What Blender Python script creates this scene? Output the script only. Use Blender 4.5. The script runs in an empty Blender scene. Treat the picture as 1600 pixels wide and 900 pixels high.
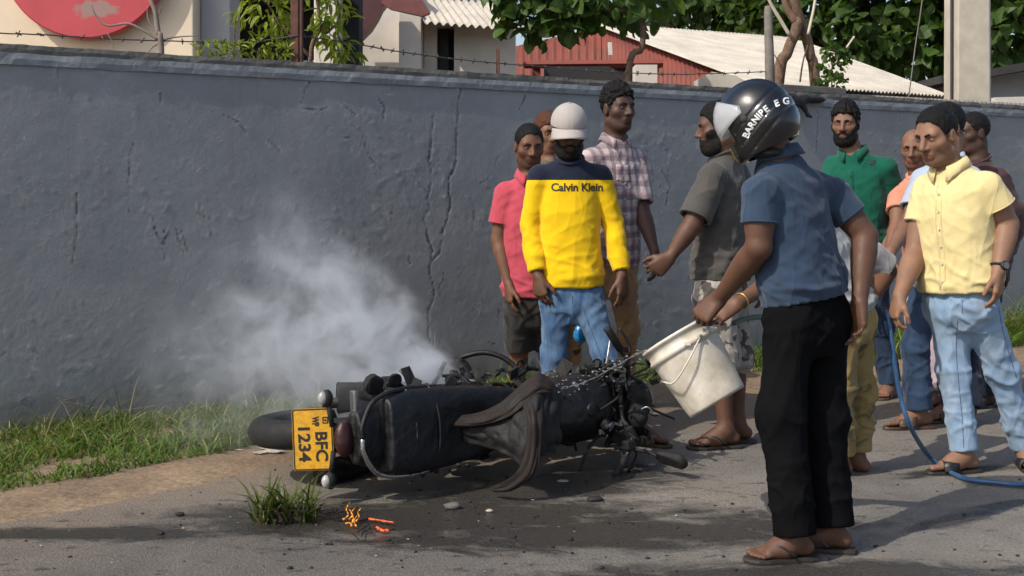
import bpy, bmesh, math, random
import numpy as np
from mathutils import Vector, Matrix
from mathutils.bvhtree import BVHTree

SC = bpy.context.scene
COL = SC.collection
rng = np.random.default_rng(7)
random.seed(7)

# ------------------------------------------------------------------ camera, sky, sun, exposure
FPX, CX, HY, CAMH = 1900.0, 800.0, 298.0, 1.28      # focal length and horizon of the 1600x900 photograph
cam_data = bpy.data.cameras.new('camera')
cam_data.sensor_width = 36.0
cam_data.lens = 36.0 * FPX / 1600.0
cam_data.shift_y = -(450.0 - HY) / 1600.0
cam_data.clip_end = 2000.0
cam_data.clip_start = 0.05
cam = bpy.data.objects.new('camera', cam_data)
COL.objects.link(cam)
cam.location = (0, 0, CAMH)
cam.rotation_euler = (math.radians(90), 0, 0)
SC.camera = cam

SUN_AZ = Vector((-0.80, -0.60, 0)).normalized()      # towards the sun, on the ground
SUN_EL = math.radians(44)
to_sun = Vector((SUN_AZ.x * math.cos(SUN_EL), SUN_AZ.y * math.cos(SUN_EL), math.sin(SUN_EL)))
world = bpy.data.worlds.new('World')
SC.world = world
world.use_nodes = True
wn = world.node_tree.nodes
wl = world.node_tree.links
bg = wn['Background']
sky = wn.new('ShaderNodeTexSky')
sky.sky_type = 'NISHITA'
sky.sun_disc = False
sky.sun_elevation = SUN_EL
sky.sun_rotation = math.atan2(to_sun.x, to_sun.y)
sky.air_density = 1.0
sky.dust_density = 2.5
wl.new(sky.outputs[0], bg.inputs[0])
bg.inputs[1].default_value = 0.15
sun_data = bpy.data.lights.new('sun', 'SUN')
sun_data.energy = 3.2
sun_data.angle = math.radians(0.55)
sun_data.color = (1.0, 0.93, 0.82)
sun = bpy.data.objects.new('sun', sun_data)
COL.objects.link(sun)
sun.rotation_euler = (-to_sun).to_track_quat('-Z', 'Y').to_euler()
sun.location = (-6, -6, 8)
SC.view_settings.view_transform = 'Standard'
SC.view_settings.look = 'None'
SC.view_settings.exposure = 0.22
SC.view_settings.gamma = 1.0
SC.cycles.use_denoising = True
SC.cycles.use_adaptive_sampling = True
SC.cycles.adaptive_threshold = 0.025
SC.cycles.max_bounces = 8
SC.cycles.transparent_max_bounces = 16
SC.cycles.volume_bounces = 1
SC.cycles.volume_max_steps = 256

# ------------------------------------------------------------------ pixels to places
def pix(px, py, d):
    return np.array([(px - CX) * d / FPX, d, CAMH - (py - HY) * d / FPX])
def gpix(px, py, z=0.0):
    d = (CAMH - z) * FPX / (py - HY)
    return pix(px, py, d)
W0 = np.array([-2.612, 6.204]); W1 = np.array([4.51, 10.71])
WE = (W1 - W0) / np.linalg.norm(W1 - W0)               # along the wall, to the right
WN = np.array([WE[1], -WE[0]])                          # out of the wall, towards the road
def wallpix(px, py, off=0.0):
    """the pixel's point on the wall plane moved `off` metres towards the road: (s, z)"""
    rx = (px - CX) / FPX
    o = W0 + WN * off
    # rx*d, d on line o + s*WE
    A = np.array([[rx, -WE[0]], [1.0, -WE[1]]])
    d, s = np.linalg.solve(A, o)
    return s, CAMH - (py - HY) * d / FPX
def wallxy(s, off=0.0):
    return W0 + WE * s + WN * off

# ------------------------------------------------------------------ object helpers
def tag(o, label=None, cat=None, group=None, kind=None):
    if label: o['label'] = label
    if cat: o['category'] = cat
    if group: o['group'] = group
    if kind: o['kind'] = kind
    return o
def empty(name, loc=(0, 0, 0)):
    o = bpy.data.objects.new(name, None)
    o.location = tuple(loc); o.empty_display_size = 0.1
    COL.objects.link(o)
    return o
def mesh_np(name, V, F, smooth=True):
    V = np.asarray(V, dtype=np.float32)
    me = bpy.data.meshes.new(name)
    if isinstance(F, np.ndarray) and F.ndim == 2:
        n, k = F.shape
        me.vertices.add(len(V)); me.vertices.foreach_set('co', V.ravel())
        me.loops.add(n * k); me.loops.foreach_set('vertex_index', F.astype(np.int32).ravel())
        me.polygons.add(n); me.polygons.foreach_set('loop_start', np.arange(0, n * k, k, dtype=np.int32))
        me.polygons.foreach_set('use_smooth', np.full(n, smooth, dtype=bool))
        me.update(calc_edges=True)
    else:
        me.from_pydata([tuple(map(float, v)) for v in V], [], [tuple(int(i) for i in f) for f in F])
        me.polygons.foreach_set('use_smooth', np.full(len(me.polygons), smooth, dtype=bool))
        me.update()
    me.validate()
    return me
def link(name, me, material=None, parent=None, loc=None):
    o = bpy.data.objects.new(name, me)
    if material is not None:
        me.materials.append(material)
    if parent is not None:
        o.parent = parent
    if loc is not None:
        o.location = tuple(loc)
    COL.objects.link(o)
    return o
class MB:
    """collects simple shapes; build() links them as one mesh object"""
    def __init__(s): s.V = []; s.F = []
    def add(s, V, F):
        n = len(s.V); s.V += [tuple(map(float, v)) for v in V]; s.F += [tuple(i + n for i in f) for f in F]; return s
    def box(s, lo, hi, M=None):
        (a, b, c), (d, e, f) = lo, hi
        V = [(a,b,c),(d,b,c),(d,e,c),(a,e,c),(a,b,f),(d,b,f),(d,e,f),(a,e,f)]
        if M is not None: V = [M @ Vector(v) for v in V]
        return s.add(V, [(0,3,2,1),(4,5,6,7),(0,1,5,4),(1,2,6,5),(2,3,7,6),(3,0,4,7)])
    def tube(s, P, R, n=8, cap=True, flat=None):
        P = np.asarray(P, float); m = len(P)
        R = np.full(m, R, float) if np.isscalar(R) else np.asarray(R, float)
        T = np.gradient(P, axis=0); T /= np.linalg.norm(T, axis=1)[:, None] + 1e-12
        up = np.array([0, 0, 1.0]) if abs(T[0][2]) < 0.9 else np.array([1.0, 0, 0])
        u = np.cross(T[0], up); u /= np.linalg.norm(u)
        V = []
        for i in range(m):
            u = u - T[i] * np.dot(u, T[i]); u /= np.linalg.norm(u) + 1e-12
            w = np.cross(T[i], u)
            fl = 1.0 if flat is None else flat
            for k in range(n):
                a = 2 * math.pi * k / n
                V.append(P[i] + R[i] * (math.cos(a) * u + math.sin(a) * w * fl))
        F = []
        for i in range(m - 1):
            for k in range(n):
                F.append((i*n+k, i*n+(k+1)%n, (i+1)*n+(k+1)%n, (i+1)*n+k))
        if cap:
            F.append(tuple(range(n - 1, -1, -1))); F.append(tuple((m-1)*n + k for k in range(n)))
        return s.add(V, F)
    def lathe(s, prof, n=24, M=None, closed=False):
        """prof: (r, z) pairs round the z axis"""
        V = []; m = len(prof)
        for r, z in prof:
            for k in range(n):
                a = 2 * math.pi * k / n
                v = Vector((r * math.cos(a), r * math.sin(a), z))
                V.append(M @ v if M is not None else v)
        F = []
        for i in range(m - 1 + (1 if closed else 0)):
            j = (i + 1) % m
            for k in range(n):
                F.append((i*n+k, i*n+(k+1)%n, j*n+(k+1)%n, j*n+k))
        if not closed:
            F.append(tuple(range(n - 1, -1, -1))); F.append(tuple((m-1)*n + k for k in range(n)))
        return s.add(V, F)
    def ball(s, c, r, n=10, m=7, sc=(1,1,1), M=None):
        V = []; F = []
        for i in range(m + 1):
            th = math.pi * i / m
            for k in range(n):
                a = 2 * math.pi * k / n
                v = Vector((r*sc[0]*math.sin(th)*math.cos(a), r*sc[1]*math.sin(th)*math.sin(a), r*sc[2]*math.cos(th)))
                if M is not None: v = M @ v
                V.append(v + Vector(c))
        for i in range(m):
            for k in range(n):
                F.append((i*n+k, (i+1)*n+k, (i+1)*n+(k+1)%n, i*n+(k+1)%n))
        return s.add(V, F)
    def mesh(s, name, smooth=False):
        me = bpy.data.meshes.new(name); me.from_pydata(s.V, [], s.F)
        if smooth: me.polygons.foreach_set('use_smooth', np.ones(len(me.polygons), dtype=bool))
        me.validate(); me.update(); return me
    def build(s, name, material=None, parent=None, smooth=False, loc=None, bevel=0.0, auto=False):
        me = s.mesh(name, smooth)
        if bevel > 0:
            bm = bmesh.new(); bm.from_mesh(me)
            bmesh.ops.remove_doubles(bm, verts=bm.verts, dist=1e-6)
            es = [e for e in bm.edges if len(e.link_faces) == 2 and e.calc_face_angle(0) > 0.6]
            bmesh.ops.bevel(bm, geom=es, offset=bevel, segments=2, affect='EDGES', profile=0.5)
            bm.to_mesh(me); bm.free()
        o = link(name, me, material, parent, loc)
        return o
def catmull(P, n=8):
    P = np.asarray(P, float); Q = np.vstack([2*P[0]-P[1], P, 2*P[-1]-P[-2]]); out = []
    for i in range(1, len(Q) - 2):
        for k in range(n):
            t = k / n; a, b, c, d = Q[i-1], Q[i], Q[i+1], Q[i+2]
            out.append(0.5*((2*b) + (c-a)*t + (2*a-5*b+4*c-d)*t*t + (3*b-a-3*c+d)*t**3))
    out.append(P[-1]); return np.array(out)

# ------------------------------------------------------------------ noise in numpy
_perm = np.random.default_rng(3).permutation(256); _perm = np.concatenate([_perm, _perm, _perm])
_grad = np.random.default_rng(4).normal(size=(256, 3)); _grad /= np.linalg.norm(_grad, axis=1)[:, None]
def perlin(p):
    p = np.asarray(p, float); i = np.floor(p).astype(np.int64); f = p - i; i &= 255
    u = f * f * f * (f * (f * 6 - 15) + 10); r = 0
    for dx in (0, 1):
        for dy in (0, 1):
            for dz in (0, 1):
                h = _perm[_perm[_perm[(i[:,0]+dx) & 255] + ((i[:,1]+dy) & 255)] + ((i[:,2]+dz) & 255)]
                g = _grad[h]
                dot = g[:,0]*(f[:,0]-dx) + g[:,1]*(f[:,1]-dy) + g[:,2]*(f[:,2]-dz)
                w = (u[:,0] if dx else 1-u[:,0]) * (u[:,1] if dy else 1-u[:,1]) * (u[:,2] if dz else 1-u[:,2])
                r = r + w * dot
    return r
def fbm(p, o=4):
    s = 0; a = 1.0; p = np.asarray(p, float)
    for k in range(o):
        s = s + a * perlin(p + 17.3 * k); p = p * 2.03; a *= 0.5
    return s

# ------------------------------------------------------------------ node materials
def nt(name):
    m = bpy.data.materials.new(name); m.use_nodes = True
    return m, m.node_tree.nodes, m.node_tree.links, m.node_tree.nodes['Principled BSDF']
def rgb(c): return (c[0], c[1], c[2], 1.0)
def mixc(N, L, fac, a, b, mode='MIX'):
    n = N.new('ShaderNodeMix'); n.data_type = 'RGBA'; n.blend_type = mode
    for sock, v in ((n.inputs[0], fac), (n.inputs[6], a), (n.inputs[7], b)):
        if hasattr(v, 'is_linked'): L.new(v, sock)
        elif isinstance(v, (int, float)): sock.default_value = v
        else: sock.default_value = rgb(v)
    return n.outputs[2]
def mth(N, L, op, a, b=None, c=None, clamp=False):
    n = N.new('ShaderNodeMath'); n.operation = op; n.use_clamp = clamp
    for i, v in enumerate((a, b, c)):
        if v is None: continue
        if hasattr(v, 'is_linked'): L.new(v, n.inputs[i])
        else: n.inputs[i].default_value = v
    return n.outputs[0]
def ramp(N, L, fac, stops):
    n = N.new('ShaderNodeValToRGB')
    while len(n.color_ramp.elements) < len(stops): n.color_ramp.elements.new(0.5)
    for e, (p, c) in zip(n.color_ramp.elements, stops):
        e.position = p; e.color = rgb(c) if not isinstance(c, (int, float)) else (c, c, c, 1)
    L.new(fac, n.inputs[0]); return n.outputs[0]
def coords(N, L, scale=(1,1,1), kind='Object', loc=(0,0,0), rot=(0,0,0)):
    t = N.new('ShaderNodeTexCoord'); m = N.new('ShaderNodeMapping')
    L.new(t.outputs[kind], m.inputs[0]); m.inputs['Scale'].default_value = scale
    m.inputs['Location'].default_value = loc; m.inputs['Rotation'].default_value = rot
    return m.outputs[0]
def noise(N, L, vec, scale=5, detail=4, rough=0.55, dist=0.0):
    n = N.new('ShaderNodeTexNoise'); L.new(vec, n.inputs['Vector'])
    n.inputs['Scale'].default_value = scale; n.inputs['Detail'].default_value = detail
    n.inputs['Roughness'].default_value = rough; n.inputs['Distortion'].default_value = dist
    return n.outputs[0]
def bump(N, L, bsdf, h, strength=0.3, dist=0.01, prev=None):
    b = N.new('ShaderNodeBump'); b.inputs['Strength'].default_value = strength; b.inputs['Distance'].default_value = dist
    L.new(h, b.inputs['Height'])
    if prev is not None: L.new(prev, b.inputs['Normal'])
    L.new(b.outputs[0], bsdf.inputs['Normal']); return b.outputs[0]
def simple(name, col, rough=0.6, metal=0.0, var=0.25, scale=12, bmp=0.15, bdist=0.003, spec=0.5, bscale=None):
    m, N, L, b = nt(name)
    v = coords(N, L)
    f = noise(N, L, v, scale, 5, 0.6)
    c = ramp(N, L, f, [(0.25, [x * (1 - var) for x in col]), (0.75, [min(1, x * (1 + var)) for x in col])])
    L.new(c, b.inputs['Base Color'])
    L.new(ramp(N, L, f, [(0.3, max(0, rough - 0.12)), (0.7, min(1, rough + 0.1))]), b.inputs['Roughness'])
    b.inputs['Metallic'].default_value = metal
    b.inputs['Specular IOR Level'].default_value = spec
    if bmp > 0: bump(N, L, b, noise(N, L, v, bscale or scale * 4, 4), bmp, bdist)
    return m
def cloth(name, col, var=0.22, wr=0.35, fade=None, rough=0.9, col2=None, scale2=6.0, thr=0.55):
    """woven cloth: uneven dye, fine creases, thread grain"""
    m, N, L, b = nt(name)
    v = coords(N, L)
    f = noise(N, L, v, 5, 6, 0.6)
    c = ramp(N, L, f, [(0.25, [x * (1 - var) for x in col]), (0.75, [min(1, x * (1 + var)) for x in col])])
    if fade is not None:
        f2 = noise(N, L, coords(N, L, (6, 6, 2.2)), 1.6, 6, 0.65)
        c = mixc(N, L, ramp(N, L, f2, [(0.42, 0.0), (0.66, 1.0)]), c, fade)
    if col2 is not None:
        f3 = noise(N, L, v, scale2, 3, 0.5, 0.6)
        c = mixc(N, L, ramp(N, L, f3, [(thr, 0.0), (thr + 0.03, 1.0)]), c, col2)
    thread = noise(N, L, coords(N, L, (60, 60, 260)), 3, 2)
    c = mixc(N, L, 0.12, c, ramp(N, L, thread, [(0.3, 0.0), (0.7, 1.0)]), 'OVERLAY')
    L.new(c, b.inputs['Base Color'])
    b.inputs['Roughness'].default_value = rough
    b.inputs['Specular IOR Level'].default_value = 0.15
    b.inputs['Sheen Weight'].default_value = 0.15
    b.inputs['Sheen Roughness'].default_value = 0.5
    h = None                                            # pinched creases running both ways
    for rot, sc_ in (((0.1, 0.6, 0.2), 2.6), ((-0.1, -0.7, 0.7), 2.9), ((0.2, 1.3, 0.3), 3.6)):
        q = noise(N, L, coords(N, L, (2.0, 2.0, 0.8), rot=rot), sc_, 1.5, 0.5, 0.35)
        r_ = ramp(N, L, mth(N, L, 'ABSOLUTE', mth(N, L, 'SUBTRACT', q, 0.5)), [(0.0, 1.0), (0.035, 0.45), (0.10, 0.1), (0.2, 0.0)])
        h = r_ if h is None else mth(N, L, 'ADD', h, r_)
    p = bump(N, L, b, h, min(1.0, wr*0.6), 0.010)
    p = bump(N, L, b, noise(N, L, coords(N, L, (1.2, 1.2, 0.7)), 30, 4, 0.6, 0.6), wr*0.3, 0.006, p)
    bump(N, L, b, thread, 0.12, 0.002, p)
    return m
# ------------------------------------------------------------------ solids from distance fields, meshed with surface nets
class Field:
    BIG = 0.08
    def __init__(s, lo, hi, res):
        s.lo = np.asarray(lo, float); s.res = res
        s.n = (np.ceil((np.asarray(hi, float) - s.lo) / res).astype(int) + 1)
        s.v = np.full(s.n, s.BIG, dtype=np.float32)
        s.ax = [(s.lo[i] + np.arange(s.n[i]) * res).astype(np.float32) for i in range(3)]
    def region(s, lo, hi):
        a = np.clip(np.floor((np.asarray(lo) - s.lo) / s.res).astype(int), 0, s.n)
        b = np.clip(np.ceil((np.asarray(hi) - s.lo) / s.res).astype(int) + 1, 0, s.n)
        sl = tuple(slice(a[i], b[i]) for i in range(3))
        if np.any(b <= a): return None, None
        X = s.ax[0][sl[0]][:, None, None]; Y = s.ax[1][sl[1]][None, :, None]; Z = s.ax[2][sl[2]][None, None, :]
        return sl, (X, Y, Z)
    def op(s, prim, k=0.0, mode='add', pad=0.05):
        fn, lo, hi = prim
        pad = max(pad, k)
        sl, P = s.region(np.asarray(lo) - pad, np.asarray(hi) + pad)
        if sl is None: return s
        d = fn(*P); v = s.v[sl]
        if mode == 'sub': d = -d; v2 = -v
        if mode == 'add':
            if k > 0:
                h = np.maximum(k - np.abs(v - d), 0) / k
                s.v[sl] = np.minimum(v, d) - h * h * k * 0.25
            else: s.v[sl] = np.minimum(v, d)
        else:
            if k > 0:
                h = np.maximum(k - np.abs(v - d), 0) / k
                s.v[sl] = np.maximum(v, d) + h * h * k * 0.25
            else: s.v[sl] = np.maximum(v, d)
        return s
    def whole(s, fn):
        """v = fn(v, X, Y, Z)"""
        s.v = fn(s.v, s.ax[0][:, None, None], s.ax[1][None, :, None], s.ax[2][None, None, :]).astype(np.float32); return s
    def mesh(s):
        v = s.v; ins = v < 0
        nx, ny, nz = v.shape
        cnt = np.zeros((nx-1, ny-1, nz-1), dtype=np.uint8)
        for dx in (0,1):
            for dy in (0,1):
                for dz in (0,1):
                    cnt += ins[dx:nx-1+dx, dy:ny-1+dy, dz:nz-1+dz]
        act = (cnt > 0) & (cnt < 8)
        I = np.argwhere(act)
        if len(I) == 0: return np.zeros((0,3)), np.zeros((0,4), int)
        idx = np.full(act.shape, -1, dtype=np.int32); idx[tuple(I.T)] = np.arange(len(I))
        corner = np.stack([v[I[:,0]+dx, I[:,1]+dy, I[:,2]+dz] for dx in (0,1) for dy in (0,1) for dz in (0,1)], 1)
        C = np.array([(dx,dy,dz) for dx in (0,1) for dy in (0,1) for dz in (0,1)], float)
        acc = np.zeros((len(I), 3)); num = np.zeros(len(I))
        for a in range(8):
            for b in range(a+1, 8):
                if np.abs(C[a]-C[b]).sum() != 1: continue
                va, vb = corner[:,a], corner[:,b]; m = (va < 0) != (vb < 0)
                t = va / np.where(m, va - vb, 1.0)
                acc[m] += (C[a] + t[m][:,None] * (C[b]-C[a])); num[m] += 1
        V = s.lo + (I + acc / num[:,None]) * s.res
        Q = []
        for ax in range(3):
            o = [i for i in range(3) if i != ax]
            sl0 = [slice(None)]*3; sl1 = [slice(None)]*3
            sl0[ax] = slice(0, v.shape[ax]-1); sl1[ax] = slice(1, None)
            for q in o: sl0[q] = slice(1, v.shape[q]-1); sl1[q] = slice(1, v.shape[q]-1)
            a = ins[tuple(sl0)]; b = ins[tuple(sl1)]
            for flip, m in ((0, a & ~b), (1, ~a & b)):
                E = np.argwhere(m)
                if len(E) == 0: continue
                E[:, o[0]] += 1; E[:, o[1]] += 1
                def at(d0, d1):
                    J = E.copy(); J[:, o[0]] -= d0; J[:, o[1]] -= d1
                    return idx[tuple(J.T)]
                q = np.stack([at(1,1), at(0,1), at(0,0), at(1,0)], 1)
                if (ax == 1) != bool(flip): q = q[:, ::-1]
                Q.append(q)
        Q = np.concatenate(Q)
        return V, Q[np.all(Q >= 0, axis=1)]
def vnormals(V, F):
    n = np.cross(V[F[:,2]] - V[F[:,0]], V[F[:,3]] - V[F[:,1]])
    N = np.zeros_like(V)
    for k in range(4):
        for c in range(3): N[:,c] += np.bincount(F[:,k], n[:,c], minlength=len(V))
    return N / (np.linalg.norm(N, axis=1)[:,None] + 1e-12)
def relax(V, F, it=1, lam=0.5):
    E = np.concatenate([F[:,[0,1]], F[:,[1,2]], F[:,[2,3]], F[:,[3,0]]])
    deg = np.bincount(E[:,0], minlength=len(V)) + np.bincount(E[:,1], minlength=len(V))
    for _ in range(it):
        A = np.stack([np.bincount(E[:,0], V[E[:,1],c], minlength=len(V)) + np.bincount(E[:,1], V[E[:,0],c], minlength=len(V)) for c in range(3)], 1)
        V = V + lam * (A / np.maximum(deg, 1)[:,None] - V)
    return V
f32 = np.float32
def P_cap(a, b, r, prof=None):
    """tapered limb from a to b; r = (ra, rb) or prof = [(t, r)...]"""
    a = np.asarray(a, f32); b = np.asarray(b, f32); ab = b - a; L2 = max(float(ab @ ab), 1e-9)
    if prof is None:
        r = (r, r) if np.isscalar(r) else r; prof = [(0, r[0]), (1, r[1])]
    ts = np.array([p[0] for p in prof], f32); rs = np.array([p[1] for p in prof], f32); rm = float(rs.max())
    def fn(X, Y, Z):
        t = ((X-a[0])*ab[0] + (Y-a[1])*ab[1] + (Z-a[2])*ab[2]) / f32(L2)
        np.clip(t, 0, 1, out=t)
        dx = X - a[0] - t*ab[0]; dy = Y - a[1] - t*ab[1]; dz = Z - a[2] - t*ab[2]
        d = np.sqrt(dx*dx + dy*dy + dz*dz)
        if len(ts) == 2: return d - (rs[0] + t*(rs[1]-rs[0]))
        return d - np.interp(t, ts, rs).astype(f32)
    return fn, np.minimum(a, b) - rm, np.maximum(a, b) + rm
def P_ell(c, rad, M=None):
    """ellipsoid; rows of M are its axes"""
    c = np.asarray(c, f32); rad = np.asarray(rad, f32); M = np.eye(3) if M is None else np.asarray(M); M = M.astype(f32)
    def fn(X, Y, Z):
        x, y, z = X-c[0], Y-c[1], Z-c[2]
        q = [(M[i,0]*x + M[i,1]*y + M[i,2]*z) for i in range(3)]
        k0 = np.sqrt(sum((q[i]/rad[i])**2 for i in range(3))); k1 = np.sqrt(sum((q[i]/rad[i]**2)**2 for i in range(3)))
        return k0*(k0-1)/np.maximum(k1, 1e-6)
    e = np.sqrt(((M * rad[:,None])**2).sum(0))
    return fn, c - e, c + e
def P_sweep(p, q, right, sec, right2=None, bow=0.0, fwdshift=None, expo=2.3):
    """elliptic sweep from p to q; sec = [(t, half width, half depth)]; the frame turns from right to right2"""
    p = np.asarray(p, float); q = np.asarray(q, float); ax = q - p; L = np.linalg.norm(ax); up = ax / L
    def ortho(r):
        r = np.asarray(r, float); r = r - up * (r @ up); return r / np.linalg.norm(r)
    r1 = ortho(right); r2 = ortho(right if right2 is None else right2)
    ts = np.array([s[0] for s in sec]); A = np.array([s[1] for s in sec]); B = np.array([s[2] for s in sec])
    f1 = np.cross(up, r1); f2 = np.cross(up, r2)
    sh = None if fwdshift is None else np.array(fwdshift)
    def fn(X, Y, Z):
        x, y, z = X-f32(p[0]), Y-f32(p[1]), Z-f32(p[2])
        t = ((x*f32(up[0]) + y*f32(up[1]) + z*f32(up[2])) / f32(L)).astype(f32)
        tc = np.clip(t, ts[0], ts[-1])
        w = np.clip(tc, 0, 1)
        ra = [(r1[i]*(1-w) + r2[i]*w).astype(f32) for i in range(3)]; fa = [(f1[i]*(1-w) + f2[i]*w).astype(f32) for i in range(3)]
        u = x*ra[0] + y*ra[1] + z*ra[2]; v = x*fa[0] + y*fa[1] + z*fa[2]
        if sh is not None: v = v - np.interp(tc, sh[:,0], sh[:,1]).astype(f32)
        a = np.interp(tc, ts, A).astype(f32); b = np.interp(tc, ts, B).astype(f32)
        e = (np.abs(u/a)**expo + np.abs(v/b)**expo)**(1/expo)
        d = (e - 1) * np.minimum(a, b)
        over = np.abs(t - tc) * f32(L)
        return np.where(over > 0, np.sqrt(np.maximum(d, 0)**2 + over**2) + np.minimum(d, 0)*0, d).astype(f32)
    m = max(A.max(), B.max()) + 0.03
    e0 = p + ax*ts[0]; e1 = p + ax*ts[-1]
    return fn, np.minimum(e0, e1) - m, np.maximum(e0, e1) + m
def P_half(pt, n, lo, hi):
    """half space below the plane through pt with normal n"""
    pt = np.asarray(pt, float); n = np.asarray(n, float); n = n / np.linalg.norm(n)
    def fn(X, Y, Z):
        return ((X-pt[0])*n[0] + (Y-pt[1])*n[1] + (Z-pt[2])*n[2]).astype(f32)
    return fn, lo, hi
def unit(v):
    v = np.asarray(v, float); return v / (np.linalg.norm(v) + 1e-12)
# ------------------------------------------------------------------ the setting
def asphalt_mat():
    m, N, L, b = nt('asphalt')
    t = N.new('ShaderNodeTexCoord'); v = t.outputs['Object']
    big = noise(N, L, v, 0.55, 5, 0.6, 0.4); mid = noise(N, L, v, 3.2, 6, 0.65); fine = noise(N, L, v, 75, 4, 0.7)
    vo = N.new('ShaderNodeTexVoronoi'); L.new(v, vo.inputs['Vector']); vo.inputs['Scale'].default_value = 120
    col = ramp(N, L, mid, [(0.3, (0.115, 0.107, 0.097)), (0.7, (0.180, 0.167, 0.149))])
    col = mixc(N, L, ramp(N, L, big, [(0.4, 0.0), (0.65, 0.6)]), col, (0.25, 0.218, 0.175))
    col = mixc(N, L, 0.45, col, ramp(N, L, fine, [(0.3, 0.12), (0.72, 0.95)]), 'OVERLAY')
    col = mixc(N, L, ramp(N, L, vo.outputs['Distance'], [(0.0, 0.5), (0.22, 0.0)]), col, (0.27, 0.25, 0.22))
    # wetness: water thrown on the machine has run out over the road; distances in metres round the motorcycle
    s = N.new('ShaderNodeSeparateXYZ'); L.new(v, s.inputs[0])
    def blob(cx, cy, rx, ry, ang):
        ca, sa = math.cos(ang), math.sin(ang)
        dx = mth(N, L, 'SUBTRACT', s.outputs[0], cx); dy = mth(N, L, 'SUBTRACT', s.outputs[1], cy)
        u = mth(N, L, 'DIVIDE', mth(N, L, 'ADD', mth(N, L, 'MULTIPLY', dx, ca), mth(N, L, 'MULTIPLY', dy, sa)), rx)
        w = mth(N, L, 'DIVIDE', mth(N, L, 'SUBTRACT', mth(N, L, 'MULTIPLY', dy, ca), mth(N, L, 'MULTIPLY', dx, sa)), ry)
        return mth(N, L, 'SQRT', mth(N, L, 'ADD', mth(N, L, 'MULTIPLY', u, u), mth(N, L, 'MULTIPLY', w, w)))
    d = None
    for q in WET:
        e = blob(*q); d = e if d is None else mth(N, L, 'MINIMUM', d, e)
    n2 = noise(N, L, coords(N, L, (1, 1.9, 1), rot=(0, 0, 0.15)), 3.4, 8, 0.74, 0.5)
    # sand blown from the verge over the tarmac, and the older, darker tarmac on the near left
    ow = mth(N, L, 'ADD', mth(N, L, 'MULTIPLY', mth(N, L, 'SUBTRACT', s.outputs[0], float(W0[0])), float(WN[0])), mth(N, L, 'MULTIPLY', mth(N, L, 'SUBTRACT', s.outputs[1], float(W0[1])), float(WN[1])))
    dm = blob(-1.6, 4.1, 2.6, 1.0, 0.15)
    dm = ramp(N, L, mth(N, L, 'ADD', mth(N, L, 'SUBTRACT', 1.0, dm), mth(N, L, 'MULTIPLY', mth(N, L, 'SUBTRACT', mid, 0.5), 1.2)), [(0.0, 0.0), (0.6, 1.0)])
    col = mixc(N, L, mth(N, L, 'MULTIPLY', dm, 0.8), col, mixc(N, L, 1.0, col, (0.60, 0.585, 0.58), 'MULTIPLY'))
    sd = mth(N, L, 'ADD', mth(N, L, 'SUBTRACT', 1.0, mth(N, L, 'DIVIDE', mth(N, L, 'SUBTRACT', ow, 0.9), 1.25)), mth(N, L, 'MULTIPLY', mth(N, L, 'SUBTRACT', n2, 0.5), 1.5))
    col = mixc(N, L, ramp(N, L, sd, [(0.05, 0.0), (0.75, 0.8)]), col, ramp(N, L, fine, [(0.3, (0.13, 0.095, 0.066)), (0.7, (0.24, 0.178, 0.122))]))
    wet = mth(N, L, 'SUBTRACT', 1.0, mth(N, L, 'ADD', d, mth(N, L, 'MULTIPLY', mth(N, L, 'SUBTRACT', n2, 0.5), 2.2)))
    wet = ramp(N, L, wet, [(0.0, 0.0), (0.42, 1.0)])
    speck = ramp(N, L, noise(N, L, coords(N, L, (1, 2.2, 1)), 9, 4, 0.6), [(0.60, 0.0), (0.66, 1.0)])
    wet = mth(N, L, 'MAXIMUM', wet, mth(N, L, 'MULTIPLY', speck, 0.65))
    dark = mixc(N, L, 1.0, col, (0.30, 0.305, 0.315), 'MULTIPLY')
    col = mixc(N, L, wet, col, dark)
    L.new(col, b.inputs['Base Color'])
    L.new(mixc(N, L, wet, (0.9, 0.9, 0.9), (0.27, 0.27, 0.27)), b.inputs['Roughness'])
    b.inputs['Specular IOR Level'].default_value = 0.35
    h = mth(N, L, 'ADD', mth(N, L, 'MULTIPLY', fine, 0.6), mth(N, L, 'MULTIPLY', vo.outputs['Distance'], -0.9))
    p = bump(N, L, b, h, 0.5, 0.006)
    bump(N, L, b, mid, 0.35, 0.02, p)
    return m
# (x, y, half length, half width, turn) of what is wet or sooty on the road
WET = [(-0.35, 4.75, 1.35, 0.34, 0.05), (0.35, 4.55, 1.2, 0.28, 0.1), (0.15, 5.25, 0.95, 0.35, 0.5), (-1.55, 4.55, 0.6, 0.12, 0.0), (0.9, 4.05, 1.1, 0.18, 0.05),
       (2.1, 5.0, 0.35, 0.06, 0.4), (1.75, 4.75, 0.4, 0.07, 0.6), (2.05, 5.55, 0.4, 0.08, 0.35)]
M_ASPH = asphalt_mat()
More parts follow.
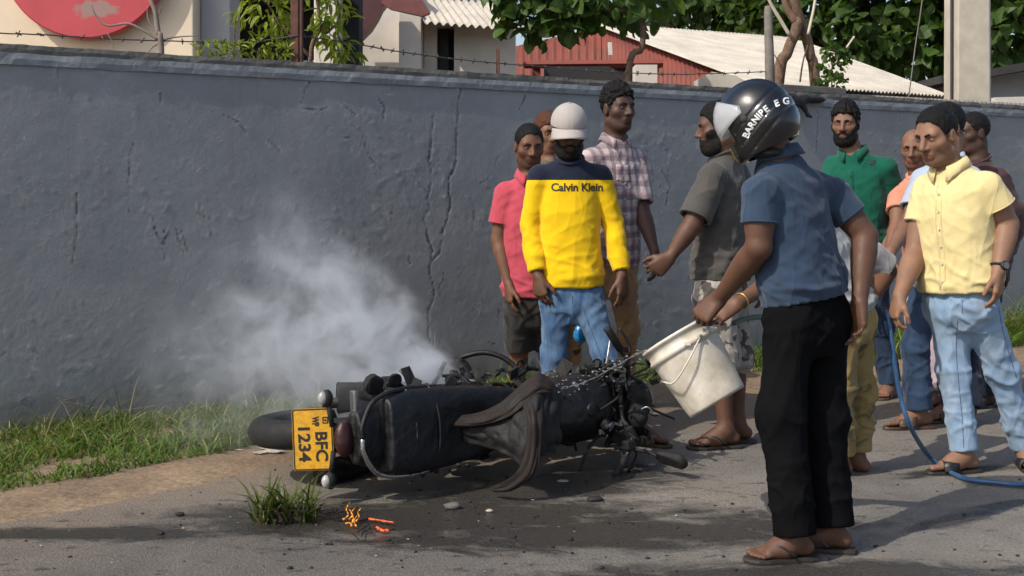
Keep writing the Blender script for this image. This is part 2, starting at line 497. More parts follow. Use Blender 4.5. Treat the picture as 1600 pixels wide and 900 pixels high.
# one sheet to the horizon, denser near the camera
def ground():
    xs = np.concatenate([[-900,-300,-80,-25,-12], np.linspace(-8, 10, 181), [14,25,80,300,900]])
    ys = np.concatenate([[-300,-60,-12], np.linspace(-4, 14, 181), [20,40,100,350,1200]])
    X, Y = np.meshgrid(xs, ys, indexing='ij'); n, m = X.shape
    Z = 0.006*fbm(np.stack([X.ravel()*0.8, Y.ravel()*0.8, X.ravel()*0], 1), 3).reshape(n, m)
    Z[np.abs(X) > 9] = 0
    i = np.arange(n*m).reshape(n, m)
    F = np.stack([i[:-1,:-1], i[1:,:-1], i[1:,1:], i[:-1,1:]], -1).reshape(-1, 4)
    o = link('ground', mesh_np('ground', np.stack([X, Y, Z], -1).reshape(-1, 3), F), M_ASPH); tag(o, kind='structure')
ground()
def gz(x, y):
    return 0.006*fbm(np.stack([np.atleast_1d(x)*0.8, np.atleast_1d(y)*0.8, np.atleast_1d(x)*0], 1), 3)

# sandy verge along the wall, ragged towards the road
VERGE = [(-7,2.1),(-3,2.0),(-0.6,1.75),(0.6,1.45),(1.4,1.10),(2.2,0.95),(3,0.95),(5,1.0),(8,0.95),(12,0.9),(20,0.9)]
def verge():
    m, N, L, b = nt('sandy_soil')
    v = coords(N, L)
    f = noise(N, L, v, 2.5, 6, 0.65); g = noise(N, L, v, 40, 5, 0.7)
    c = ramp(N, L, f, [(0.3, (0.16, 0.115, 0.078)), (0.7, (0.28, 0.205, 0.135))])
    c = mixc(N, L, 0.5, c, ramp(N, L, g, [(0.3, 0.2), (0.7, 0.85)]), 'OVERLAY')
    L.new(c, b.inputs['Base Color']); b.inputs['Roughness'].default_value = 0.95; b.inputs['Specular IOR Level'].default_value = 0.2
    p = bump(N, L, b, g, 0.6, 0.01); bump(N, L, b, noise(N, L, v, 9, 4), 0.4, 0.03, p)
    S = np.arange(-7, 20, 0.035); K = 34
    w = np.interp(S, [q[0] for q in VERGE], [q[1] for q in VERGE])
    w = w + 0.10*fbm(np.stack([S*1.3, S*0, S*0+4], 1), 5) + 0.03*perlin(np.stack([S*9, S*0, S*0], 1))
    T = np.linspace(0, 1, K)
    XY = W0[None,None] + WE[None,None]*S[:,None,None] + WN[None,None]*(w[:,None]*T[None,:])[...,None]
    P = XY.reshape(-1, 2)
    prof = (0.012 + 0.030*(1-T)**1.5) * np.clip((1-T)/0.12, 0, 1)
    Z = gz(P[:,0], P[:,1]) + 0.004 - 0.006*(np.tile(T, len(S)) > 0.999) + np.tile(prof, len(S)) + np.tile(np.clip((1-T)/0.15, 0, 1), len(S))*0.010*fbm(np.stack([P[:,0]*6, P[:,1]*6, P[:,0]*0], 1), 3)
    i = np.arange(len(S)*K).reshape(len(S), K); F = np.stack([i[:-1,:-1], i[:-1,1:], i[1:,1:], i[1:,:-1]], -1).reshape(-1, 4)
    tag(link('verge', mesh_np('verge', np.column_stack([P, Z]), F), m), kind='structure')
verge()

# ---- the boundary wall
CRACKS = [  # photograph pixels
    [(677,178),(674,205),(672,245),(673,273),(669,308),(672,324),(664,338),(667,368),(676,392),(670,416),(680,460),(668,488),(670,536)],
    [(719,136),(715,175),(712,252),(701,280),(701,298),(705,318),(692,364),(686,396),(676,406)], [(633,266),(651,280),(665,299)], [(780,238),(771,269),(750,287)],
    [(574,238),(582,252),(600,268)], [(486,122),(474,142),(470,160)], [(470,168),(500,172),(512,166)], [(536,164),(556,178)], [(310,318),(310,332),(328,342)], [(200,330),(200,280),(206,224)], [(256,360),(256,408)],
    [(284,360),(288,380),(294,396)], [(1279,170),(1277,204),(1274,238)], [(600,330),(604,352)], [(612,330),(610,350)], [(640,400),(640,412)], [(118,300),(120,360),(112,410)], [(96,90),(90,120)], [(204,600),(206,640),(196,690)],
    [(590,150),(600,168),(598,186)], [(560,200),(572,216),(568,232)], [(1150,300),(1148,330)], [(740,330),(736,352),(744,370)], [(820,150),(812,170)], [(1040,250),(1046,290),(1040,320)], [(1250,420),(1246,470)], [(420,220),(436,236)], [(350,180),(372,190),(384,206)]]
WALL_H = 2.03
def wall():
    m, N, L, b = nt('painted_render')
    v = coords(N, L)
    f = noise(N, L, v, 1.3, 6, 0.62, 0.3); g = noise(N, L, v, 13, 6, 0.7)
    c = ramp(N, L, f, [(0.28, (0.194, 0.206, 0.217)), (0.72, (0.266, 0.277, 0.286))])
    c = mixc(N, L, ramp(N, L, g, [(0.60, 0.0), (0.78, 0.55)]), c, (0.30, 0.31, 0.32))
    st = noise(N, L, coords(N, L, (7, 7, 0.55)), 1.6, 5, 0.7)          # rain streaks
    c = mixc(N, L, ramp(N, L, st, [(0.55, 0.0), (0.8, 0.45)]), c, (0.15, 0.148, 0.142))
    a = N.new('ShaderNodeVertexColor'); a.layer_name = 'wear'
    sp = N.new('ShaderNodeSeparateColor'); L.new(a.outputs[0], sp.inputs[0])
    c = mixc(N, L, mth(N, L, 'MULTIPLY', sp.outputs[0], 0.9), c, (0.03, 0.03, 0.032))             # open cracks
    c = mixc(N, L, mth(N, L, 'MULTIPLY', sp.outputs[1], 0.75), c, (0.42, 0.43, 0.44))      # chipped paint edges
    c = mixc(N, L, mth(N, L, 'MULTIPLY', sp.outputs[2], 0.8), c, (0.12, 0.115, 0.09))      # damp and mud at the foot
    L.new(c, b.inputs['Base Color']); b.inputs['Roughness'].default_value = 0.72; b.inputs['Specular IOR Level'].default_value = 0.3
    mk = ramp(N, L, noise(N, L, v, 2.2, 3), [(0.42, 0.0), (0.58, 1.0)])
    sq = None                                                           # curled flakes and hairlines in the paint, their highlights lightened into the colour
    for sc_, sd_ in ((9.0, 0.0), (17.0, 5.0)):
        nn = noise(N, L, coords(N, L, (1,1,1), loc=(sd_,sd_,sd_)), sc_, 5, 0.6, 0.9); ab_ = mth(N, L, 'ABSOLUTE', mth(N, L, 'SUBTRACT', nn, 0.5))
        ln_ = ramp(N, L, ab_, [(0.0, 1.0), (0.014, 0.0)]); br = ramp(N, L, noise(N, L, coords(N, L, loc=(sd_+3,0,0)), 14, 2), [(0.53, 0.0), (0.58, 1.0)])
        q_ = mth(N, L, 'MULTIPLY', mth(N, L, 'MULTIPLY', ln_, br), mk); sq = q_ if sq is None else mth(N, L, 'MAXIMUM', sq, q_)
    c = mixc(N, L, mth(N, L, 'MULTIPLY', sq, 0.45), c, (0.46, 0.47, 0.475)); L.new(c, b.inputs['Base Color'])
    p = bump(N, L, b, g, 0.28, 0.012); p = bump(N, L, b, sq, 0.5, 0.008, p); bump(N, L, b, noise(N, L, v, 60, 4, 0.7), 0.55, 0.004, p)
    root = empty('boundary_wall', (*wallxy(0, 0), 0)); tag(root, 'long dark grey cracked rendered wall behind the crowd', 'wall')
    def W(S, off, Z): 
        P = W0[None] + WE[None]*S[:,None] + WN[None]*off[:,None]; return np.column_stack([P[:,0]-W0[0], P[:,1]-W0[1], Z])
    ss = np.concatenate([np.arange(-6, -0.6, 0.05), np.arange(-0.6, 9.4, 0.0105), np.arange(9.4, 30, 0.06)]); zs = np.linspace(-0.05, WALL_H-0.10, 186)
    S, Z = np.meshgrid(ss, zs, indexing='ij'); sh = S.shape; S = S.ravel(); Z = Z.ravel()
    q = np.stack([S, Z, S*0], 1)
    rel = 0.006*fbm(q*0.9, 4) + 0.0016*fbm(q*7, 4)
    n1 = perlin(q*[11,13,1]); n2 = perlin(q*[24,27,1]+7); patch = np.clip(perlin(q*[1.1,1.4,1]+40)*2.2+0.42, 0, 1)
    flake = np.clip((n1-0.22)/0.08, 0, 1)*patch; blister = np.clip((n2-0.33)/0.12, 0, 1)*patch
    pit = np.clip((perlin(q*[19,15,1]+90)-0.42)/0.1, 0, 1)*patch
    rel = rel + 0.0016*flake + 0.0034*blister*(n2 > 0.36) - 0.003*pit + 0.0012*perlin(q*[38,30,1])*patch
    edge = np.clip(1-np.abs(n1-0.27)/0.05, 0, 1)*patch*np.clip(perlin(q*[16,16,1]+3)*3, 0, 1)
    crack = np.zeros(len(S)); deep = np.ones(len(S))
    lines = [[wallpix(*p) for p in c] for c in CRACKS]
    r_ = np.random.default_rng(11)
    for _ in range(26):                                                # short hairline cracks
        s0, z0 = r_.uniform(-0.4, 9), r_.uniform(0.2, 1.85); a_ = r_.normal(math.pi/2, 0.6); pl = [(s0, z0)]
        for _k in range(r_.integers(1, 4)):
            a_ += r_.normal(0, 0.7); s0 += 0.045*math.cos(a_); z0 += 0.05*math.sin(a_); pl.append((s0, z0))
        lines.append(pl)
    jig = 0.020*perlin(q*[14,14,1]) + 0.012*perlin(q*[45,45,1])
    for k, pl in enumerate(lines):
        pl = np.array(pl); wd = (0.0034 if k < 2 else 0.0026)
        sel = np.where((S > pl[:,0].min()-0.1) & (S < pl[:,0].max()+0.1) & (Z > pl[:,1].min()-0.1) & (Z < pl[:,1].max()+0.1))[0]
        if len(sel) == 0: continue
        d = np.full(len(sel), 9.0)
        X = np.column_stack([S[sel]+jig[sel], Z[sel]+jig[sel][::-1]*0.0])
        for a_, b_ in zip(pl[:-1], pl[1:]):
            ab = b_-a_; t = np.clip(((X-a_)@ab)/(ab@ab+1e-9), 0, 1); d = np.minimum(d, np.linalg.norm(X-a_-t[:,None]*ab, axis=1))
        cr = np.clip(1.7-d/wd, 0, 1)*np.clip(0.75+1.2*perlin(q[sel]*[9,9,1]+5), 0.25, 1)
        crack[sel] = np.maximum(crack[sel], cr); deep[sel] = np.where(cr > 0, 1.0 if k < 2 else 0.2, deep[sel])
        edge[sel] = np.maximum(edge[sel], 0.6*np.clip(1-np.abs(d-0.016)/0.008, 0, 1)*(perlin(q[sel]*[40,40,1]) > 0.08))
    rel = rel - 0.005*crack*deep
    foot = np.clip(1-(Z/0.32)+0.5*fbm(q*[5,3,1], 3), 0, 1)
    V = W(S, rel, Z); n, k = sh; i = np.arange(n*k).reshape(n, k)
    F = np.stack([i[:-1,:-1], i[1:,:-1], i[1:,1:], i[:-1,1:]], -1).reshape(-1, 4)
    me = mesh_np('render_coat', V, F)
    at = me.color_attributes.new('wear', 'FLOAT_COLOR', 'POINT'); at.data.foreach_set('color', np.column_stack([crack, np.clip(edge, 0, 1), foot, np.ones(len(S))]).astype(np.float32).ravel())
    link('render_coat', me, m, root)
    # core behind the coat
    def strip(name, s0, s1, o0, o1, z0, z1, mat, ds=0.03, amp=0.004, seed=0):
        s_ = np.arange(s0, s1+ds, ds); prof = [(o0,z0),(o1,z0),(o1+0.002,(z0+z1)/2),(o1-0.004,z1),(o0,z1)]
        V = []
        for o_, z_ in prof:
            q_ = np.stack([s_*14, s_*0+z_*30, s_*0+seed], 1); nz = amp*perlin(q_) + amp*1.2*np.minimum(0, perlin(q_*0.37)+0.1)*3
            V.append(W(s_, np.full(len(s_), o_) + (nz if o_ > o0 else 0), np.full(len(s_), z_) + nz*0.8))
        V = np.concatenate(V); n_ = len(s_); i_ = np.arange(5*n_).reshape(5, n_)
        F = np.concatenate([np.stack([i_[a][:-1], i_[a][1:], i_[(a+1)%5][1:], i_[(a+1)%5][:-1]], 1) for a in range(5)])
        return link(name, mesh_np(name, V, F, False), mat, root)
    mc = simple('painted_coping', (0.185, 0.20, 0.215), 0.75, var=0.35, scale=7, bmp=0.5, bdist=0.01, bscale=30)
    md = simple('bare_cement', (0.105, 0.10, 0.090), 0.9, var=0.4, scale=6, bmp=0.6, bdist=0.012, bscale=26)
    strip('wall_core', -6, 30, -0.16, -0.02, -0.05, WALL_H-0.10, md, 0.5, 0.0)
    seg = [-6, -1.1] + [wallpix(x, 100)[0] for x in (505, 745, 990, 1290)] + [11.5, 16, 22, 30]
    for k in range(len(seg)-1):
        strip('coping', seg[k]+0.004, seg[k+1]-0.004, -0.17, 0.013, WALL_H-0.104, WALL_H-0.042, mc, 0.03, 0.005, k)
    strip('cement_ridge', -6, 30, -0.15, -0.012, WALL_H-0.045, WALL_H+0.004, md, 0.03, 0.008, 9)
wall()
# ------------------------------------------------------------------ what stands behind the wall
def prism(name, pts, d, thick, mat, parent=None, off=(0,0,0)):
    """a slab whose outline is given in photograph pixels at distance d; thickness away from the camera"""
    P = [pix(x, y, d) - np.asarray(off) for x, y in pts]; n = len(P)
    V = P + [p + np.array([0, thick, 0]) for p in P]
    F = [tuple(range(n)), tuple(range(2*n-1, n-1, -1))] + [(i, n+i, n+(i+1)%n, (i+1)%n) for i in range(n)]
    o = MB().add(V, F).build(name, mat, parent)
    bm = bmesh.new(); bm.from_mesh(o.data); bmesh.ops.recalc_face_normals(bm, faces=bm.faces); bm.to_mesh(o.data); bm.free()
    return o
def corrugated(name, a, b, c, d, mat, parent=None, off=(0,0,0), pitch=0.076, amp=0.010, rows=6, thick=0.004):
    """sheet with corners a-b (top edge) and d-c (bottom edge); waves run from top to bottom"""
    a, b, c, d = (np.asarray(q, float) - np.asarray(off) for q in (a, b, c, d))
    Lw = max(np.linalg.norm(b-a), np.linalg.norm(c-d)); n = max(8, int(Lw/pitch*8)); nrm = unit(np.cross(b-a, d-a))
    u = np.linspace(0, 1, n); V = []
    for r in range(rows+1):
        w = r/rows; P = (a[None]*(1-u)[:,None] + b[None]*u[:,None])*(1-w) + (d[None]*(1-u)[:,None] + c[None]*u[:,None])*w
        V.append(P + nrm[None]*(amp*np.sin(u*Lw/pitch*2*math.pi) + 0.006*perlin(np.column_stack([u*9, u*0+r*0.7, u*0])))[:,None])
    V = np.concatenate(V); i = np.arange(n*(rows+1)).reshape(rows+1, n)
    F = np.stack([i[:-1,:-1], i[:-1,1:], i[1:,1:], i[1:,:-1]], -1).reshape(-1, 4)
    o = link(name, mesh_np(name, V, F), mat, parent)
    so = o.modifiers.new('s', 'SOLIDIFY'); so.thickness = thick
    return o
M_CREAM = simple('cream_plaster', (0.74, 0.62, 0.46), 0.9, var=0.10, scale=3, bmp=0.25)
M_WHITEP = simple('white_plaster', (0.60, 0.55, 0.48), 0.9, var=0.14, scale=4, bmp=0.3)
M_GREYP = simple('grey_white_plaster', (0.40, 0.39, 0.39), 0.9, var=0.12, scale=3, bmp=0.3)
M_DARKIN = simple('dark_interior', (0.030, 0.030, 0.030), 0.9, var=0.3)  # near-black colour stands in for the shade inside rooms and doorways
M_REDP = simple('dark_red_metal', (0.075, 0.022, 0.020), 0.55, var=0.25, scale=5)
M_ROOF = simple('asbestos_sheet', (0.49, 0.445, 0.375), 0.9, var=0.24, scale=3, bmp=0.3)
M_SHED = simple('red_painted_sheet', (0.165, 0.036, 0.022), 0.65, var=0.4, scale=4)
M_RUST = simple('rusty_iron', (0.11, 0.048, 0.032), 0.85, var=0.5, scale=18, bmp=0.4)
M_WOODG = simple('grey_weathered_wood', (0.17, 0.15, 0.13), 0.9, var=0.35, scale=22, bmp=0.5)
M_BARK = simple('brown_bark', (0.16, 0.10, 0.065), 0.95, var=0.45, scale=26, bmp=0.8, bdist=0.01)
M_CONC = simple('pole_concrete', (0.46, 0.41, 0.33), 0.9, var=0.16, scale=7, bmp=0.35, bdist=0.006)
M_WIRE = simple('galvanised_wire', (0.10, 0.085, 0.075), 0.6, metal=0.4, var=0.4, scale=30)
M_BLKROOF = simple('tarred_roof_edge', (0.035, 0.033, 0.032), 0.8, var=0.3)
def red_disc_mat():
    m = simple('red_painted_disc', (0.48, 0.055, 0.068), 0.55, var=0.12, scale=3)
    N, L = m.node_tree.nodes, m.node_tree.links; b = N['Principled BSDF']; c = b.inputs['Base Color'].links[0].from_socket
    t = N.new('ShaderNodeTexCoord'); mp = N.new('ShaderNodeMapping'); L.new(t.outputs['Object'], mp.inputs[0]); mp.inputs['Location'].default_value = (-0.10, 0.0, 1.17); mp.inputs['Scale'].default_value = (1, 0.0, 2.6)
    ln = N.new('ShaderNodeVectorMath'); ln.operation = 'LENGTH'; L.new(mp.outputs[0], ln.inputs[0])
    n = noise(N, L, t.outputs['Object'], 9, 4); q = mth(N, L, 'ADD', ln.outputs['Value'], mth(N, L, 'MULTIPLY', mth(N, L, 'SUBTRACT', n, 0.5), 0.35))
    L.new(mixc(N, L, ramp(N, L, q, [(0.13, 0.9), (0.19, 0.0)]), c, (0.28, 0.20, 0.17)), b.inputs['Base Color']); return m
def left_building():
    d = 10.0
    o = empty('roadside_building', (-3.0, d+0.4, 0)); off = np.array(o.location)
    tag(o, 'cream building with a red disc on its front at far left behind the wall', 'building')
    lo = CAMH + HY*d/FPX
    def bx(name, x0, x1, y0, y1, z0, z1, mat):
        p0 = (x0-CX)*d/FPX; p1 = (x1-CX)*d/FPX
        return MB().box((p0-off[0], y0-off[1], z0), (p1-off[0], y1-off[1], z1)).build(name, mat, o, bevel=0.012)
    bx('wall', -900, 302, d, d+1.6, 0, 3.12, M_CREAM)
    bx('pillar', 302.5, 350, d+0.22, d+0.6, 0, 3.12, M_GREYP)  # white pillar standing in shade; the shade is put into its grey
    bx('inner_wall', 302.5, 530, d+1.3, d+1.6, 0, 3.12, M_DARKIN)
    bx('ceiling', 302.5, 530, d+0.61, d+1.29, 2.98, 3.12, M_DARKIN)
    bx('pillar', 478, 516, d+0.4, d+0.75, 0, 2.97, M_WHITEP)
    bx('counter', 395, 476, d+0.9, d+1.3, 0, 2.45, M_GREYP)
    # round sign on the front
    c = pix(135, -71, d-0.09) - off; R = 131*d/FPX
    mm = Matrix.Translation(Vector(c)) @ Matrix.Rotation(math.radians(90), 4, 'X')
    m = MB().lathe([(R-0.012, -0.045), (R, -0.03), (R, 0.035), (R-0.012, 0.045)], 72, Matrix.Rotation(math.radians(90), 4, 'X'))
    me = m.mesh('round_sign', False); link('round_sign', me, red_disc_mat(), o, c)
    for a in range(3): MB().box((c[0]-0.4+a*0.4-0.02, c[1]+0.04, c[2]-0.2), (c[0]-0.4+a*0.4+0.02, d-off[1]+0.01, c[2]-0.16)).build('bracket', M_RUST, o)
left_building()
def red_awning():
    d = 12.4
    o = empty('red_awning', pix(570, 60, d)*[1,1,0]); off = np.array(o.location)
    tag(o, 'dark red curved awning between the leafy bush and the small white house', 'awning')
    prism('curved_panel', [(498,-6),(498,90),(520,86),(545,74),(562,62),(578,46),(588,30),(596,14),(604,4),(612,-6)], d, 0.22, M_REDP, o, off)
    prism('fascia', [(594,4),(600,-2),(660,0),(672,20),(660,25),(610,14)], d-0.12, 0.1, simple('red_fascia', (0.16,0.05,0.045), 0.6), o, off)
red_awning()
def white_house():
    d = 13.0
    o = empty('small_white_house', pix(690, 100, d)*[1,1,0]); off = np.array(o.location)
    tag(o, 'small white house with corrugated roof and dark doorway behind the wall', 'house')
    def bx(name, x0, x1, y0, y1, pz0, pz1, mat, bv=0.01):
        p0 = (x0-CX)*d/FPX; p1 = (x1-CX)*d/FPX; z1 = CAMH-(pz1-HY)*d/FPX; z0 = 0 if pz0 is None else CAMH-(pz0-HY)*d/FPX
        return MB().box((p0-off[0], y0-off[1], z0), (p1-off[0], y1-off[1], z1)).build(name, mat, o, bevel=bv)
    bx('wall', 540, 626, d, d+3, None, -60, M_WHITEP)
    bx('wall', 626.5, 661, d-0.25, d+3, None, 22, M_WHITEP)
    bx('wall', 661.5, 682, d+0.05, d+3, None, 30, M_WHITEP)
    bx('wall', 709, 806, d+0.05, d+3, None, 34, M_WHITEP)
    bx('lintel', 682.2, 708.8, d+0.06, d+3, 40, 31, M_WHITEP, 0)
    bx('door_recess', 682.2, 708.8, d+0.35, d+0.5, None, 41, M_DARKIN, 0)
    bx('door', 684, 699, d+0.24, d+0.28, None, 42, simple('dark_door', (0.02,0.02,0.022), 0.6), 0)
    corrugated('roof', pix(640,-6,d+1.3), pix(770,4,d+1.5), pix(812,47,d-0.35), pix(664,36,d-0.45), M_ROOF, o, off, 0.085, 0.018, 5)
white_house()
def red_shed():
    A = pix(940,40,16); B = pix(1190,132,12.6); T = pix(1245,62,19); R = pix(1482,151,14.2)
    o = empty('red_shed', pix(1000, 120, 15)*[1,1,0]); off = np.array(o.location)
    tag(o, 'red sheet metal shed with long pale corrugated roof behind the wall', 'shed')
    n = unit(np.cross(T-A, B-A)); n = n if n[2] > 0 else -n
    e = unit(T-A); rk = unit(B-A)
    corrugated('roof', A-e*0.1-rk*0.2, T+e*0.1-rk*0.2, R+e*0.1, B-e*0.1, M_ROOF, o, off, 0.09, 0.012, 10)
    # second slope beyond the ridge
    back = (T-A)*0 + np.array([-2.2, 3.2, -0.9]); 
    # gable front
    wl = pix(806,72,16.3); 
    corrugated('gable_sheet', wl, A-n*0.012, A*[1,1,0]-n*0.0, wl*[1,1,0], M_SHED, o, off, 0.11, 0.010, 3)
    corrugated('gable_sheet', A-n*0.012, B-n*0.012, B*[1,1,0], A*[1,1,0], M_SHED, o, off, 0.11, 0.010, 3)
    m = MB()
    a = pix(820,101,15.6)-off; b = pix(1062,99,14.4)-off
    m.tube([a, b], 0.05, 4); m.build('beam', simple('red_beam', (0.17,0.035,0.02), 0.7), o)
    mp = simple('red_post', (0.20,0.04,0.022), 0.7)
    for x, d in ((838,15.6),(1068,14.3)):
        q = pix(x,100,d)-off; MB().box((q[0]-0.05,q[1]-0.05,0),(q[0]+0.05,q[1]+0.05,q[2])).build('post', mp, o)
    prism('opening', [(850,104),(1058,103),(1058,150),(850,150)], 14.9, 0.03, M_DARKIN, o, off)  # flat slab, its dark colour painting the shade within the shed
    prism('vent_pipe', [(950,66),(956,66),(957,86),(951,86)], 15.2, 0.05, M_WHITEP, o, off)
    b = prism('cement_block', [(993,101),(1027,101),(1027,140),(993,140)], 12.2, 0.3, M_WHITEP); tag(b, 'pale cement block standing against the red shed', 'block')
    b = prism('roof_scrap', [(1090,124),(1112,112),(1150,118),(1178,134),(1160,142),(1092,142)], 11.4, 0.25, M_ROOF); tag(b, 'broken pale sheet leaning in front of the red shed', 'scrap')
red_shed()
def right_hut():
    d = 15
    o = empty('grey_hut', pix(1600,150,d)*[1,1,0]); off = np.array(o.location)
    tag(o, 'grey hut with black roof edge at far right behind the pole', 'hut')
    prism('wall', [(1500,112),(1800,112),(1800,300),(1500,300)], d, 2.5, M_GREYP, o, off)
    prism('roof', [(1470,118),(1540,109),(1640,90),(1820,70),(1820,84),(1640,103),(1540,121),(1470,130)], d-0.5, 3.4, M_BLKROOF, o, off)
    prism('ledge', [(1556,152),(1800,146),(1800,200),(1556,200)], 13.2, 0.4, M_WHITEP, o, off)
right_hut()
def concrete_pole():
    d = 11.6
    o = empty('utility_pole', pix(1520,150,d)*[1,1,0]); off = np.array(o.location); tag(o, 'square concrete utility pole rising behind the wall at right', 'pole')
    x0, x1, x2 = [(q-CX)*d/FPX - off[0] for q in (1487, 1537, 1555)]
    hi = 7.5; V = []
    for z, k in ((0, 1.06), (hi, 0.86)):
        w = x1-x0; c = (x0+x1)/2
        V += [(c-w/2*k, -0.16, z), (c+w/2*k, -0.16, z), (c+w/2*k+(x2-x1), 0.10, z), (c+w/2*k+(x2-x1)*0.8, 0.26, z), (c-w/2*k, 0.22, z)]
    n = 5; F = [tuple(range(n))[::-1], tuple(range(n, 2*n))] + [(i, (i+1)%n, n+(i+1)%n, n+i) for i in range(n)]
    MB().add(V, F).build('shaft', M_CONC, o, bevel=0.012)
    MB().tube([(x0-0.02,-0.05,0),(x0-0.015,-0.05,hi)], 0.014, 8).build('cable', M_STEEL_DK, o)
    m = MB()
    for z in (2.45, 3.4, 5.0): m.box((x0-0.012,-0.172,z),(x1+0.012,-0.158,z+0.03))
    w = MB().tube(catmull([pix(1419,158,10.15), pix(1424,120,10.2), pix(1432,60,10.3), pix(1441,0,10.4), pix(1470,-220,10.8)], 6), 0.0055, 6).build('stay_wire', M_WIRE)
    tag(w, 'thin stay wire running down to the wall beside the concrete pole', 'wire')
M_STEEL_DK = simple('dark_cable', (0.03, 0.028, 0.027), 0.6)
concrete_pole()

# ---- leaves, trees, bushes
def leaf_template(kind):
    if kind == 'broad':     # wide lobed leaf with a fold along the midrib, tip drooping
        prof = [(0.0,0.02,0),(0.18,0.30,0.02),(0.42,0.44,0.03),(0.70,0.36,0.0),(0.90,0.16,-0.06),(1.0,0.0,-0.12)]
    else:                   # narrow leaf
        prof = [(0.0,0.02,0),(0.25,0.13,0.03),(0.55,0.15,0.0),(0.8,0.09,-0.10),(1.0,0.0,-0.24)]
    V = []; F = []
    for y, w, z in prof: V += [(-w, y, z+w*0.25), (0, y, z), (w, y, z+w*0.25)]
    for i in range(len(prof)-1):
        for k in range(2): F.append((i*3+k, i*3+k+1, (i+1)*3+k+1, (i+1)*3+k))
    return np.array(V), np.array(F)
LEAF_B = leaf_template('broad'); LEAF_N = leaf_template('narrow')
def leaf_frames(P, out, r, droop=0.4):
    """random frames: leaves point outwards and hang"""
    n = len(P); y = out*0.8 + r.normal(size=(n,3))*0.6; y[:,2] -= droop; y /= np.linalg.norm(y, axis=1)[:,None]
    z = r.normal(size=(n,3))*0.55 + [0,0,0.9] + out*0.3; z -= y*(z*y).sum(1)[:,None]; z /= np.linalg.norm(z, axis=1)[:,None]
    return np.cross(y, z), y, z
def leaf_mesh(name, P, out, size, r, tmpl, droop=0.4):
    V0, F0 = tmpl; n = len(P); X, Y, Z = leaf_frames(P, out, r, droop)
    s = size*r.uniform(0.65, 1.25, n)
    V = P[:,None,:] + s[:,None,None]*(V0[None,:,0,None]*X[:,None] + V0[None,:,1,None]*Y[:,None] + V0[None,:,2,None]*Z[:,None])
    F = (F0[None] + (np.arange(n)*len(V0))[:,None,None]).reshape(-1, 4)
    return mesh_np(name, V.reshape(-1, 3), F, False)
def leaf_mat(name, c1, c2, trans=0.35, sc=2.0):
    m, N, L, b = nt(name)
    g = N.new('ShaderNodeNewGeometry')
    f = noise(N, L, g.outputs['Position'], sc, 3); rp = N.new('ShaderNodeMath'); rp.operation = 'ADD'
    L.new(mth(N, L, 'MULTIPLY', f, 0.6), rp.inputs[0]); L.new(mth(N, L, 'MULTIPLY', g.outputs['Random Per Island'], 0.4), rp.inputs[1])
    c = ramp(N, L, rp.outputs[0], [(0.25, c1), (0.75, c2)])
    L.new(c, b.inputs['Base Color']); b.inputs['Roughness'].default_value = 0.5; b.inputs['Specular IOR Level'].default_value = 0.35
    tr = N.new('ShaderNodeBsdfTranslucent'); L.new(mixc(N, L, 1.0, c, (1.3,1.25,0.5), 'MULTIPLY'), tr.inputs[0])
    mx = N.new('ShaderNodeMixShader'); mx.inputs[0].default_value = trans
    L.new(b.outputs[0], mx.inputs[1]); L.new(tr.outputs[0], mx.inputs[2]); L.new(mx.outputs[0], N['Material Output'].inputs[0])
    return m
LF_DARK = leaf_mat('leaf_dark_green', (0.024,0.055,0.014), (0.085,0.150,0.030), 0.4)
LF_MID = leaf_mat('leaf_mid_green', (0.028,0.065,0.015), (0.095,0.165,0.030))
LF_LIME = leaf_mat('leaf_lime_green', (0.10,0.16,0.018), (0.30,0.36,0.050), 0.45, 5)
LF_FAR = leaf_mat('leaf_far_green', (0.060,0.095,0.055), (0.11,0.15,0.085))  # paler green with the distance haze put into the colour
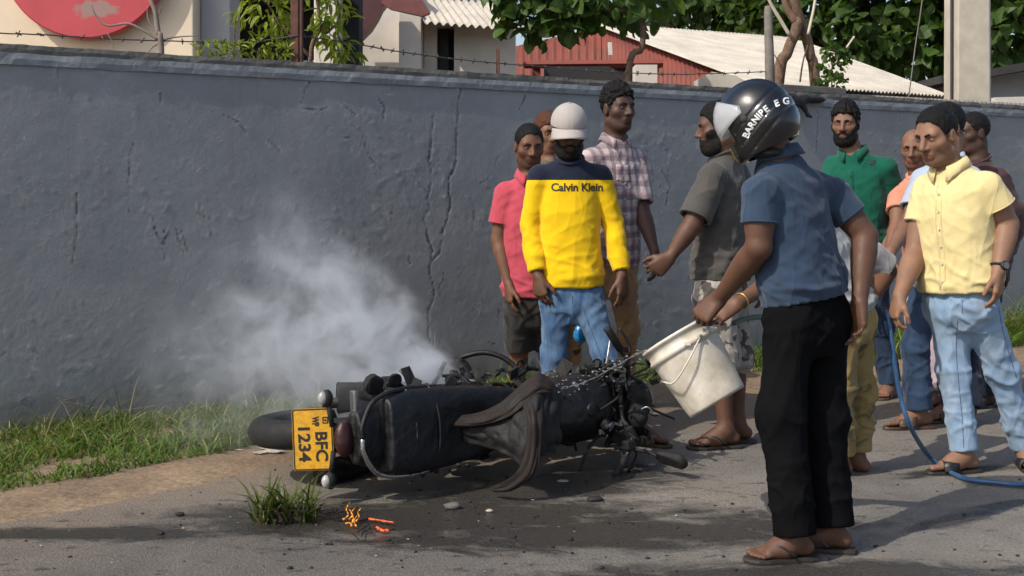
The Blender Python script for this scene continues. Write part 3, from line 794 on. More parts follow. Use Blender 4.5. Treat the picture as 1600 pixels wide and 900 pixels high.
def tree(name, label, base, blobs, limbs, size, count, mat, tmpl, seed, cat='tree', singles=0, group=None, droop=0.4, trunk_r=0.12, visible=None):
    """blobs: (centre, radii) of leaf clumps; limbs: polylines with radii"""
    r = np.random.default_rng(seed); o = empty(name, base); tag(o, label, cat, group); off = np.asarray(base, float)
    for i, (pl, rd) in enumerate(limbs):
        P = catmull(np.asarray(pl, float) - off, 6); R = np.interp(np.linspace(0,1,len(P)), np.linspace(0,1,len(rd)), rd)
        P = P + 0.25*R[:,None]*np.column_stack([perlin(P*5+seed), perlin(P*5+9+seed), P[:,0]*0])
        MB().tube(P, R, 9).build('trunk' if i == 0 else 'branch', M_BARK, o, True)
    P = []; O = []
    tot = sum(np.prod(rr)**(2/3) for _, rr in blobs)
    for c, rr in blobs:
        n = int(count*np.prod(rr)**(2/3)/tot)
        v = r.normal(size=(n,3)); v /= np.linalg.norm(v, axis=1)[:,None]
        rad = r.uniform(0.35, 1.0, n)**0.6
        p = np.asarray(c) + v*rad[:,None]*np.asarray(rr)
        k = perlin(p*(1.6/np.mean(rr))+seed) > -0.22          # gaps between clumps
        P.append(p[k]); O.append(v[k])
    P = np.concatenate(P) - off; O = np.concatenate(O)
    if singles:                                          # the leaves that show largest are things one can pick apart
        w = P + off; px = CX + w[:,0]/w[:,1]*FPX; py = HY - (w[:,2]-CAMH)/w[:,1]*FPX
        vis = (px > -40) & (px < 1640) & (py > -30) & (py < 180)
        if visible is not None: vis &= visible(px, py)
        score = w[:,1] + (~vis)*1e3; idx = np.argsort(score)[:singles]; idx = idx[vis[idx]]
        rest = np.ones(len(P), bool); rest[idx] = False
        me = [mesh_np('leaf', tmpl[0]*[1,1,s_], tmpl[1], False) for s_ in (0.6, 1.3, 2.2)]
        for q in me: q.materials.append(mat)
        X, Y, Z = leaf_frames(P[idx], O[idx], r, droop); s = size*r.uniform(0.7, 1.25, len(idx))
        for k in range(len(idx)):
            l = bpy.data.objects.new('leaf', me[k%3]); COL.objects.link(l); l.parent = o
            l.matrix_local = Matrix.Translation(Vector(P[idx[k]])) @ (Matrix([X[k], Y[k], Z[k]]).transposed()*s[k]).to_4x4()
        P, O = P[rest], O[rest]
    if len(P):
        c = link('crown', leaf_mesh('crown', P, O, size, r, tmpl, droop), mat, o); c['kind'] = 'stuff'
    return o
def vegetation():
    r = np.random.default_rng(5)
    # broad-leaved sapling hanging over the red shed
    d = 10.4
    tree('sapling', 'broad-leaved dark green sapling hanging over the red shed', pix(978,140,d)*[1,1,0],
         [(pix(835,10,d), (0.36,0.3,0.26)), (pix(880,-5,d), (0.42,0.35,0.30)), (pix(930,-10,d), (0.42,0.4,0.28)), (pix(800,-20,d), (0.3,0.3,0.24)), (pix(985,0,d+0.2), (0.40,0.35,0.26)), (pix(850,45,d), (0.24,0.2,0.12)), (pix(905,35,d), (0.2,0.2,0.12)), (pix(800,45,d), (0.12,0.15,0.12))],
         [([pix(975,400,d), pix(982,115,d), pix(1003,75,d), pix(1000,20,d), pix(960,-40,d)], [0.034,0.03,0.026,0.022,0.016]), ([pix(1000,20,d), pix(930,15,d), pix(850,15,d)], [0.03,0.02,0.01]), ([pix(960,-40,d), pix(900,-30,d), pix(810,-10,d)], [0.025,0.02,0.01])],
         0.135, 620, LF_MID, LEAF_B, 21, singles=220, droop=0.55)
    # big trees behind the shed
    def big(label, px, d, blobs, seed, mat, count, size, singles):
        b = [(pix(x, y, d+dz), np.array(rr)) for x, y, dz, rr in blobs]
        bs = pix(px, 300, d+0.6)*[1,1,0]
        c = b[0][0]
        tree('shade_tree', label, bs, b, [([bs, bs*[1,1,0]+[0.1,0,2.0], bs+[0.2,0.1,4.2], bs+[-0.1,0.3,6.5]], [0.3,0.24,0.18,0.08]), ([bs+[0.1,0,2.8], bs+[1.2,-0.4,4.2]], [0.12,0.04]), ([bs+[0.1,0,3.2], bs+[-1.3,-0.3,4.6]], [0.12,0.04])],
             size, count, mat, LEAF_B, seed, singles=singles, group='shade trees behind the shed')
    big('tall shade tree with big leaves rising behind the ridge of the pale roof', 1330, 20, [(1330,10,0,(2.1,1.6,1.5)), (1250,-40,0.5,(1.6,1.5,1.4)), (1400,30,-0.4,(1.4,1.2,1.0)), (1450,60,-0.8,(0.8,0.8,0.6)), (1420,-60,0,(1.8,1.5,1.5)), (1330,-180,0.5,(2.2,2,1.5)), (1340,60,0.4,(1.2,0.9,0.6))], 31, LF_DARK, 3600, 0.24, 300)
    big('shade tree at far right behind the concrete pole and grey hut', 1590, 19, [(1570,0,0,(1.5,1.3,1.3)), (1650,-40,0,(1.6,1.4,1.6)), (1580,60,0.3,(1.0,1.0,0.6)), (1500,-60,0.6,(1.6,1.3,1.3))], 32, LF_DARK, 2000, 0.24, 120)
    big('dark shade tree above the near end of the pale roof', 1130, 22, [(1130,-20,0,(1.6,1.3,0.95)), (1060,-60,0,(1.6,1.4,1.1)), (1190,-40,0,(1.5,1.4,1.3)), (1180,25,-0.6,(0.9,0.8,0.6)), (1100,-150,0,(2.0,1.8,1.4))], 33, LF_DARK, 2400, 0.24, 200)
    # far hazy tree
    bs = pix(1030,300,46)*[1,1,0]
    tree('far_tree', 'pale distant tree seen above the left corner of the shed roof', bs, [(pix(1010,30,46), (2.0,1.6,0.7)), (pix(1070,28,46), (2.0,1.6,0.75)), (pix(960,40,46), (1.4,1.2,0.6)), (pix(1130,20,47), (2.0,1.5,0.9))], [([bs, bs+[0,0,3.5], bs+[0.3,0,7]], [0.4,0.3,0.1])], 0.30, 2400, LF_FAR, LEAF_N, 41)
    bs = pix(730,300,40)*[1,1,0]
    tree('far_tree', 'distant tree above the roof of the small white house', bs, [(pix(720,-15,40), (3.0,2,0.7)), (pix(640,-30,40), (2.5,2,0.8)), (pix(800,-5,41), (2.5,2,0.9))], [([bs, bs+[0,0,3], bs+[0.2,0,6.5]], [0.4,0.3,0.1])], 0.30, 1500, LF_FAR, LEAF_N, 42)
    # lime bush by the rusty post
    d = 7.75
    tree('leafy_bush', 'lime green bush with drooping leaves round the rusty post', pix(470,140,d)*[1,1,0],
         [(pix(420,15,d), (0.14,0.12,0.14)), (pix(440,45,d), (0.07,0.08,0.09)), (pix(520,15,d), (0.13,0.12,0.13)), (pix(510,45,d), (0.10,0.1,0.09)), (pix(525,70,d), (0.10,0.1,0.06)), (pix(545,85,d), (0.09,0.07,0.03)), (pix(470,-40,d), (0.4,0.3,0.16)), (pix(375,20,d), (0.05,0.06,0.06))],
         [([pix(480,300,d), pix(485,90,d), pix(500,40,d), pix(490,-30,d)], [0.02,0.016,0.012,0.008]), ([pix(485,90,d), pix(440,40,d), pix(415,0,d)], [0.012,0.008,0.005]), ([pix(500,60,d), pix(530,30,d), pix(525,-10,d)], [0.01,0.008,0.005])],
         0.085, 720, LF_LIME, LEAF_N, 51, 'bush', singles=160, droop=0.75)
    tree('wall_weed', 'low green weeds sprouting on the wall between the pillar and the rusty post', pix(400,140,7.3)*[1,1,0],
         [(pix(330,75,7.2), (0.10,0.06,0.04)), (pix(370,78,7.25), (0.09,0.06,0.05)), (pix(405,72,7.3), (0.07,0.06,0.07)), (pix(435,80,7.35), (0.09,0.06,0.04))], [([pix(366,300,7.3), pix(366,60,7.3), pix(372,20,7.3)], [0.006,0.005,0.003]), ([pix(405,300,7.3), pix(405,75,7.3)], [0.006,0.004])],
         0.05, 300, LF_LIME, LEAF_N, 52, 'weeds', droop=0.1)
    tree('wall_weed', 'small speckled weed on the wall top right of the forked trunk', pix(1300,160,9.8)*[1,1,0],
         [(pix(1300,80,9.8), (0.08,0.08,0.05)), (pix(1304,105,9.8), (0.10,0.08,0.06)), (pix(1298,130,9.8), (0.13,0.1,0.05)), (pix(1320,88,9.8), (0.07,0.06,0.03))], [([pix(1298,300,9.8), pix(1300,110,9.8), pix(1304,75,9.8)], [0.008,0.006,0.003])],
         0.05, 260, LF_MID, LEAF_B, 53, 'weeds', droop=0.2)
    # forked cut trunk
    d = 10.3
    o = empty('forked_tree', pix(1245,160,d)*[1,1,0]); off = np.array(o.location); tag(o, 'bare forked brown tree trunk with pale sticks behind the wall', 'tree')
    for nm, pl, rd, mt in (('trunk', [(1205,400,0),(1216,130,0),(1232,80,0),(1246,38,0.0),(1240,30,0)], [0.06,0.052,0.046,0.046,0.026], M_BARK), ('trunk', [(1290,400,0.1),(1274,130,0.1),(1266,85,0.08),(1256,45,0.06),(1243,10,0),(1232,-40,0)], [0.05,0.046,0.043,0.046,0.042,0.034], M_BARK),
                           ('stick', [(1234,56,-0.1),(1215,24,-0.12),(1196,-10,-0.15)], [0.016,0.015,0.013], M_STICK), ('stick', [(1263,54,-0.1),(1270,20,-0.1),(1277,-20,-0.1)], [0.013,0.012,0.011], M_STICK), ('stick', [(1335,57,0),(1320,78,0),(1312,90,0)], [0.008,0.008,0.006], M_STICK),
                           ('twig', [(1222,125,-0.1),(1218,100,-0.1),(1210,85,-0.1)], [0.010,0.008,0.004], M_BARK), ('twig', [(1250,128,0),(1255,95,0),(1262,70,0)], [0.008,0.007,0.004], M_BARK), ('branch', [(1244,35,0),(1228,10,0),(1222,-30,0)], [0.035,0.03,0.02], M_BARK)):
        P = catmull([pix(x, y, d+z)-off for x, y, z in pl], 6); R = np.interp(np.linspace(0,1,len(P)), np.linspace(0,1,len(rd)), rd)
        P = P + 0.3*R[:,None]*np.column_stack([perlin(P*6), perlin(P*6+4), P[:,0]*0])
        MB().tube(P, R, 9).build(nm, mt, o, True)
    # bare twig tree in front of the cream wall
    d = 7.0
    o = empty('bare_twigs', pix(250,140,d)*[1,1,0]); off = np.array(o.location); tag(o, 'thin bare branching shrub in front of the red disc', 'shrub')
    for nm, pl, rd in (('trunk', [(258,300),(252,78),(247,50),(243,20),(236,0),(228,-30)], [0.02,0.018,0.016,0.014,0.013,0.010]), ('branch', [(247,62),(225,48),(200,37),(168,40),(150,25),(142,5)], [0.009,0.008,0.007,0.006,0.005,0.003]), ('branch', [(248,65),(262,60),(285,57),(310,56)], [0.007,0.006,0.004,0.003]), ('twig', [(245,50),(232,30),(230,10)], [0.006,0.005,0.003]), ('twig', [(250,66),(238,74),(232,82)], [0.006,0.004,0.003]),
                       ('twig', [(244,28),(250,18),(252,8)], [0.005,0.004,0.002]), ('twig', [(168,52),(175,65),(178,76)], [0.004,0.003,0.002])):
        P = catmull([pix(x, y, d)-off for x, y in pl], 5); R = np.interp(np.linspace(0,1,len(P)), np.linspace(0,1,len(rd)), rd)
        MB().tube(P, R, 7).build(nm, M_TWIG, o, True)
M_STICK = simple('peeled_stick', (0.55, 0.48, 0.38), 0.8, var=0.2)
M_TWIG = simple('grey_twig', (0.20, 0.16, 0.13), 0.9, var=0.3)
vegetation()
def wall_top_things():
    d = 7.45
    m = MB(); q = pix(464, 0, d)
    m.box((q[0]-0.034, q[1]-0.03, 1.9), (q[0]+0.012, q[1]-0.022, 3.1)); m.box((q[0]+0.006, q[1]-0.0215, 1.9), (q[0]+0.034, q[1]+0.03, 3.1))
    tag(m.build('fence_post', M_RUST, bevel=0.002), 'thick rusty angle iron post among the lime green leaves', 'post')
    q = pix(778, 100, 9.0); tag(MB().box((q[0]-0.014,q[1]-0.014,1.85),(q[0]+0.014,q[1]+0.014,2.33)).build('fence_post', M_RUST, bevel=0.002), 'short thin rusty post on the wall below the sapling', 'post')
    q = pix(1203, 100, 10.0); P = [[q[0]+0.01,q[1],1.8],[q[0],q[1],2.3],[q[0]-0.015,q[1],2.76],[q[0]-0.02,q[1],2.80]]
    tag(MB().tube(P, [0.042,0.04,0.034,0.02], 9).build('fence_post', M_WOODG, None, True), 'grey weathered wooden post left of the forked trunk', 'post')
    # barbed wire
    r = np.random.default_rng(8)
    def wire(pts, label, n=10):
        m = MB(); P = catmull([pix(*p) for p in pts], 14); s = np.linspace(0, 1, len(P))
        P[:,2] += 0.006*perlin(np.column_stack([s*20, s*0, s*0]))
        m.tube(P, 0.0042, 6)
        L_ = np.concatenate([[0], np.cumsum(np.linalg.norm(np.diff(P, axis=0), axis=1))])
        for t in np.arange(0.06, L_[-1], 0.115):
            c = np.array([np.interp(t, L_, P[:,i]) for i in range(3)])
            for _ in range(2):
                v = unit(r.normal(size=3))*0.020; m.tube([c-v, c+v], 0.0035, 4)
            m.ball(c, 0.0085, 6, 4)
        tag(m.build('barbed_wire', M_WIRE), label, 'wire', 'barbed wire strands over the wall')
    wire([(-60,50,6.6),(60,54,6.8),(160,60,7.0),(260,64,7.2),(380,66,7.35),(464,56,7.42)], 'barbed wire strand in front of the cream building')
    wire([(464,55,7.42),(540,66,7.8),(620,80,8.3),(700,91,8.7),(778,99,9.0)], 'barbed wire strand between the two rusty posts')
    wire([(778,99,9.0),(860,105,9.2),(950,112,9.4),(1060,116,9.7),(1203,112,10.0)], 'barbed wire strand in front of the red shed')
    # corrugated strip just behind the wall at right
    def wp(px, py):
        s, z = wallpix(px, py, -0.22); xy = wallxy(s, -0.22); return np.array([xy[0], xy[1], z])
    a, b = wp(1310,146), wp(1760,170); o = empty('metal_fence_strip', a*[1,1,0]); off = np.array(o.location)
    tag(o, 'low grey corrugated sheet strip behind the wall below the pale roof', 'fence')
    corrugated('sheet', a, b, b*[1,1,0]+[0,0,1.6], a*[1,1,0]+[0,0,1.6], simple('grey_sheet', (0.20,0.19,0.18), 0.7), o, off, 0.06, 0.012, 2)
    # loose plank and rag on the coping
    s, z = wallpix(1255, 140, -0.08); xy = wallxy(s, -0.08)
    M = Matrix.Translation((xy[0], xy[1], WALL_H)) @ Matrix.Rotation(math.atan2(WE[1], WE[0]), 4, 'Z')
    tag(MB().box((-0.35,-0.05,0.006),(0.42,0.05,0.055), M).build('plank', M_WOODG, bevel=0.004), 'weathered plank lying on the wall behind the helmet', 'plank')
    g = Field((-0.28,-0.12,-0.20), (0.30,0.12,0.12), 0.006)
    for p_, k in ((P_ell((0.10,0,0.005),(0.13,0.045,0.030)),0), (P_cap((0.0,-0.01,0.0),(-0.12,-0.02,-0.03),(0.035,0.045)),0.03), (P_cap((-0.05,-0.03,-0.03),(0.00,-0.045,-0.12),(0.03,0.014)),0.02), (P_cap((0.0,-0.045,-0.12),(0.04,-0.045,-0.135),(0.012,0.008)),0.015), (P_ell((-0.16,-0.02,-0.01),(0.09,0.04,0.05)),0.02)): g.op(p_, k)
    V, F = g.mesh(); V = V + vnormals(V, F)*(0.006*perlin(V*28))[:,None]
    s, z = wallpix(1250, 156, 0.0); xy = wallxy(s, 0.035)
    o = link('rag', mesh_np('rag', V, F), simple('black_rag_cloth', (0.010,0.010,0.011), 0.75, var=0.3), None, (xy[0], xy[1], z)); o.rotation_euler.z = math.atan2(WE[1], WE[0])
    tag(o, 'black rag hanging over the wall coping just right of the helmet', 'rag')
wall_top_things()

# ---- grass
GR1 = leaf_mat('grass_green', (0.055,0.115,0.016), (0.155,0.235,0.038), 0.3, 1.5); GR2 = leaf_mat('grass_dry', (0.17,0.15,0.06), (0.33,0.28,0.13), 0.25, 3)
def blades(P, H, lean, r, wid=0.006, seg=3):
    n = len(P); a = r.uniform(0, 2*math.pi, n); dr = np.stack([np.cos(a), np.sin(a)], 1); b2 = r.uniform(0, 2*math.pi, n); sd = np.stack([np.cos(b2), np.sin(b2)], 1)
    V = np.zeros((n, 2*seg+1, 3))
    for i in range(seg+1):
        t = i/seg; w = wid*(1-t**1.6)*r.uniform(0.7,1.3,n)
        c = np.column_stack([P[:,:2] + dr*(lean*H*t**1.8)[:,None], P[:,2] + H*(t - 0.35*np.minimum(lean,1.5)*t**2.5)])
        if i < seg:
            V[:,2*i,:] = c + np.column_stack([sd*w[:,None], w*0]); V[:,2*i+1,:] = c - np.column_stack([sd*w[:,None], w*0])
        else: V[:,2*i,:] = c
    F4 = []; base = np.arange(n)*(2*seg+1)
    for i in range(seg-1): F4.append(np.stack([base+2*i, base+2*i+1, base+2*i+3, base+2*i+2], 1))
    tri = np.stack([base+2*seg-2, base+2*seg-1, base+2*seg, base+2*seg], 1)
    return V.reshape(-1,3), np.concatenate(F4), tri[:,:3]
def grass_obj(name, P, H, lean, r, mat, wid=0.006):
    V, F4, F3 = blades(P, H, lean, r, wid)
    me = bpy.data.meshes.new(name); nl = F4.size + F3.size
    me.vertices.add(len(V)); me.vertices.foreach_set('co', V.astype(np.float32).ravel())
    me.loops.add(nl); me.loops.foreach_set('vertex_index', np.concatenate([F4.ravel(), F3.ravel()]).astype(np.int32))
    me.polygons.add(len(F4)+len(F3)); me.polygons.foreach_set('loop_start', np.concatenate([np.arange(len(F4))*4, F4.size+np.arange(len(F3))*3]).astype(np.int32))
    me.update(calc_edges=True); me.validate()
    return link(name, me, mat)
def grass():
    r = np.random.default_rng(77)
    for mat, cnt, hm, nm, lb in ((GR1, 46000, 1.0, 'grass', 'green grass growing along the foot of the wall'), (GR2, 8500, 1.1, 'dry_grass', 'dry straw-coloured grass among the green along the wall')):
        s = r.uniform(-4, 13, cnt*2); keep = r.random(cnt*2) < np.interp(s, [-4,-0.5,1.6,2.2,2.6,4.6,5.2,13], [0.6,1,1,0.8,0.35,0.35,0.7,0.7]); s = s[keep][:cnt]
        wmax = np.interp(s, [-4,-0.4,0.3,1.0,1.7,2.1,2.8,4.5,6,13], [1.30,1.22,1.08,0.90,0.62,0.40,0.30,0.42,0.5,0.55]) + 0.10*perlin(np.column_stack([s*2.3, s*0, s*0]))
        t = r.random(len(s))**0.9; o = 0.02 + t*wmax
        xy = W0[None] + WE[None]*s[:,None] + WN[None]*o[:,None]
        cl = perlin(np.column_stack([xy*2.6, s*0])) + 0.6*perlin(np.column_stack([xy*7, s*0]))
        k = cl > -0.32 + 0.45*t*(mat is GR2) ; s, o, xy, cl, t = s[k], o[k], xy[k], cl[k], t[k]
        H = hm*(0.060 + 0.105*np.clip(cl+0.45, 0, 1.2))*r.uniform(0.55,1.35,len(s))*np.interp(s, [-4,2,5,8,13],[1,1,1.2,2.2,2.4])*(1.15-0.55*t)
        tall = r.random(len(s)) < 0.03; H[tall] *= 2.0
        tag(grass_obj(nm, np.column_stack([xy, gz(xy[:,0], xy[:,1])+0.012]), H, r.uniform(0.3,1.5,len(s)), r, mat, 0.0048), lb, 'grass', kind='stuff')
    # dried vine stems lying on the wall foot
    m = MB()
    for pts in ([(98,628),(122,632),(150,638),(190,641),(240,634)], [(100,625),(118,622),(122,632)], [(40,640),(60,652),(90,656)], [(680,520),(680,560),(681,600)], [(690,572),(684,590)]):
        q = []
        for x, y in pts:
            s_, z_ = wallpix(x, y, 0.05); xy = wallxy(s_, 0.05); q.append([xy[0], xy[1], z_])
        m.tube(catmull(q, 5), 0.0026, 5)
    tag(m.build('dry_stem', M_TWIG), 'dry pale stems clinging to the foot of the wall', 'stems', kind='stuff')
grass()
# ------------------------------------------------------------------ people
def skin_mat(name, col):
    m, N, L, b = nt(name)
    v = coords(N, L)
    f = noise(N, L, v, 9, 5, 0.6)
    c = ramp(N, L, f, [(0.3, [x*0.86 for x in col]), (0.7, [min(1, x*1.14) for x in col])])
    a = N.new('ShaderNodeVertexColor'); a.layer_name = 'tint'
    c = mixc(N, L, 1.0, c, a.outputs[0], 'MULTIPLY')
    L.new(c, b.inputs['Base Color'])
    L.new(ramp(N, L, noise(N, L, v, 30, 3), [(0.3, 0.5), (0.7, 0.66)]), b.inputs['Roughness'])
    b.inputs['Specular IOR Level'].default_value = 0.38
    b.inputs['Subsurface Weight'].default_value = 0.12
    b.inputs['Subsurface Radius'].default_value = (0.012, 0.005, 0.003)
    b.inputs['Subsurface Scale'].default_value = 0.6
    bump(N, L, b, noise(N, L, v, 140, 4, 0.6), 0.22, 0.002)
    return m
SKIN = {'dark': skin_mat('skin_dark', (0.105, 0.050, 0.030)), 'deep': skin_mat('skin_deep', (0.072, 0.036, 0.025)),
        'brown': skin_mat('skin_brown', (0.19, 0.095, 0.058)), 'tan': skin_mat('skin_tan', (0.245, 0.132, 0.083)),
        'mid': skin_mat('skin_mid', (0.145, 0.068, 0.040))}
def hair_mat(name, col):
    m, N, L, b = nt(name)
    v = coords(N, L)
    f = noise(N, L, v, 130, 4, 0.7, 1.5)
    L.new(ramp(N, L, f, [(0.3, [x*0.5 for x in col]), (0.75, [x*1.6 for x in col])]), b.inputs['Base Color'])
    b.inputs['Roughness'].default_value = 0.55
    b.inputs['Specular IOR Level'].default_value = 0.2
    bump(N, L, b, f, 0.9, 0.006)
    return m
HAIR = hair_mat('hair_black', (0.0075, 0.0065, 0.006)); HAIR_RED = hair_mat('hair_hennaed', (0.09, 0.035, 0.018))
BEARD = hair_mat('beard_black', (0.010, 0.008, 0.007))
def eye_mat():
    m, N, L, b = nt('eyeball')
    t = N.new('ShaderNodeTexCoord'); s = N.new('ShaderNodeSeparateXYZ'); L.new(t.outputs['Object'], s.inputs[0])
    L.new(ramp(N, L, s.outputs[1], [(0.0080, (0.40, 0.33, 0.27)), (0.0088, (0.015, 0.008, 0.005))]), b.inputs['Base Color'])
    b.inputs['Roughness'].default_value = 0.15
    return m
EYE = eye_mat()
_eb = MB().ball((0,0,0), 0.0122, 12, 9); EYE_ME = _eb.mesh('eye', True); EYE_ME.materials.append(EYE)

def E(c, r): return P_ell(c, r)
HEAD = [  # local head: x right, y forward, z up, chin at -0.118, crown at +0.118
    (P_ell((0,-0.014,0.036), (0.0765,0.096,0.083)), 0, 'add'),
    (P_ell((0,0.018,-0.030), (0.064,0.074,0.078)), 0.03, 'add'),
    (P_cap((-0.026,0.030,-0.092), (0.026,0.030,-0.092), 0.026), 0.035, 'add'),
    (P_ell((0,0.066,-0.098), (0.024,0.020,0.018)), 0.03, 'add'),
    (P_cap((-0.052,-0.01,-0.070), (-0.020,0.045,-0.098), (0.018,0.016)), 0.03, 'add'),
    (P_cap((0.052,-0.01,-0.070), (0.020,0.045,-0.098), (0.018,0.016)), 0.03, 'add'),
    (P_ell((-0.046,0.050,-0.020), (0.024,0.024,0.020)), 0.025, 'add'),
    (P_ell((0.046,0.050,-0.020), (0.024,0.024,0.020)), 0.025, 'add'),
    (P_cap((-0.040,0.068,0.026), (0.040,0.068,0.026), 0.014), 0.022, 'add'),
    (P_ell((-0.032,0.094,0.006), (0.018,0.020,0.012)), 0.012, 'sub'),
    (P_ell((0.032,0.094,0.006), (0.018,0.020,0.012)), 0.012, 'sub'),
    (P_ell((-0.032,0.068,0.005), (0.0150,0.0150,0.0110)), 0.006, 'add'),
    (P_ell((0.032,0.068,0.005), (0.0150,0.0150,0.0110)), 0.006, 'add'),
    (P_cap((0,0.082,0.020), (0,0.109,-0.026), (0.0090,0.0130)), 0.012, 'add'),
    (P_ell((-0.0135,0.093,-0.031), (0.0095,0.011,0.0085)), 0.008, 'add'),
    (P_ell((0.0135,0.093,-0.031), (0.0095,0.011,0.0085)), 0.008, 'add'),
    (P_ell((0,0.079,-0.064), (0.030,0.015,0.020)), 0.012, 'add'),
    (P_cap((-0.019,0.086,-0.0585), (0.019,0.086,-0.0585), 0.0075), 0.006, 'add'),
    (P_cap((-0.015,0.085,-0.0725), (0.015,0.085,-0.0725), 0.0085), 0.006, 'add'),
    (P_cap((-0.022,0.0955,-0.0668), (0,0.1005,-0.0650), 0.0036), 0.005, 'sub'),
    (P_cap((0.022,0.0955,-0.0668), (0,0.1005,-0.0650), 0.0036), 0.005, 'sub'),
    (P_ell((-0.078,-0.010,-0.008), (0.009,0.020,0.033)), 0.010, 'add'),
    (P_ell((0.078,-0.010,-0.008), (0.009,0.020,0.033)), 0.010, 'add'),
    (P_ell((-0.089,-0.008,-0.004), (0.006,0.010,0.018)), 0.006, 'sub'),
    (P_ell((0.089,-0.008,-0.004), (0.006,0.010,0.018)), 0.006, 'sub'),
]
def head_sdf(x, y, z):
    v = None
    for (fn, lo, hi), k, mode in HEAD:
        d = fn(x, y, z)
        if v is None: v = d; continue
        if mode == 'sub':
            d = -d; h = np.maximum(k - np.abs(v-d), 0) / k; v = np.maximum(v, d) + h*h*k*0.25
        else:
            h = np.maximum(k - np.abs(v-d), 0) / k; v = np.minimum(v, d) - h*h*k*0.25
    return v
def P_local(fn, c, M, s, rad):
    """a solid given in its own frame (rows of M), scale s, centred at c"""
    c = np.asarray(c, f32); M = np.asarray(M).astype(f32)
    def g(X, Y, Z):
        x, y, z = (X-c[0])/f32(s), (Y-c[1])/f32(s), (Z-c[2])/f32(s)
        return fn(M[0,0]*x+M[0,1]*y+M[0,2]*z, M[1,0]*x+M[1,1]*y+M[1,2]*z, M[2,0]*x+M[2,1]*y+M[2,2]*z) * f32(s)
    return g, c - rad, c + rad
def P_sleeve(a, b, ra, rb, wall=0.017, deep=0.030, prof=None, ell=None):
    """cloth tube a -> b with an open, cut end at b"""
    a = np.asarray(a, float); b = np.asarray(b, float); d = unit(b-a); L = np.linalg.norm(b-a); e = b + d*0.12
    pr = prof or [(0, ra), (1, rb)]
    pr = [(t*L/(L+0.12), r) for t, r in pr] + [(1, pr[-1][1])]
    out = P_cap(a, e, None, pr); inn = P_cap(b - d*deep, e, rb - wall)
    def fn(X, Y, Z):
        v = out[0](X, Y, Z); pl = ((X-b[0])*d[0] + (Y-b[1])*d[1] + (Z-b[2])*d[2]).astype(f32)
        v = np.maximum(v, pl)
        return np.maximum(v, -inn[0](X, Y, Z))
    rm = max(r for _, r in pr)
    return fn, np.minimum(a, b) - rm, np.maximum(a, b) + rm
def hand_prims(w, d, n, right=True, curl=0.4, k=1.0, spread=0.1, thumb=0.6):
    d = unit(d); n = np.asarray(n, float); n = unit(n - d*(n@d)); s = np.cross(d, n) if right else -np.cross(d, n)
    out = []; w = np.asarray(w, float)
    lat = [0.0345, 0.0118, -0.0118, -0.034]; ln = [0.071, 0.079, 0.073, 0.058]; base = [0.090, 0.094, 0.089, 0.080]; rr = [0.0084, 0.0086, 0.0082, 0.0074]
    cur = curl if hasattr(curl, '__len__') else [curl*0.85, curl, curl*1.08, curl*1.15]
    for i in range(4):
        kn = w + (d*base[i] + s*lat[i]) * k
        out.append((P_cap(w + s*lat[i]*0.55*k + d*0.008, kn, (0.0165*k, 0.0128*k)), 0.016))
        p = kn; a = cur[i]*0.8
        dd = unit(d + s*spread*lat[i]*6)
        for fr, ex in ((0.46, 0), (0.30, 1.0), (0.24, 0.7)):
            a += ex*cur[i]
            q = p + (dd*math.cos(a) + n*math.sin(a)) * ln[i]*fr*k
            out.append((P_cap(p, q, (rr[i]*k, rr[i]*k*0.86)), 0.0015)); p = q
    # thumb: leaves the side of the palm near its base
    t0 = w + (d*0.022 + s*0.022 + n*0.004)*k
    t1 = t0 + (d*0.030 + s*0.026 + n*0.012)*k
    t2 = t1 + unit(d*0.85 + s*(0.75-thumb*0.5) + n*thumb*0.6)*0.034*k
    t3 = t2 + unit(d*0.95 + s*(0.35-thumb*0.5) + n*thumb*0.8)*0.027*k
    out += [(P_cap(t0, t1, (0.017*k, 0.0125*k)), 0.014), (P_cap(t1, t2, (0.0118*k, 0.0105*k)), 0.005), (P_cap(t2, t3, (0.0105*k, 0.0088*k)), 0.004)]
    out.append((P_ell(w + (d*0.045 - n*0.002)*k, (0.042*k, 0.036*k, 0.0165*k), np.array([d, s, n])), 0.014))
    return out, s
def foot_prims(A, t, right=True, k=1.0):
    """A ankle centre, t toe direction on the ground; the sole is 0.078 below A"""
    t = unit([t[0], t[1], 0]); s = np.cross(t, [0,0,1.0]); s = s if not right else -s   # towards the big toe
    A = np.asarray(A, float); z = A[2] - 0.078*k
    def p(f, l, h): return np.array([A[0], A[1], z]) + (t*f + s*l)*k + np.array([0, 0, h*k])
    out = [(P_cap(p(-0.045,0,0.034), p(0.05,0,0.038), (0.033*k,0.036*k)), 0.03), (P_cap(A, p(0.075,0.004,0.040), (0.038*k,0.030*k)), 0.03),
           (P_cap(p(0.05,0.004,0.034), p(0.125,0.014,0.023), (0.034*k,0.022*k)), 0.03), (P_cap(p(0.05,-0.014,0.026), p(0.115,-0.024,0.020), (0.028*k,0.019*k)), 0.025)]
    for l0, l1, f0, f1, r in ((0.026,0.022,0.135,0.185,0.0145), (0.007,0.004,0.135,0.182,0.0105), (-0.009,-0.012,0.130,0.172,0.0100), (-0.023,-0.027,0.122,0.160,0.0095), (-0.035,-0.040,0.112,0.145,0.0092)):
        out.append((P_cap(p(f0,l0,r+0.004), p(f1,l1,r), (r*k,r*k)), 0.003))
    return out
def project(bvh, pts, direc, off, back=0.6):
    """drop points onto a surface along direc; None where they miss"""
    res = []; dv = Vector(direc).normalized()
    for q in pts:
        h = bvh.ray_cast(Vector(q) - dv*back, dv, back*2)
        res.append(None if h[0] is None else h[0] - dv*off)
    return res
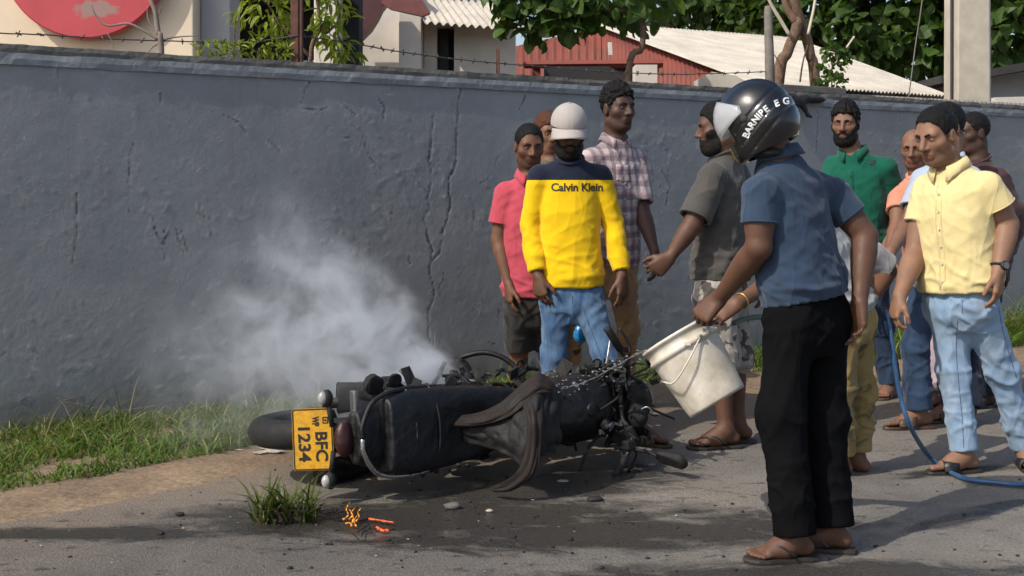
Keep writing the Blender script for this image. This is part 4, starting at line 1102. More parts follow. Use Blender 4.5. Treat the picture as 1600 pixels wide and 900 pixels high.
def text_mesh(body, size, spacing=1.0, bold=0.0, cuts=1):
    c = bpy.data.curves.new('lettering', 'FONT'); c.body = body; c.size = size; c.align_x = 'CENTER'; c.align_y = 'CENTER'
    c.space_character = spacing; c.offset = bold; c.resolution_u = 3
    o = bpy.data.objects.new('lettering', c); COL.objects.link(o)
    dg = bpy.context.evaluated_depsgraph_get(); dg.update()
    me = bpy.data.meshes.new_from_object(o.evaluated_get(dg))
    bpy.data.objects.remove(o); bpy.data.curves.remove(c)
    bm = bmesh.new(); bm.from_mesh(me)
    bmesh.ops.triangulate(bm, faces=bm.faces)
    for _ in range(cuts):
        es = [e for e in bm.edges if e.calc_length() > size*0.16]
        if es: bmesh.ops.subdivide_edges(bm, edges=es, cuts=1); bmesh.ops.triangulate(bm, faces=bm.faces)
    bm.to_mesh(me); bm.free()
    return me
def sole_mesh(k=1.0, right=True, thick=0.016):
    out = [(-0.085,0.0,0.030),(-0.06,0.0,0.036),(0.0,0.002,0.036),(0.06,0.002,0.041),(0.12,-0.002,0.049),(0.165,-0.002,0.046),(0.195,0.006,0.034),(0.208,0.010,0.016)]
    left = [(f, c+w) for f, c, w in out]; rgt = [(f, c-w) for f, c, w in out]
    loop = [(-0.098,0.0)] + left + [(0.211,0.011)] + rgt[::-1]
    sg = 1 if right else -1                       # +y of the outline is the inner side
    P = [(f*k, l*k*sg) for f, l in loop]; n = len(P)
    V = [(a*1.0,b*1.0,0.0) for a,b in P] + [(a*1.02,b*1.03,thick*0.5) for a,b in P] + [(a,b,thick) for a,b in P]
    F = [tuple(range(n))[::-1], tuple(range(2*n, 3*n))] + [(r*n+i, r*n+(i+1)%n, (r+1)*n+(i+1)%n, (r+1)*n+i) for r in (0,1) for i in range(n)]
    return V, F
M_SOLE = simple('sandal_rubber', (0.030, 0.024, 0.021), 0.75, var=0.3, scale=30)
M_SOLEBR = simple('sandal_leather', (0.075, 0.042, 0.028), 0.6, var=0.3, scale=24)
M_STRAP = simple('strap_rubber', (0.018, 0.016, 0.016), 0.5, var=0.2)
def add_footwear(root, base, A, t, right, kind, k=1.0):
    t = unit([t[0], t[1], 0]); s = np.cross(t, [0,0,1.0]); s = s if not right else -s
    zero = np.array([A[0], A[1], A[2]-0.098*k]) - base
    ang = math.atan2(t[1], t[0])
    def W(f, l, h): return zero + (t*f + s*l)*k + np.array([0,0,h*k])
    V, F = sole_mesh(k, True)
    V = [zero + t*a + s*b + np.array([0,0,c]) for a, b, c in V]
    brown = kind == 'leather'
    sd = MB().add(V, F).build('sandal', M_SOLEBR if brown else M_SOLE, root)
    if kind == 'flip':
        m = MB()
        toe = (0.128, 0.014)
        for sd_l in (0.044, -0.046):
            P = catmull([W(toe[0],toe[1],0.028), W(0.115,toe[1]+ (sd_l-toe[1])*0.3,0.060), W(0.07, sd_l*0.86, 0.068), W(0.015, sd_l*1.04, 0.030)], 6)
            m.tube(P, [0.006*k]+[0.0095*k]*(len(P)-2)+[0.007*k], 8, flat=0.55)
        m.tube([W(toe[0],toe[1],0.062), W(toe[0],toe[1],0.015)], 0.005, 6)
        m.build('strap', M_STRAP, sd, True)
    else:
        for f0, h, wd in ((0.095, 0.062, 0.030), (0.045, 0.088, 0.022)) if kind == 'leather' else ((0.085, 0.070, 0.040),):
            m = MB(); V = []; F = []; n = 12
            for i in range(n+1):
                a = math.pi*i/n
                l = 0.052*math.cos(a); hh = 0.018 + (h-0.018+0.004)*math.sin(a)**0.7
                for e, o in ((-1,0),(1,0),(1,1),(-1,1)):
                    V.append(W(f0 + e*wd + 0.012*math.cos(a), l*(1+0.07*o), hh + 0.004*o - e*0.010*math.sin(a)))
            for i in range(n):
                for q in range(4):
                    F.append((i*4+q, i*4+(q+1)%4, (i+1)*4+(q+1)%4, (i+1)*4+q))
            m.add(V, F).build('strap', M_SOLEBR if brown else M_STRAP, sd, True)
    return sd

def crease(p, along, a, l):
    """thin pinched folds running along a direction"""
    w = unit(along); u = unit(np.cross(w, [0.13,0.9,0.2])); v = np.cross(w, u)
    n = perlin(p @ np.stack([u*a, v*a, w*l], 1))
    return np.exp(-(n/0.115)**2)
def build_person(sp):
    D = sp['D']; res = sp.get('res', 0.006); b = sp.get('build', 1.0)
    def J(k):
        v = sp[k]; dd = v[2] if len(v) > 2 else 0.0
        return pix(v[0], v[1], D + dd)
    def A(k):
        v = sp[k]; return gpix(v[0], v[1], (0.098 if sp.get('shoe', 'flip') else 0.078)*sp.get('footk', 1.0)*0.86)
    j = {k: J(k) for k in ('head','neck','shR','shL','elR','elL','wrR','wrL','hipR','hipL','knR','knL')}
    j['anR'] = A('anR'); j['anL'] = A('anL')
    for s_ in 'RL':                                    # keep legs a believable depth: the knee lies between hip and ankle
        v = sp['kn'+s_]
        if len(v) < 3:
            hp, an = j['hip'+s_], j['an'+s_]
            w = (hp[2]-(CAMH-(v[1]-HY)*D/FPX)) / max(hp[2]-an[2], 1e-3); w = min(max(w, 0.2), 0.8)
            j['kn'+s_] = pix(v[0], v[1], hp[1]*(1-w) + an[1]*w)
    for s_ in 'RL': j['sh'+s_] = j['sh'+s_] - np.array([0, 0, sp.get('drop', 0.034)])
    base = np.array([(j['anR'][0]+j['anL'][0])/2, (j['anR'][1]+j['anL'][1])/2, 0.0])
    root = empty('person', base); tag(root, sp['label'], 'person', 'people gathered round the burnt motorcycle')
    # head frame
    hf = unit([sp['face'][0], sp['face'][1], 0]); pt = math.radians(sp.get('pitch', 0)); rl = math.radians(sp.get('roll', 0))
    fwd = hf*math.cos(pt) - np.array([0,0,1.0])*math.sin(pt); right = np.cross(hf, [0,0,1.0]); up = np.cross(right, fwd)
    right, up = right*math.cos(rl) + up*math.sin(rl), up*math.cos(rl) - right*math.sin(rl)
    HM = np.array([right, fwd, up]); hs = sp.get('hh', 0.245)/0.236; hc = j['head']
    H = lambda x, y, z: hc + (right*x + fwd*y + up*z)*hs
    Pm = (j['hipR']+j['hipL'])/2; Nk = j['neck']; ax = Nk - Pm; TL = np.linalg.norm(ax); tup = ax/TL
    rs = unit(j['shR']-j['shL']); rh = unit(j['hipR']-j['hipL'])
    tf = np.cross(tup, unit(rs - tup*(rs@tup)))
    # ---------------- body: one continuous skin
    pts = np.array(list(j.values())); lo = pts.min(0) - 0.22; hi = pts.max(0) + 0.22; lo[2] = -0.02
    F = Field(lo, hi, res)
    g = sp.get('girth', 1.0); ab = b*sp.get('armk', 1.04)
    F.op(P_sweep(Pm, Nk, rh, [(-0.12,0.13*g,0.085*g),(0.0,0.148*g,0.095*g),(0.3,0.130*g,0.088*g),(0.62,0.145*g,0.098*g),(0.82,0.135*g,0.085*g),(0.95,0.07,0.06),(1.0,0.05,0.05)], rs), 0)
    F.op(P_cap(Nk - tup*0.05, H(0,-0.022,-0.06), None, [(0,0.068*b),(0.45,0.062*b),(1,0.062*b)]), 0.03)
    for s_ in 'RL':
        sh, el, wr, hp, kn, an = (j[k+s_] for k in ('sh','el','wr','hip','kn','an'))
        F.op(P_cap(Nk - tup*0.06, sh, (0.036*b, 0.046*b)), 0.04)
        F.op(P_cap(sh, el, None, [(0,0.056*ab),(0.35,0.053*ab),(0.6,0.049*ab),(1,0.040*ab)]), 0.02); F.op(P_ell(el, (0.037*ab,)*3), 0.015)
        F.op(P_cap(el, wr, None, [(0,0.040*ab),(0.25,0.0445*ab),(0.5,0.039*ab),(0.8,0.029*ab),(1,0.0265*ab)]), 0.012)
        F.op(P_cap(hp, kn, None, [(0,0.082*b),(0.4,0.072*b),(1,0.052*b)]), 0.03)
        F.op(P_cap(kn, an, None, [(0,0.052*b),(0.28,0.055*b),(0.7,0.038*b),(1,0.034*b)]), 0.02)
        hd = sp.get('hand'+s_, {}); fd = unit(wr-el)
        d = unit(hd['d']) if 'd' in hd else unit(fd*0.6 + np.array([0,0,-0.5]))
        n = hd.get('n', (unit(Pm*[1,1,0] - wr*[1,1,0]))); 
        hp_, _ = hand_prims(wr + d*0.004, d, n, s_ == 'R', hd.get('curl', 0.38), sp.get('handk', 1.0)*b**0.5, hd.get('spread', 0.1), hd.get('thumb', 0.5))
        for p_, k_ in hp_: F.op(p_, k_, pad=0.02)
        tdir = sp.get('toe'+s_, (tf[0], tf[1]))
        for p_, k_ in foot_prims(an - np.array([0,0,0.0]), tdir, s_ == 'R', sp.get('footk', 1.0)*0.86): F.op(p_, k_, pad=0.03)
    F.op(P_local(head_sdf, hc, HM, hs, 0.16*hs), 0.02)
    V, Q = F.mesh()
    V = relax(V, Q, 1, 0.35)
    # tint: lips, stubble, palms
    T = np.ones((len(V), 4), dtype=np.float32)
    lv = ((V - hc) @ HM.T) / hs
    near = np.abs(lv).max(1) < 0.14
    lip = near & (np.abs(lv[:,0]) < 0.024) & (np.abs(lv[:,2]+0.0655) < 0.0125) & (lv[:,1] > 0.086)
    T[lip,:3] = sp.get('lip', (0.74, 0.56, 0.58))
    if sp.get('stubble'):
        w = np.clip((-0.030 - lv[:,2])/0.02, 0, 1) * np.clip((lv[:,1]+0.01)/0.02, 0, 1) * near * (~lip)
        T[:,:3] *= (1 - w[:,None]*sp['stubble'])
    if sp.get('hair'):                                  # roots darken the skin along the hairline
        hl = np.interp(lv[:,1], [-0.13,-0.085,-0.03,-0.006,0.022,0.036,0.06,0.1], [-0.085,-0.075,-0.030,0.020,-0.014,0.028,sp['hair'].get('temple',0.058),sp['hair'].get('front',0.078)])
        w = np.clip(1-(hl - lv[:,2])/0.012, 0, 1)*near*(lv[:,2] > -0.07)*(np.abs(lv[:,0]) < 0.080); T[:,:3] *= (1-0.6*w[:,None])
    eyes = near & (np.abs(np.abs(lv[:,0])-0.032) < 0.020) & (np.abs(lv[:,2]-0.006) < 0.014) & (lv[:,1] > 0.06)
    T[eyes,:3] *= 0.72  # shade of the eye sockets darkened into the skin colour
    me = mesh_np('body', V - base, Q)
    ca = me.color_attributes.new('tint', 'FLOAT_COLOR', 'POINT'); ca.data.foreach_set('color', T.ravel())
    link('body', me, SKIN[sp['skin']], root)
    # ---------------- eyes, brows, hair, beard
    R3 = Matrix([list(right), list(fwd), list(up)]).transposed()
    if sp.get('face_on', True):
        for sx in (-1, 1):
            e = link('eye', EYE_ME, None, root, H(0.032*sx, 0.0715, 0.0045) - base)
            e.rotation_euler = R3.to_euler(); e.scale = (hs*0.95, hs, hs*0.5)
            bw = MB().tube([H(0.011*sx,0.0880,0.0225)-base, H(0.030*sx,0.0860,0.0285)-base, H(0.050*sx,0.067,0.0215)-base], [0.0050,0.0056,0.003], 6)
            bw.build('eyebrow', BEARD, root, True)
    hk = sp.get('hair')
    if hk:
        th = hk.get('t', 0.014); topx = hk.get('top', 0.012)
        g2 = Field((-0.13,-0.15,-0.15), (0.13,0.14,0.17), 0.0048)
        fy = hk.get('front', 0.078)
        def hairfn(v, X, Y, Z):
            d0 = P_ell((0,-0.016,0.034+topx*0.5), (0.0765+0.003+th*0.32,0.096+th*0.8,0.083+th*0.6+topx*0.7))[0](X, Y, Z) + 0*v
            line = np.interp(Y, [-0.13,-0.085,-0.03,-0.006,0.022,0.036,0.06,0.1], [-0.085,-0.075,-0.030,0.020,-0.014,0.028,hk.get('temple',0.058),fy]).astype(f32)
            nz = 0.0022*np.sin(X*151+Y*60+1) + 0.0018*np.sin(X*390+Z*90)
            return np.maximum(d0, (line + nz*(Y > 0.03) - Z)*0.8)
        g2.whole(hairfn); V, Q = g2.mesh()
        nv = vnormals(V, Q); am = hk.get('curl', 0.005)
        V = V + nv * (am*1.4*perlin(V*55+sp['seed']) + am*0.8*perlin(V*120))[:,None]*np.clip((V[:,2]+0.05)/0.06, 0.15, 1)[:,None]
        V = hc + (V @ HM)*hs - base
        link('hair', mesh_np('hair', V, Q), hk.get('m', HAIR), root)
    bk = sp.get('beard')
    if bk:
        g2 = Field((-0.1,-0.06,-0.15), (0.1,0.13,0.03), 0.0042)
        def bfn(v, X, Y, Z):
            d0 = head_sdf(X+0*v, Y+0*v, Z+0*v)
            fr = np.interp(np.abs(X), [0,0.014,0.030,0.048,0.062,0.08], [-0.046,-0.044,-0.053,-0.052,-0.026,0.004]).astype(f32)
            cut = np.maximum(Z - fr - 0.0, -(Y - 0.004))
            lipd = np.sqrt((X/0.024)**2 + ((Z+0.0665)/0.0125)**2) - 1
            r = np.maximum(d0 - bk.get('t', 0.006)*np.clip(1+(-0.075-Z)*18, 0.6, 2.2), np.where(np.abs(cut) < 1, cut, 1))
            r = np.maximum(r, np.where(Y > 0.06, -lipd*0.012, -1))
            return np.maximum(r, -(d0 + 0.010))
        g2.whole(bfn); V, Q = g2.mesh()
        V = V + vnormals(V, Q)*(0.0022*perlin(V*110))[:,None]
        link('beard', mesh_np('beard', hc + (V @ HM)*hs - base, Q), bk.get('m', BEARD), root)
    # ---------------- trousers
    tr = sp['legs']; tk = tr.get('k', 1.0)*b; wst = tr.get('waist', 0.12)
    resc = sp.get('resc', 0.0075)
    lo2 = np.minimum(np.minimum(j['anR'], j['anL']), np.minimum(j['hipR'], j['hipL'])) - 0.24; hi2 = np.maximum(np.maximum(j['knR'], j['knL']), np.maximum(j['hipR'], j['hipL'])) + 0.26
    lo2 = np.minimum(lo2, np.minimum(j['knR'], j['knL']) - 0.2); hi2[2] = Pm[2] + 0.24; lo2[2] = 0.0
    F = Field(lo2, hi2, resc)
    hu = unit(tup + np.array([0,0,0.8]))
    F.op(P_sweep(Pm - hu*0.06, Pm + hu*wst, rh, [(-0.45,0.095*g,0.078*g),(-0.1,0.134*g*tk,0.100*g*tk),(0.15,0.144*g*tk,0.106*g*tk),(0.4,0.148*g,0.108*g),(1,0.142*g,0.102*g)], rh), 0)
    for s_ in 'RL':
        hp, kn, an = j['hip'+s_], j['kn'+s_], j['an'+s_]
        if tr['kind'] == 'long':
            end = kn + (an-kn)*tr.get('len', 0.97); r1 = tr.get('cuff', 0.058)*tk
            F.op(P_cap(hp, kn, None, [(0,0.086*tk),(0.45,0.075*tk),(1,tr.get('knee',0.060)*tk)]), 0.04)
            F.op(P_sleeve(kn, end, 0.074*tk, r1, 0.018, 0.03, prof=[(0,tr.get('knee',0.060)*tk),(0.3,tr.get('calf',0.057)*tk),(0.85,r1*0.98),(1,r1)]), 0.035)
        elif tr['kind'] == 'shorts':
            fr = tr.get('len', 0.95)
            if fr <= 1: F.op(P_sleeve(hp, hp+(kn-hp)*fr, 0.100*tk, tr.get('cuff',0.094)*tk, 0.020, 0.05), 0.045)
            else:
                F.op(P_cap(hp, kn, (0.100*tk, 0.088*tk)), 0.045)
                F.op(P_sleeve(kn, kn+(an-kn)*(fr-1), 0.088*tk, tr.get('cuff',0.088)*tk, 0.020, 0.05), 0.03)
    if tr['kind'] == 'sarong':
        bot = (j['anR']+j['anL'])/2; bot[2] = tr.get('hem', 0.14)
        F.op(P_sweep(bot, Pm, rh, [(0,0.20,0.15),(0.5,0.185,0.135),(1.0,0.17,0.12)], rh), 0.03)
    V, Q = F.mesh(); V = relax(V, Q, 1, 0.4); nv = vnormals(V, Q); L_ = V - base + sp['seed']*3.1
    kz = (j['knR'][2]+j['knL'][2])/2; cz = Pm[2]
    zz = V[:,2]
    w_an = np.exp(-((zz-0.16)/0.13)**2); w_kn = np.exp(-((zz-kz)/0.12)**2); w_cr = np.exp(-((zz-cz+0.05)/0.10)**2)
    amp = tr.get('fold', 1.0)*0.72
    w_end = np.ones(len(V))
    if tr['kind'] != 'sarong':
        for s_ in 'RL':
            kn, an = j['kn'+s_], j['an'+s_]; ll = tr.get('len', 0.97)
            e = kn + (an-kn)*ll if tr['kind'] == 'long' else (j['hip'+s_] + (kn-j['hip'+s_])*ll if ll <= 1 else kn+(an-kn)*(ll-1))
            w_end = np.minimum(w_end, np.clip((np.linalg.norm(V-e, axis=1)-0.085)/0.05, 0.12, 1))
    disp = 0.005*perlin(L_*[5,5,2.5]) + 0.013*w_an*(crease(L_,(1,0,0.25),13,4) + crease(L_+3,(1,0.3,-0.35),15,4)) + 0.008*w_kn*(crease(L_+7,(1,0,0.45),11,3.5)+crease(L_+1,(1,0,-0.4),12,3.5)) \
        + 0.009*w_cr*(crease(L_+2,(0.7,0.1,0.6),12,3)+crease(L_+5,(0.7,0.1,-0.6),12,3)) + 0.005*crease(L_+4,(0.25,0.1,1),10,2) - 0.004
    disp = disp*w_end
    V = V + nv*(disp*amp)[:,None]
    V = relax(V, Q, 1, 0.35)
    tbv = BVHTree.FromPolygons([tuple(v) for v in (V - base)], [tuple(q) for q in Q])
    nm = {'long':'trousers','shorts':'shorts','sarong':'sarong'}[tr['kind']]
    trs = link(nm, mesh_np(nm, V - base, Q), tr['m'], root)
    for ln in tr.get('seams', []):                      # stitched seams, dropped on the cloth from the photograph's side
        cp = Vector((0, 0, CAMH)) - Vector(base); pp = []
        for q_ in catmull(ln, 8):
            h_ = tbv.ray_cast(cp, Vector(((q_[0]-CX)/FPX, 1, -(q_[1]-HY)/FPX)).normalized(), 20)
            if h_[0] is not None: pp.append(h_[0] + h_[1]*0.0005)
        if len(pp) > 3: MB().tube(pp, 0.0016, 5).build('seam', tr['ms'], trs, True)
    # ---------------- shirt
    st = sp['top']; sk = st.get('k', 1.0)*g*0.97; lo_ = st.get('loose', 0.0)
    hem_t = ((CAMH - (st['hem']-HY)*D/FPX) - Pm[2]) / max(ax[2], 1e-3) if 'hem' in st else st.get('hem_t', -0.12)
    lo3 = np.minimum.reduce([j[k] for k in ('shR','shL','elR','elL','wrR','wrL','hipR','hipL')]) - 0.24; hi3 = np.maximum.reduce([j[k] for k in ('shR','shL','elR','elL','wrR','wrL','hipR','hipL','neck')]) + 0.2
    F = Field(lo3, hi3, resc)
    sec = [(hem_t,0.178*sk+lo_,0.130*sk+lo_),(0.12,0.172*sk+lo_,0.126*sk+lo_),(0.35,0.165*sk+lo_*0.7,0.122*sk+lo_*0.6),(0.62,0.172*sk,0.124*sk),(0.80,0.158*sk,0.108*sk),(0.91,0.095*g,0.080),(1.0,0.068*b,0.066*b)]
    F.op(P_sweep(Pm, Nk, rh, sec, rs), 0)
    ends = {}
    for s_ in 'RL':
        sh, el, wr = (j[k+s_] for k in ('sh','el','wr'))
        F.op(P_cap(Nk - tup*0.055, sh, (0.048*b, 0.062*b)), 0.045)
        ln = st.get('sleeve', 0.6)
        if ln <= 1.0:
            e = sh + (el-sh)*ln; r = st.get('sr', 0.070)*b
            F.op(P_sleeve(sh, e, 0.066*b, r), 0.018); ends[s_] = (e, unit(el-sh), r)
        else:
            F.op(P_cap(sh, el, None, [(0,0.066*b),(0.5,0.060*b),(1,0.055*b)]), 0.012)
            e = el + (wr-el)*(ln-1); r = st.get('sr', 0.046)*b
            F.op(P_sleeve(el, e, 0.055*b, r, 0.015, 0.02, prof=[(0,0.055*b),(0.5,0.051*b),(0.86,0.046*b),(1,r)]), 0.010); ends[s_] = (e, unit(wr-el), r)
    if st.get('collar', 'round') != 'round':           # open neck
        F.op(P_cap(Nk + tf*0.10 + tup*0.03, Nk - tup*st.get('vee', 0.10) + tf*0.115, (0.045, 0.006)), 0.012, 'sub')
    V, Q = F.mesh(); V = relax(V, Q, 1, 0.4); nv = vnormals(V, Q); L_ = V - base + sp['seed']*2.3
    tt = ((V - Pm) @ tup)/TL
    w_w = np.exp(-((tt-0.12)/0.22)**2); w_c = np.clip(1.2-tt, 0.3, 1)
    amp = st.get('fold', 1.0)*0.75
    w_end = np.ones(len(V))
    for e, d_, r_ in ends.values(): w_end = np.minimum(w_end, np.clip((np.linalg.norm(V-e, axis=1)-r_*1.05)/0.05, 0.1, 1))
    hemw = np.clip((tt-hem_t)/0.06, 0.25, 1)
    disp = 0.006*w_c*perlin(L_*[6,6,2]) + 0.012*w_w*(crease(L_,(1,0.2,0.2),11,2.5)+crease(L_+6,(1,-0.2,-0.3),12,2.5)) + 0.007*w_c**2*(crease(L_+3,(0.35,0.1,0.9),8,1.8)+crease(L_+8,(-0.4,0.1,0.85),8,1.8)) \
        + 0.004*(crease(L_+12,(0.8,0.1,0.5),11,3.0)+crease(L_+15,(-0.8,0.2,0.5),11,3.0)) - 0.005
    disp = disp*w_end*hemw
    if 'slf' in st:                                   # creases along long sleeves
        for s_ in 'RL':
            q = np.min([np.linalg.norm(V - (j['el'+s_]*(1-w)+j['wr'+s_]*w), axis=1) for w in (0,0.3,0.6,0.9)], axis=0)
            disp = disp + st['slf']*np.exp(-(q/0.09)**2)*(crease(L_+1,(1,0.2,0.35),15,4)+crease(L_+9,(1,-0.2,-0.4),15,4))
    # keep hems and cuffs crisp
    V = V + nv*(disp*amp)[:,None]
    V = relax(V, Q, 1, 0.35)
    sme = mesh_np('shirt', V - base, Q)
    shirt = link('shirt', sme, st['m'], root)
    bv = BVHTree.FromPolygons([tuple(v) for v in (V - base)], [tuple(q) for q in Q])
    tf2 = np.cross(tup, unit(rs - tup*(rs@tup))); tr2 = np.cross(tf2, tup)
    nl = Nk - base
    ck = st.get('collar', 'round'); cm = st.get('mc', st['m'])
    hd = unit(H(0,-0.03,-0.05) - Nk)
    if ck == 'round':
        P = []; 
        for i in range(28):
            a = 2*math.pi*i/28
            P.append(nl + tr2*math.cos(a)*0.073*b + tf2*(math.sin(a)*0.070*b+0.006) + tup*(0.000 - 0.032*math.sin(a)))
        P.append(P[0]); P.append(P[1])
        MB().tube(P, 0.0105, 8, False, 0.8).build('collar', cm, shirt, True)
    else:
        m = MB(); V = []; Fc = []; n = 30; op = st.get('open', 0.35)
        for i in range(n+1):
            a = -math.pi/2 + op + (2*math.pi - 2*op)*i/n + math.pi      # round the back from one front point to the other
            cx, sy = math.cos(a - math.pi/2 + math.pi/2), math.sin(a)
            a2 = math.pi/2 + op + (2*math.pi - 2*op)*i/n
            cx, sy = math.cos(a2), math.sin(a2)
            frn = max(0, sy); pnt = frn**5
            c0 = nl + tup*(-0.004 - 0.042*max(0, sy)**1.2)
            rd = tr2*cx + tf2*sy
            V += [c0 + rd*0.068*b - tup*0.004, c0 + rd*(0.066*b) + tup*0.036, c0 + rd*(0.074*b) + tup*0.040, c0 + rd*(0.094*b + 0.014*pnt) - tup*(0.004 + 0.034*pnt), c0 + rd*(0.090*b+0.012*pnt) - tup*(0.006 + 0.034*pnt)]
        for i in range(n):
            for q in range(4): Fc.append((i*5+q, i*5+q+1, (i+1)*5+q+1, (i+1)*5+q))
        m.add(V, Fc); co = m.build('collar', cm, shirt, True)
        sol = co.modifiers.new('s', 'SOLIDIFY'); sol.thickness = 0.003
        # placket with buttons
        pl = st.get('placket', 0.16)
        if pl > 0:
            rows = 14; V = []; ok = True; c0 = nl - tup*(st.get('vee', 0.10)+0.015)
            pp = []
            for i in range(rows):
                for w in (-0.016, 0.016): pp.append(c0 - tup*pl*i/(rows-1) + tr2*w + tf2*0.0)
            hit = project(bv, pp, -tf2, 0.0012, 0.4)
            Fc = []
            for i in range(rows-1):
                ids = (2*i, 2*i+1, 2*i+3, 2*i+2)
                if all(hit[q] is not None for q in ids): Fc.append(ids)
            vv = [h if h is not None else Vector((0,0,0)) for h in hit]
            if Fc:
                used = sorted({q for f in Fc for q in f}); mp = {q: i for i, q in enumerate(used)}
                o = link('placket', mesh_np('placket', [vv[q] for q in used], np.array([[mp[q] for q in f] for f in Fc])), cm, shirt)
                so = o.modifiers.new('s', 'SOLIDIFY'); so.thickness = 0.0025
            nb = st.get('buttons', 2)
            bp = [c0 - tup*pl*(i+0.5)/nb for i in range(nb)]
            for h in project(bv, bp, -tf2, 0.006, 0.4):
                if h is not None:
                    mm = Matrix.Translation(h) @ Vector(tf2).to_track_quat('Z', 'Y').to_matrix().to_4x4()
                    MB().lathe([(0.0055,-0.001),(0.0055,0.0015)], 10, mm).build('button', st.get('mb', M_STRAP), shirt)
    for s_, (e, d, r) in ends.items():                # hemmed sleeve ends
        if st.get('rib', True):
            u_ = unit(np.cross(d, [0.3,0.5,0.8])); w_ = np.cross(d, u_); P = [e - d*0.006 - base + (u_*math.cos(a)+w_*math.sin(a))*(r-0.0015) for a in np.linspace(0, 2*math.pi, 22)]
            P.append(P[1]); MB().tube(P, 0.0032, 6, False).build('cuff', cm if st.get('ribm') is None else st['ribm'], shirt, True)
    # ---------------- feet
    if sp.get('shoe', 'flip'):
        for s_ in 'RL':
            add_footwear(root, base, j['an'+s_], sp.get('toe'+s_, (tf[0], tf[1])), s_ == 'R', sp.get('shoe', 'flip'), sp.get('footk', 1.0)*0.86)
    return dict(root=root, base=base, j=j, H=H, HM=HM, hs=hs, shirt=shirt, bvh=bv, tup=tup, tf=tf2, tr=tr2, nl=nl, Pm=Pm)
def print_on(P, name, body, size, centre, tilt, material, parent, spacing=1.0, bold=0.0, direc=None, right=None):
    """lettering that lies on the cloth; centre relative to the person's base"""
    me = text_mesh(body, size, spacing, bold, 2)
    r = unit(-P['tr']) if right is None else unit(right); d = -P['tf'] if direc is None else unit(direc)
    u = unit(np.cross(d, r)); u = u if u[2] > 0 else -u
    c, s = math.cos(tilt), math.sin(tilt); r, u = r*c + u*s, u*c - r*s
    pts = [np.asarray(centre) + r*v.co.x + u*v.co.y for v in me.vertices]
    hit = project(P['bvh'], pts, d, 0.0025, 0.4)
    last = None
    for v, h in zip(me.vertices, hit):
        v.co = h if h is not None else (last or Vector(pts[0])); last = v.co.copy()
    me.materials.clear()
    return link(name, me, material, parent)
# ------------------------------------------------------------------ the people of the photograph
def split_mat(name, top, low, zc, tilt=0.0):
    """sweatshirt: dark yoke above, bright below"""
    m = cloth(name, low, 0.10, 0.3)
    N, L = m.node_tree.nodes, m.node_tree.links; b = N['Principled BSDF']
    src = b.inputs['Base Color'].links[0].from_socket
    t = N.new('ShaderNodeTexCoord'); s = N.new('ShaderNodeSeparateXYZ'); L.new(t.outputs['Object'], s.inputs[0])
    z = mth(N, L, 'ADD', s.outputs[2], mth(N, L, 'MULTIPLY', s.outputs[0], tilt))
    f = mth(N, L, 'GREATER_THAN', z, zc)
    L.new(mixc(N, L, f, src, top), b.inputs['Base Color'])
    return m
def plaid_mat(name):
    m = cloth(name, (0.46, 0.39, 0.40), 0.12, 0.4)
    N, L = m.node_tree.nodes, m.node_tree.links; b = N['Principled BSDF']
    c = b.inputs['Base Color'].links[0].from_socket
    t = N.new('ShaderNodeTexCoord'); s = N.new('ShaderNodeSeparateXYZ'); L.new(t.outputs['Object'], s.inputs[0])
    n = noise(N, L, t.outputs['Object'], 9, 2)
    u = mth(N, L, 'ADD', mth(N, L, 'ADD', s.outputs[0], mth(N, L, 'MULTIPLY', s.outputs[1], 0.8)), mth(N, L, 'MULTIPLY', n, 0.03))
    v = mth(N, L, 'ADD', s.outputs[2], mth(N, L, 'MULTIPLY', n, 0.03))
    def stripe(x, per, duty, ph):
        q = mth(N, L, 'FRACT', mth(N, L, 'ADD', mth(N, L, 'DIVIDE', x, per), ph)); return mth(N, L, 'LESS_THAN', q, duty)
    for x, per, du, ph, col, a in ((u, 0.060, 0.42, 0.0, (0.085,0.065,0.080), 0.55), (v, 0.070, 0.42, 0.2, (0.085,0.065,0.080), 0.55), (u, 0.060, 0.10, 0.6, (0.34,0.13,0.15), 0.45), (v, 0.070, 0.10, 0.75, (0.34,0.13,0.15), 0.45)):
        f = mth(N, L, 'MULTIPLY', stripe(x, per, du, ph), a); c = mixc(N, L, f, c, col)
    L.new(c, b.inputs['Base Color']); return m
def patch_mat(name, col, col2, zlo, zhi, scale=14, xmin=None, thr=0.52):
    """plain shirt with a printed patch pattern on its lower front"""
    m = cloth(name, col, 0.16, 0.35)
    N, L = m.node_tree.nodes, m.node_tree.links; b = N['Principled BSDF']
    c = b.inputs['Base Color'].links[0].from_socket
    t = N.new('ShaderNodeTexCoord'); s = N.new('ShaderNodeSeparateXYZ'); L.new(t.outputs['Object'], s.inputs[0])
    n = noise(N, L, coords(N, L, (1, 1, 1.5)), scale, 2, 0.4)
    f = ramp(N, L, n, [(thr, 0.0), (thr+0.02, 1.0)])
    f = mth(N, L, 'MULTIPLY', f, mth(N, L, 'GREATER_THAN', s.outputs[2], zlo)); f = mth(N, L, 'MULTIPLY', f, mth(N, L, 'LESS_THAN', s.outputs[2], zhi))
    if xmin is not None: f = mth(N, L, 'MULTIPLY', f, mth(N, L, 'GREATER_THAN', s.outputs[0], xmin))
    L.new(mixc(N, L, f, c, col2), b.inputs['Base Color']); return m
C_NAVY = (0.012, 0.016, 0.032)
JEAN_MID = cloth('jeans_mid_blue', (0.050, 0.105, 0.20), 0.2, 0.5, fade=(0.125, 0.20, 0.31))
JEAN_PALE = cloth('jeans_pale_blue', (0.20, 0.30, 0.43), 0.12, 0.5, fade=(0.29, 0.38, 0.49))
JEAN_NAVY = cloth('jeans_navy', (0.018, 0.034, 0.070), 0.3, 0.5, fade=(0.035, 0.065, 0.12))
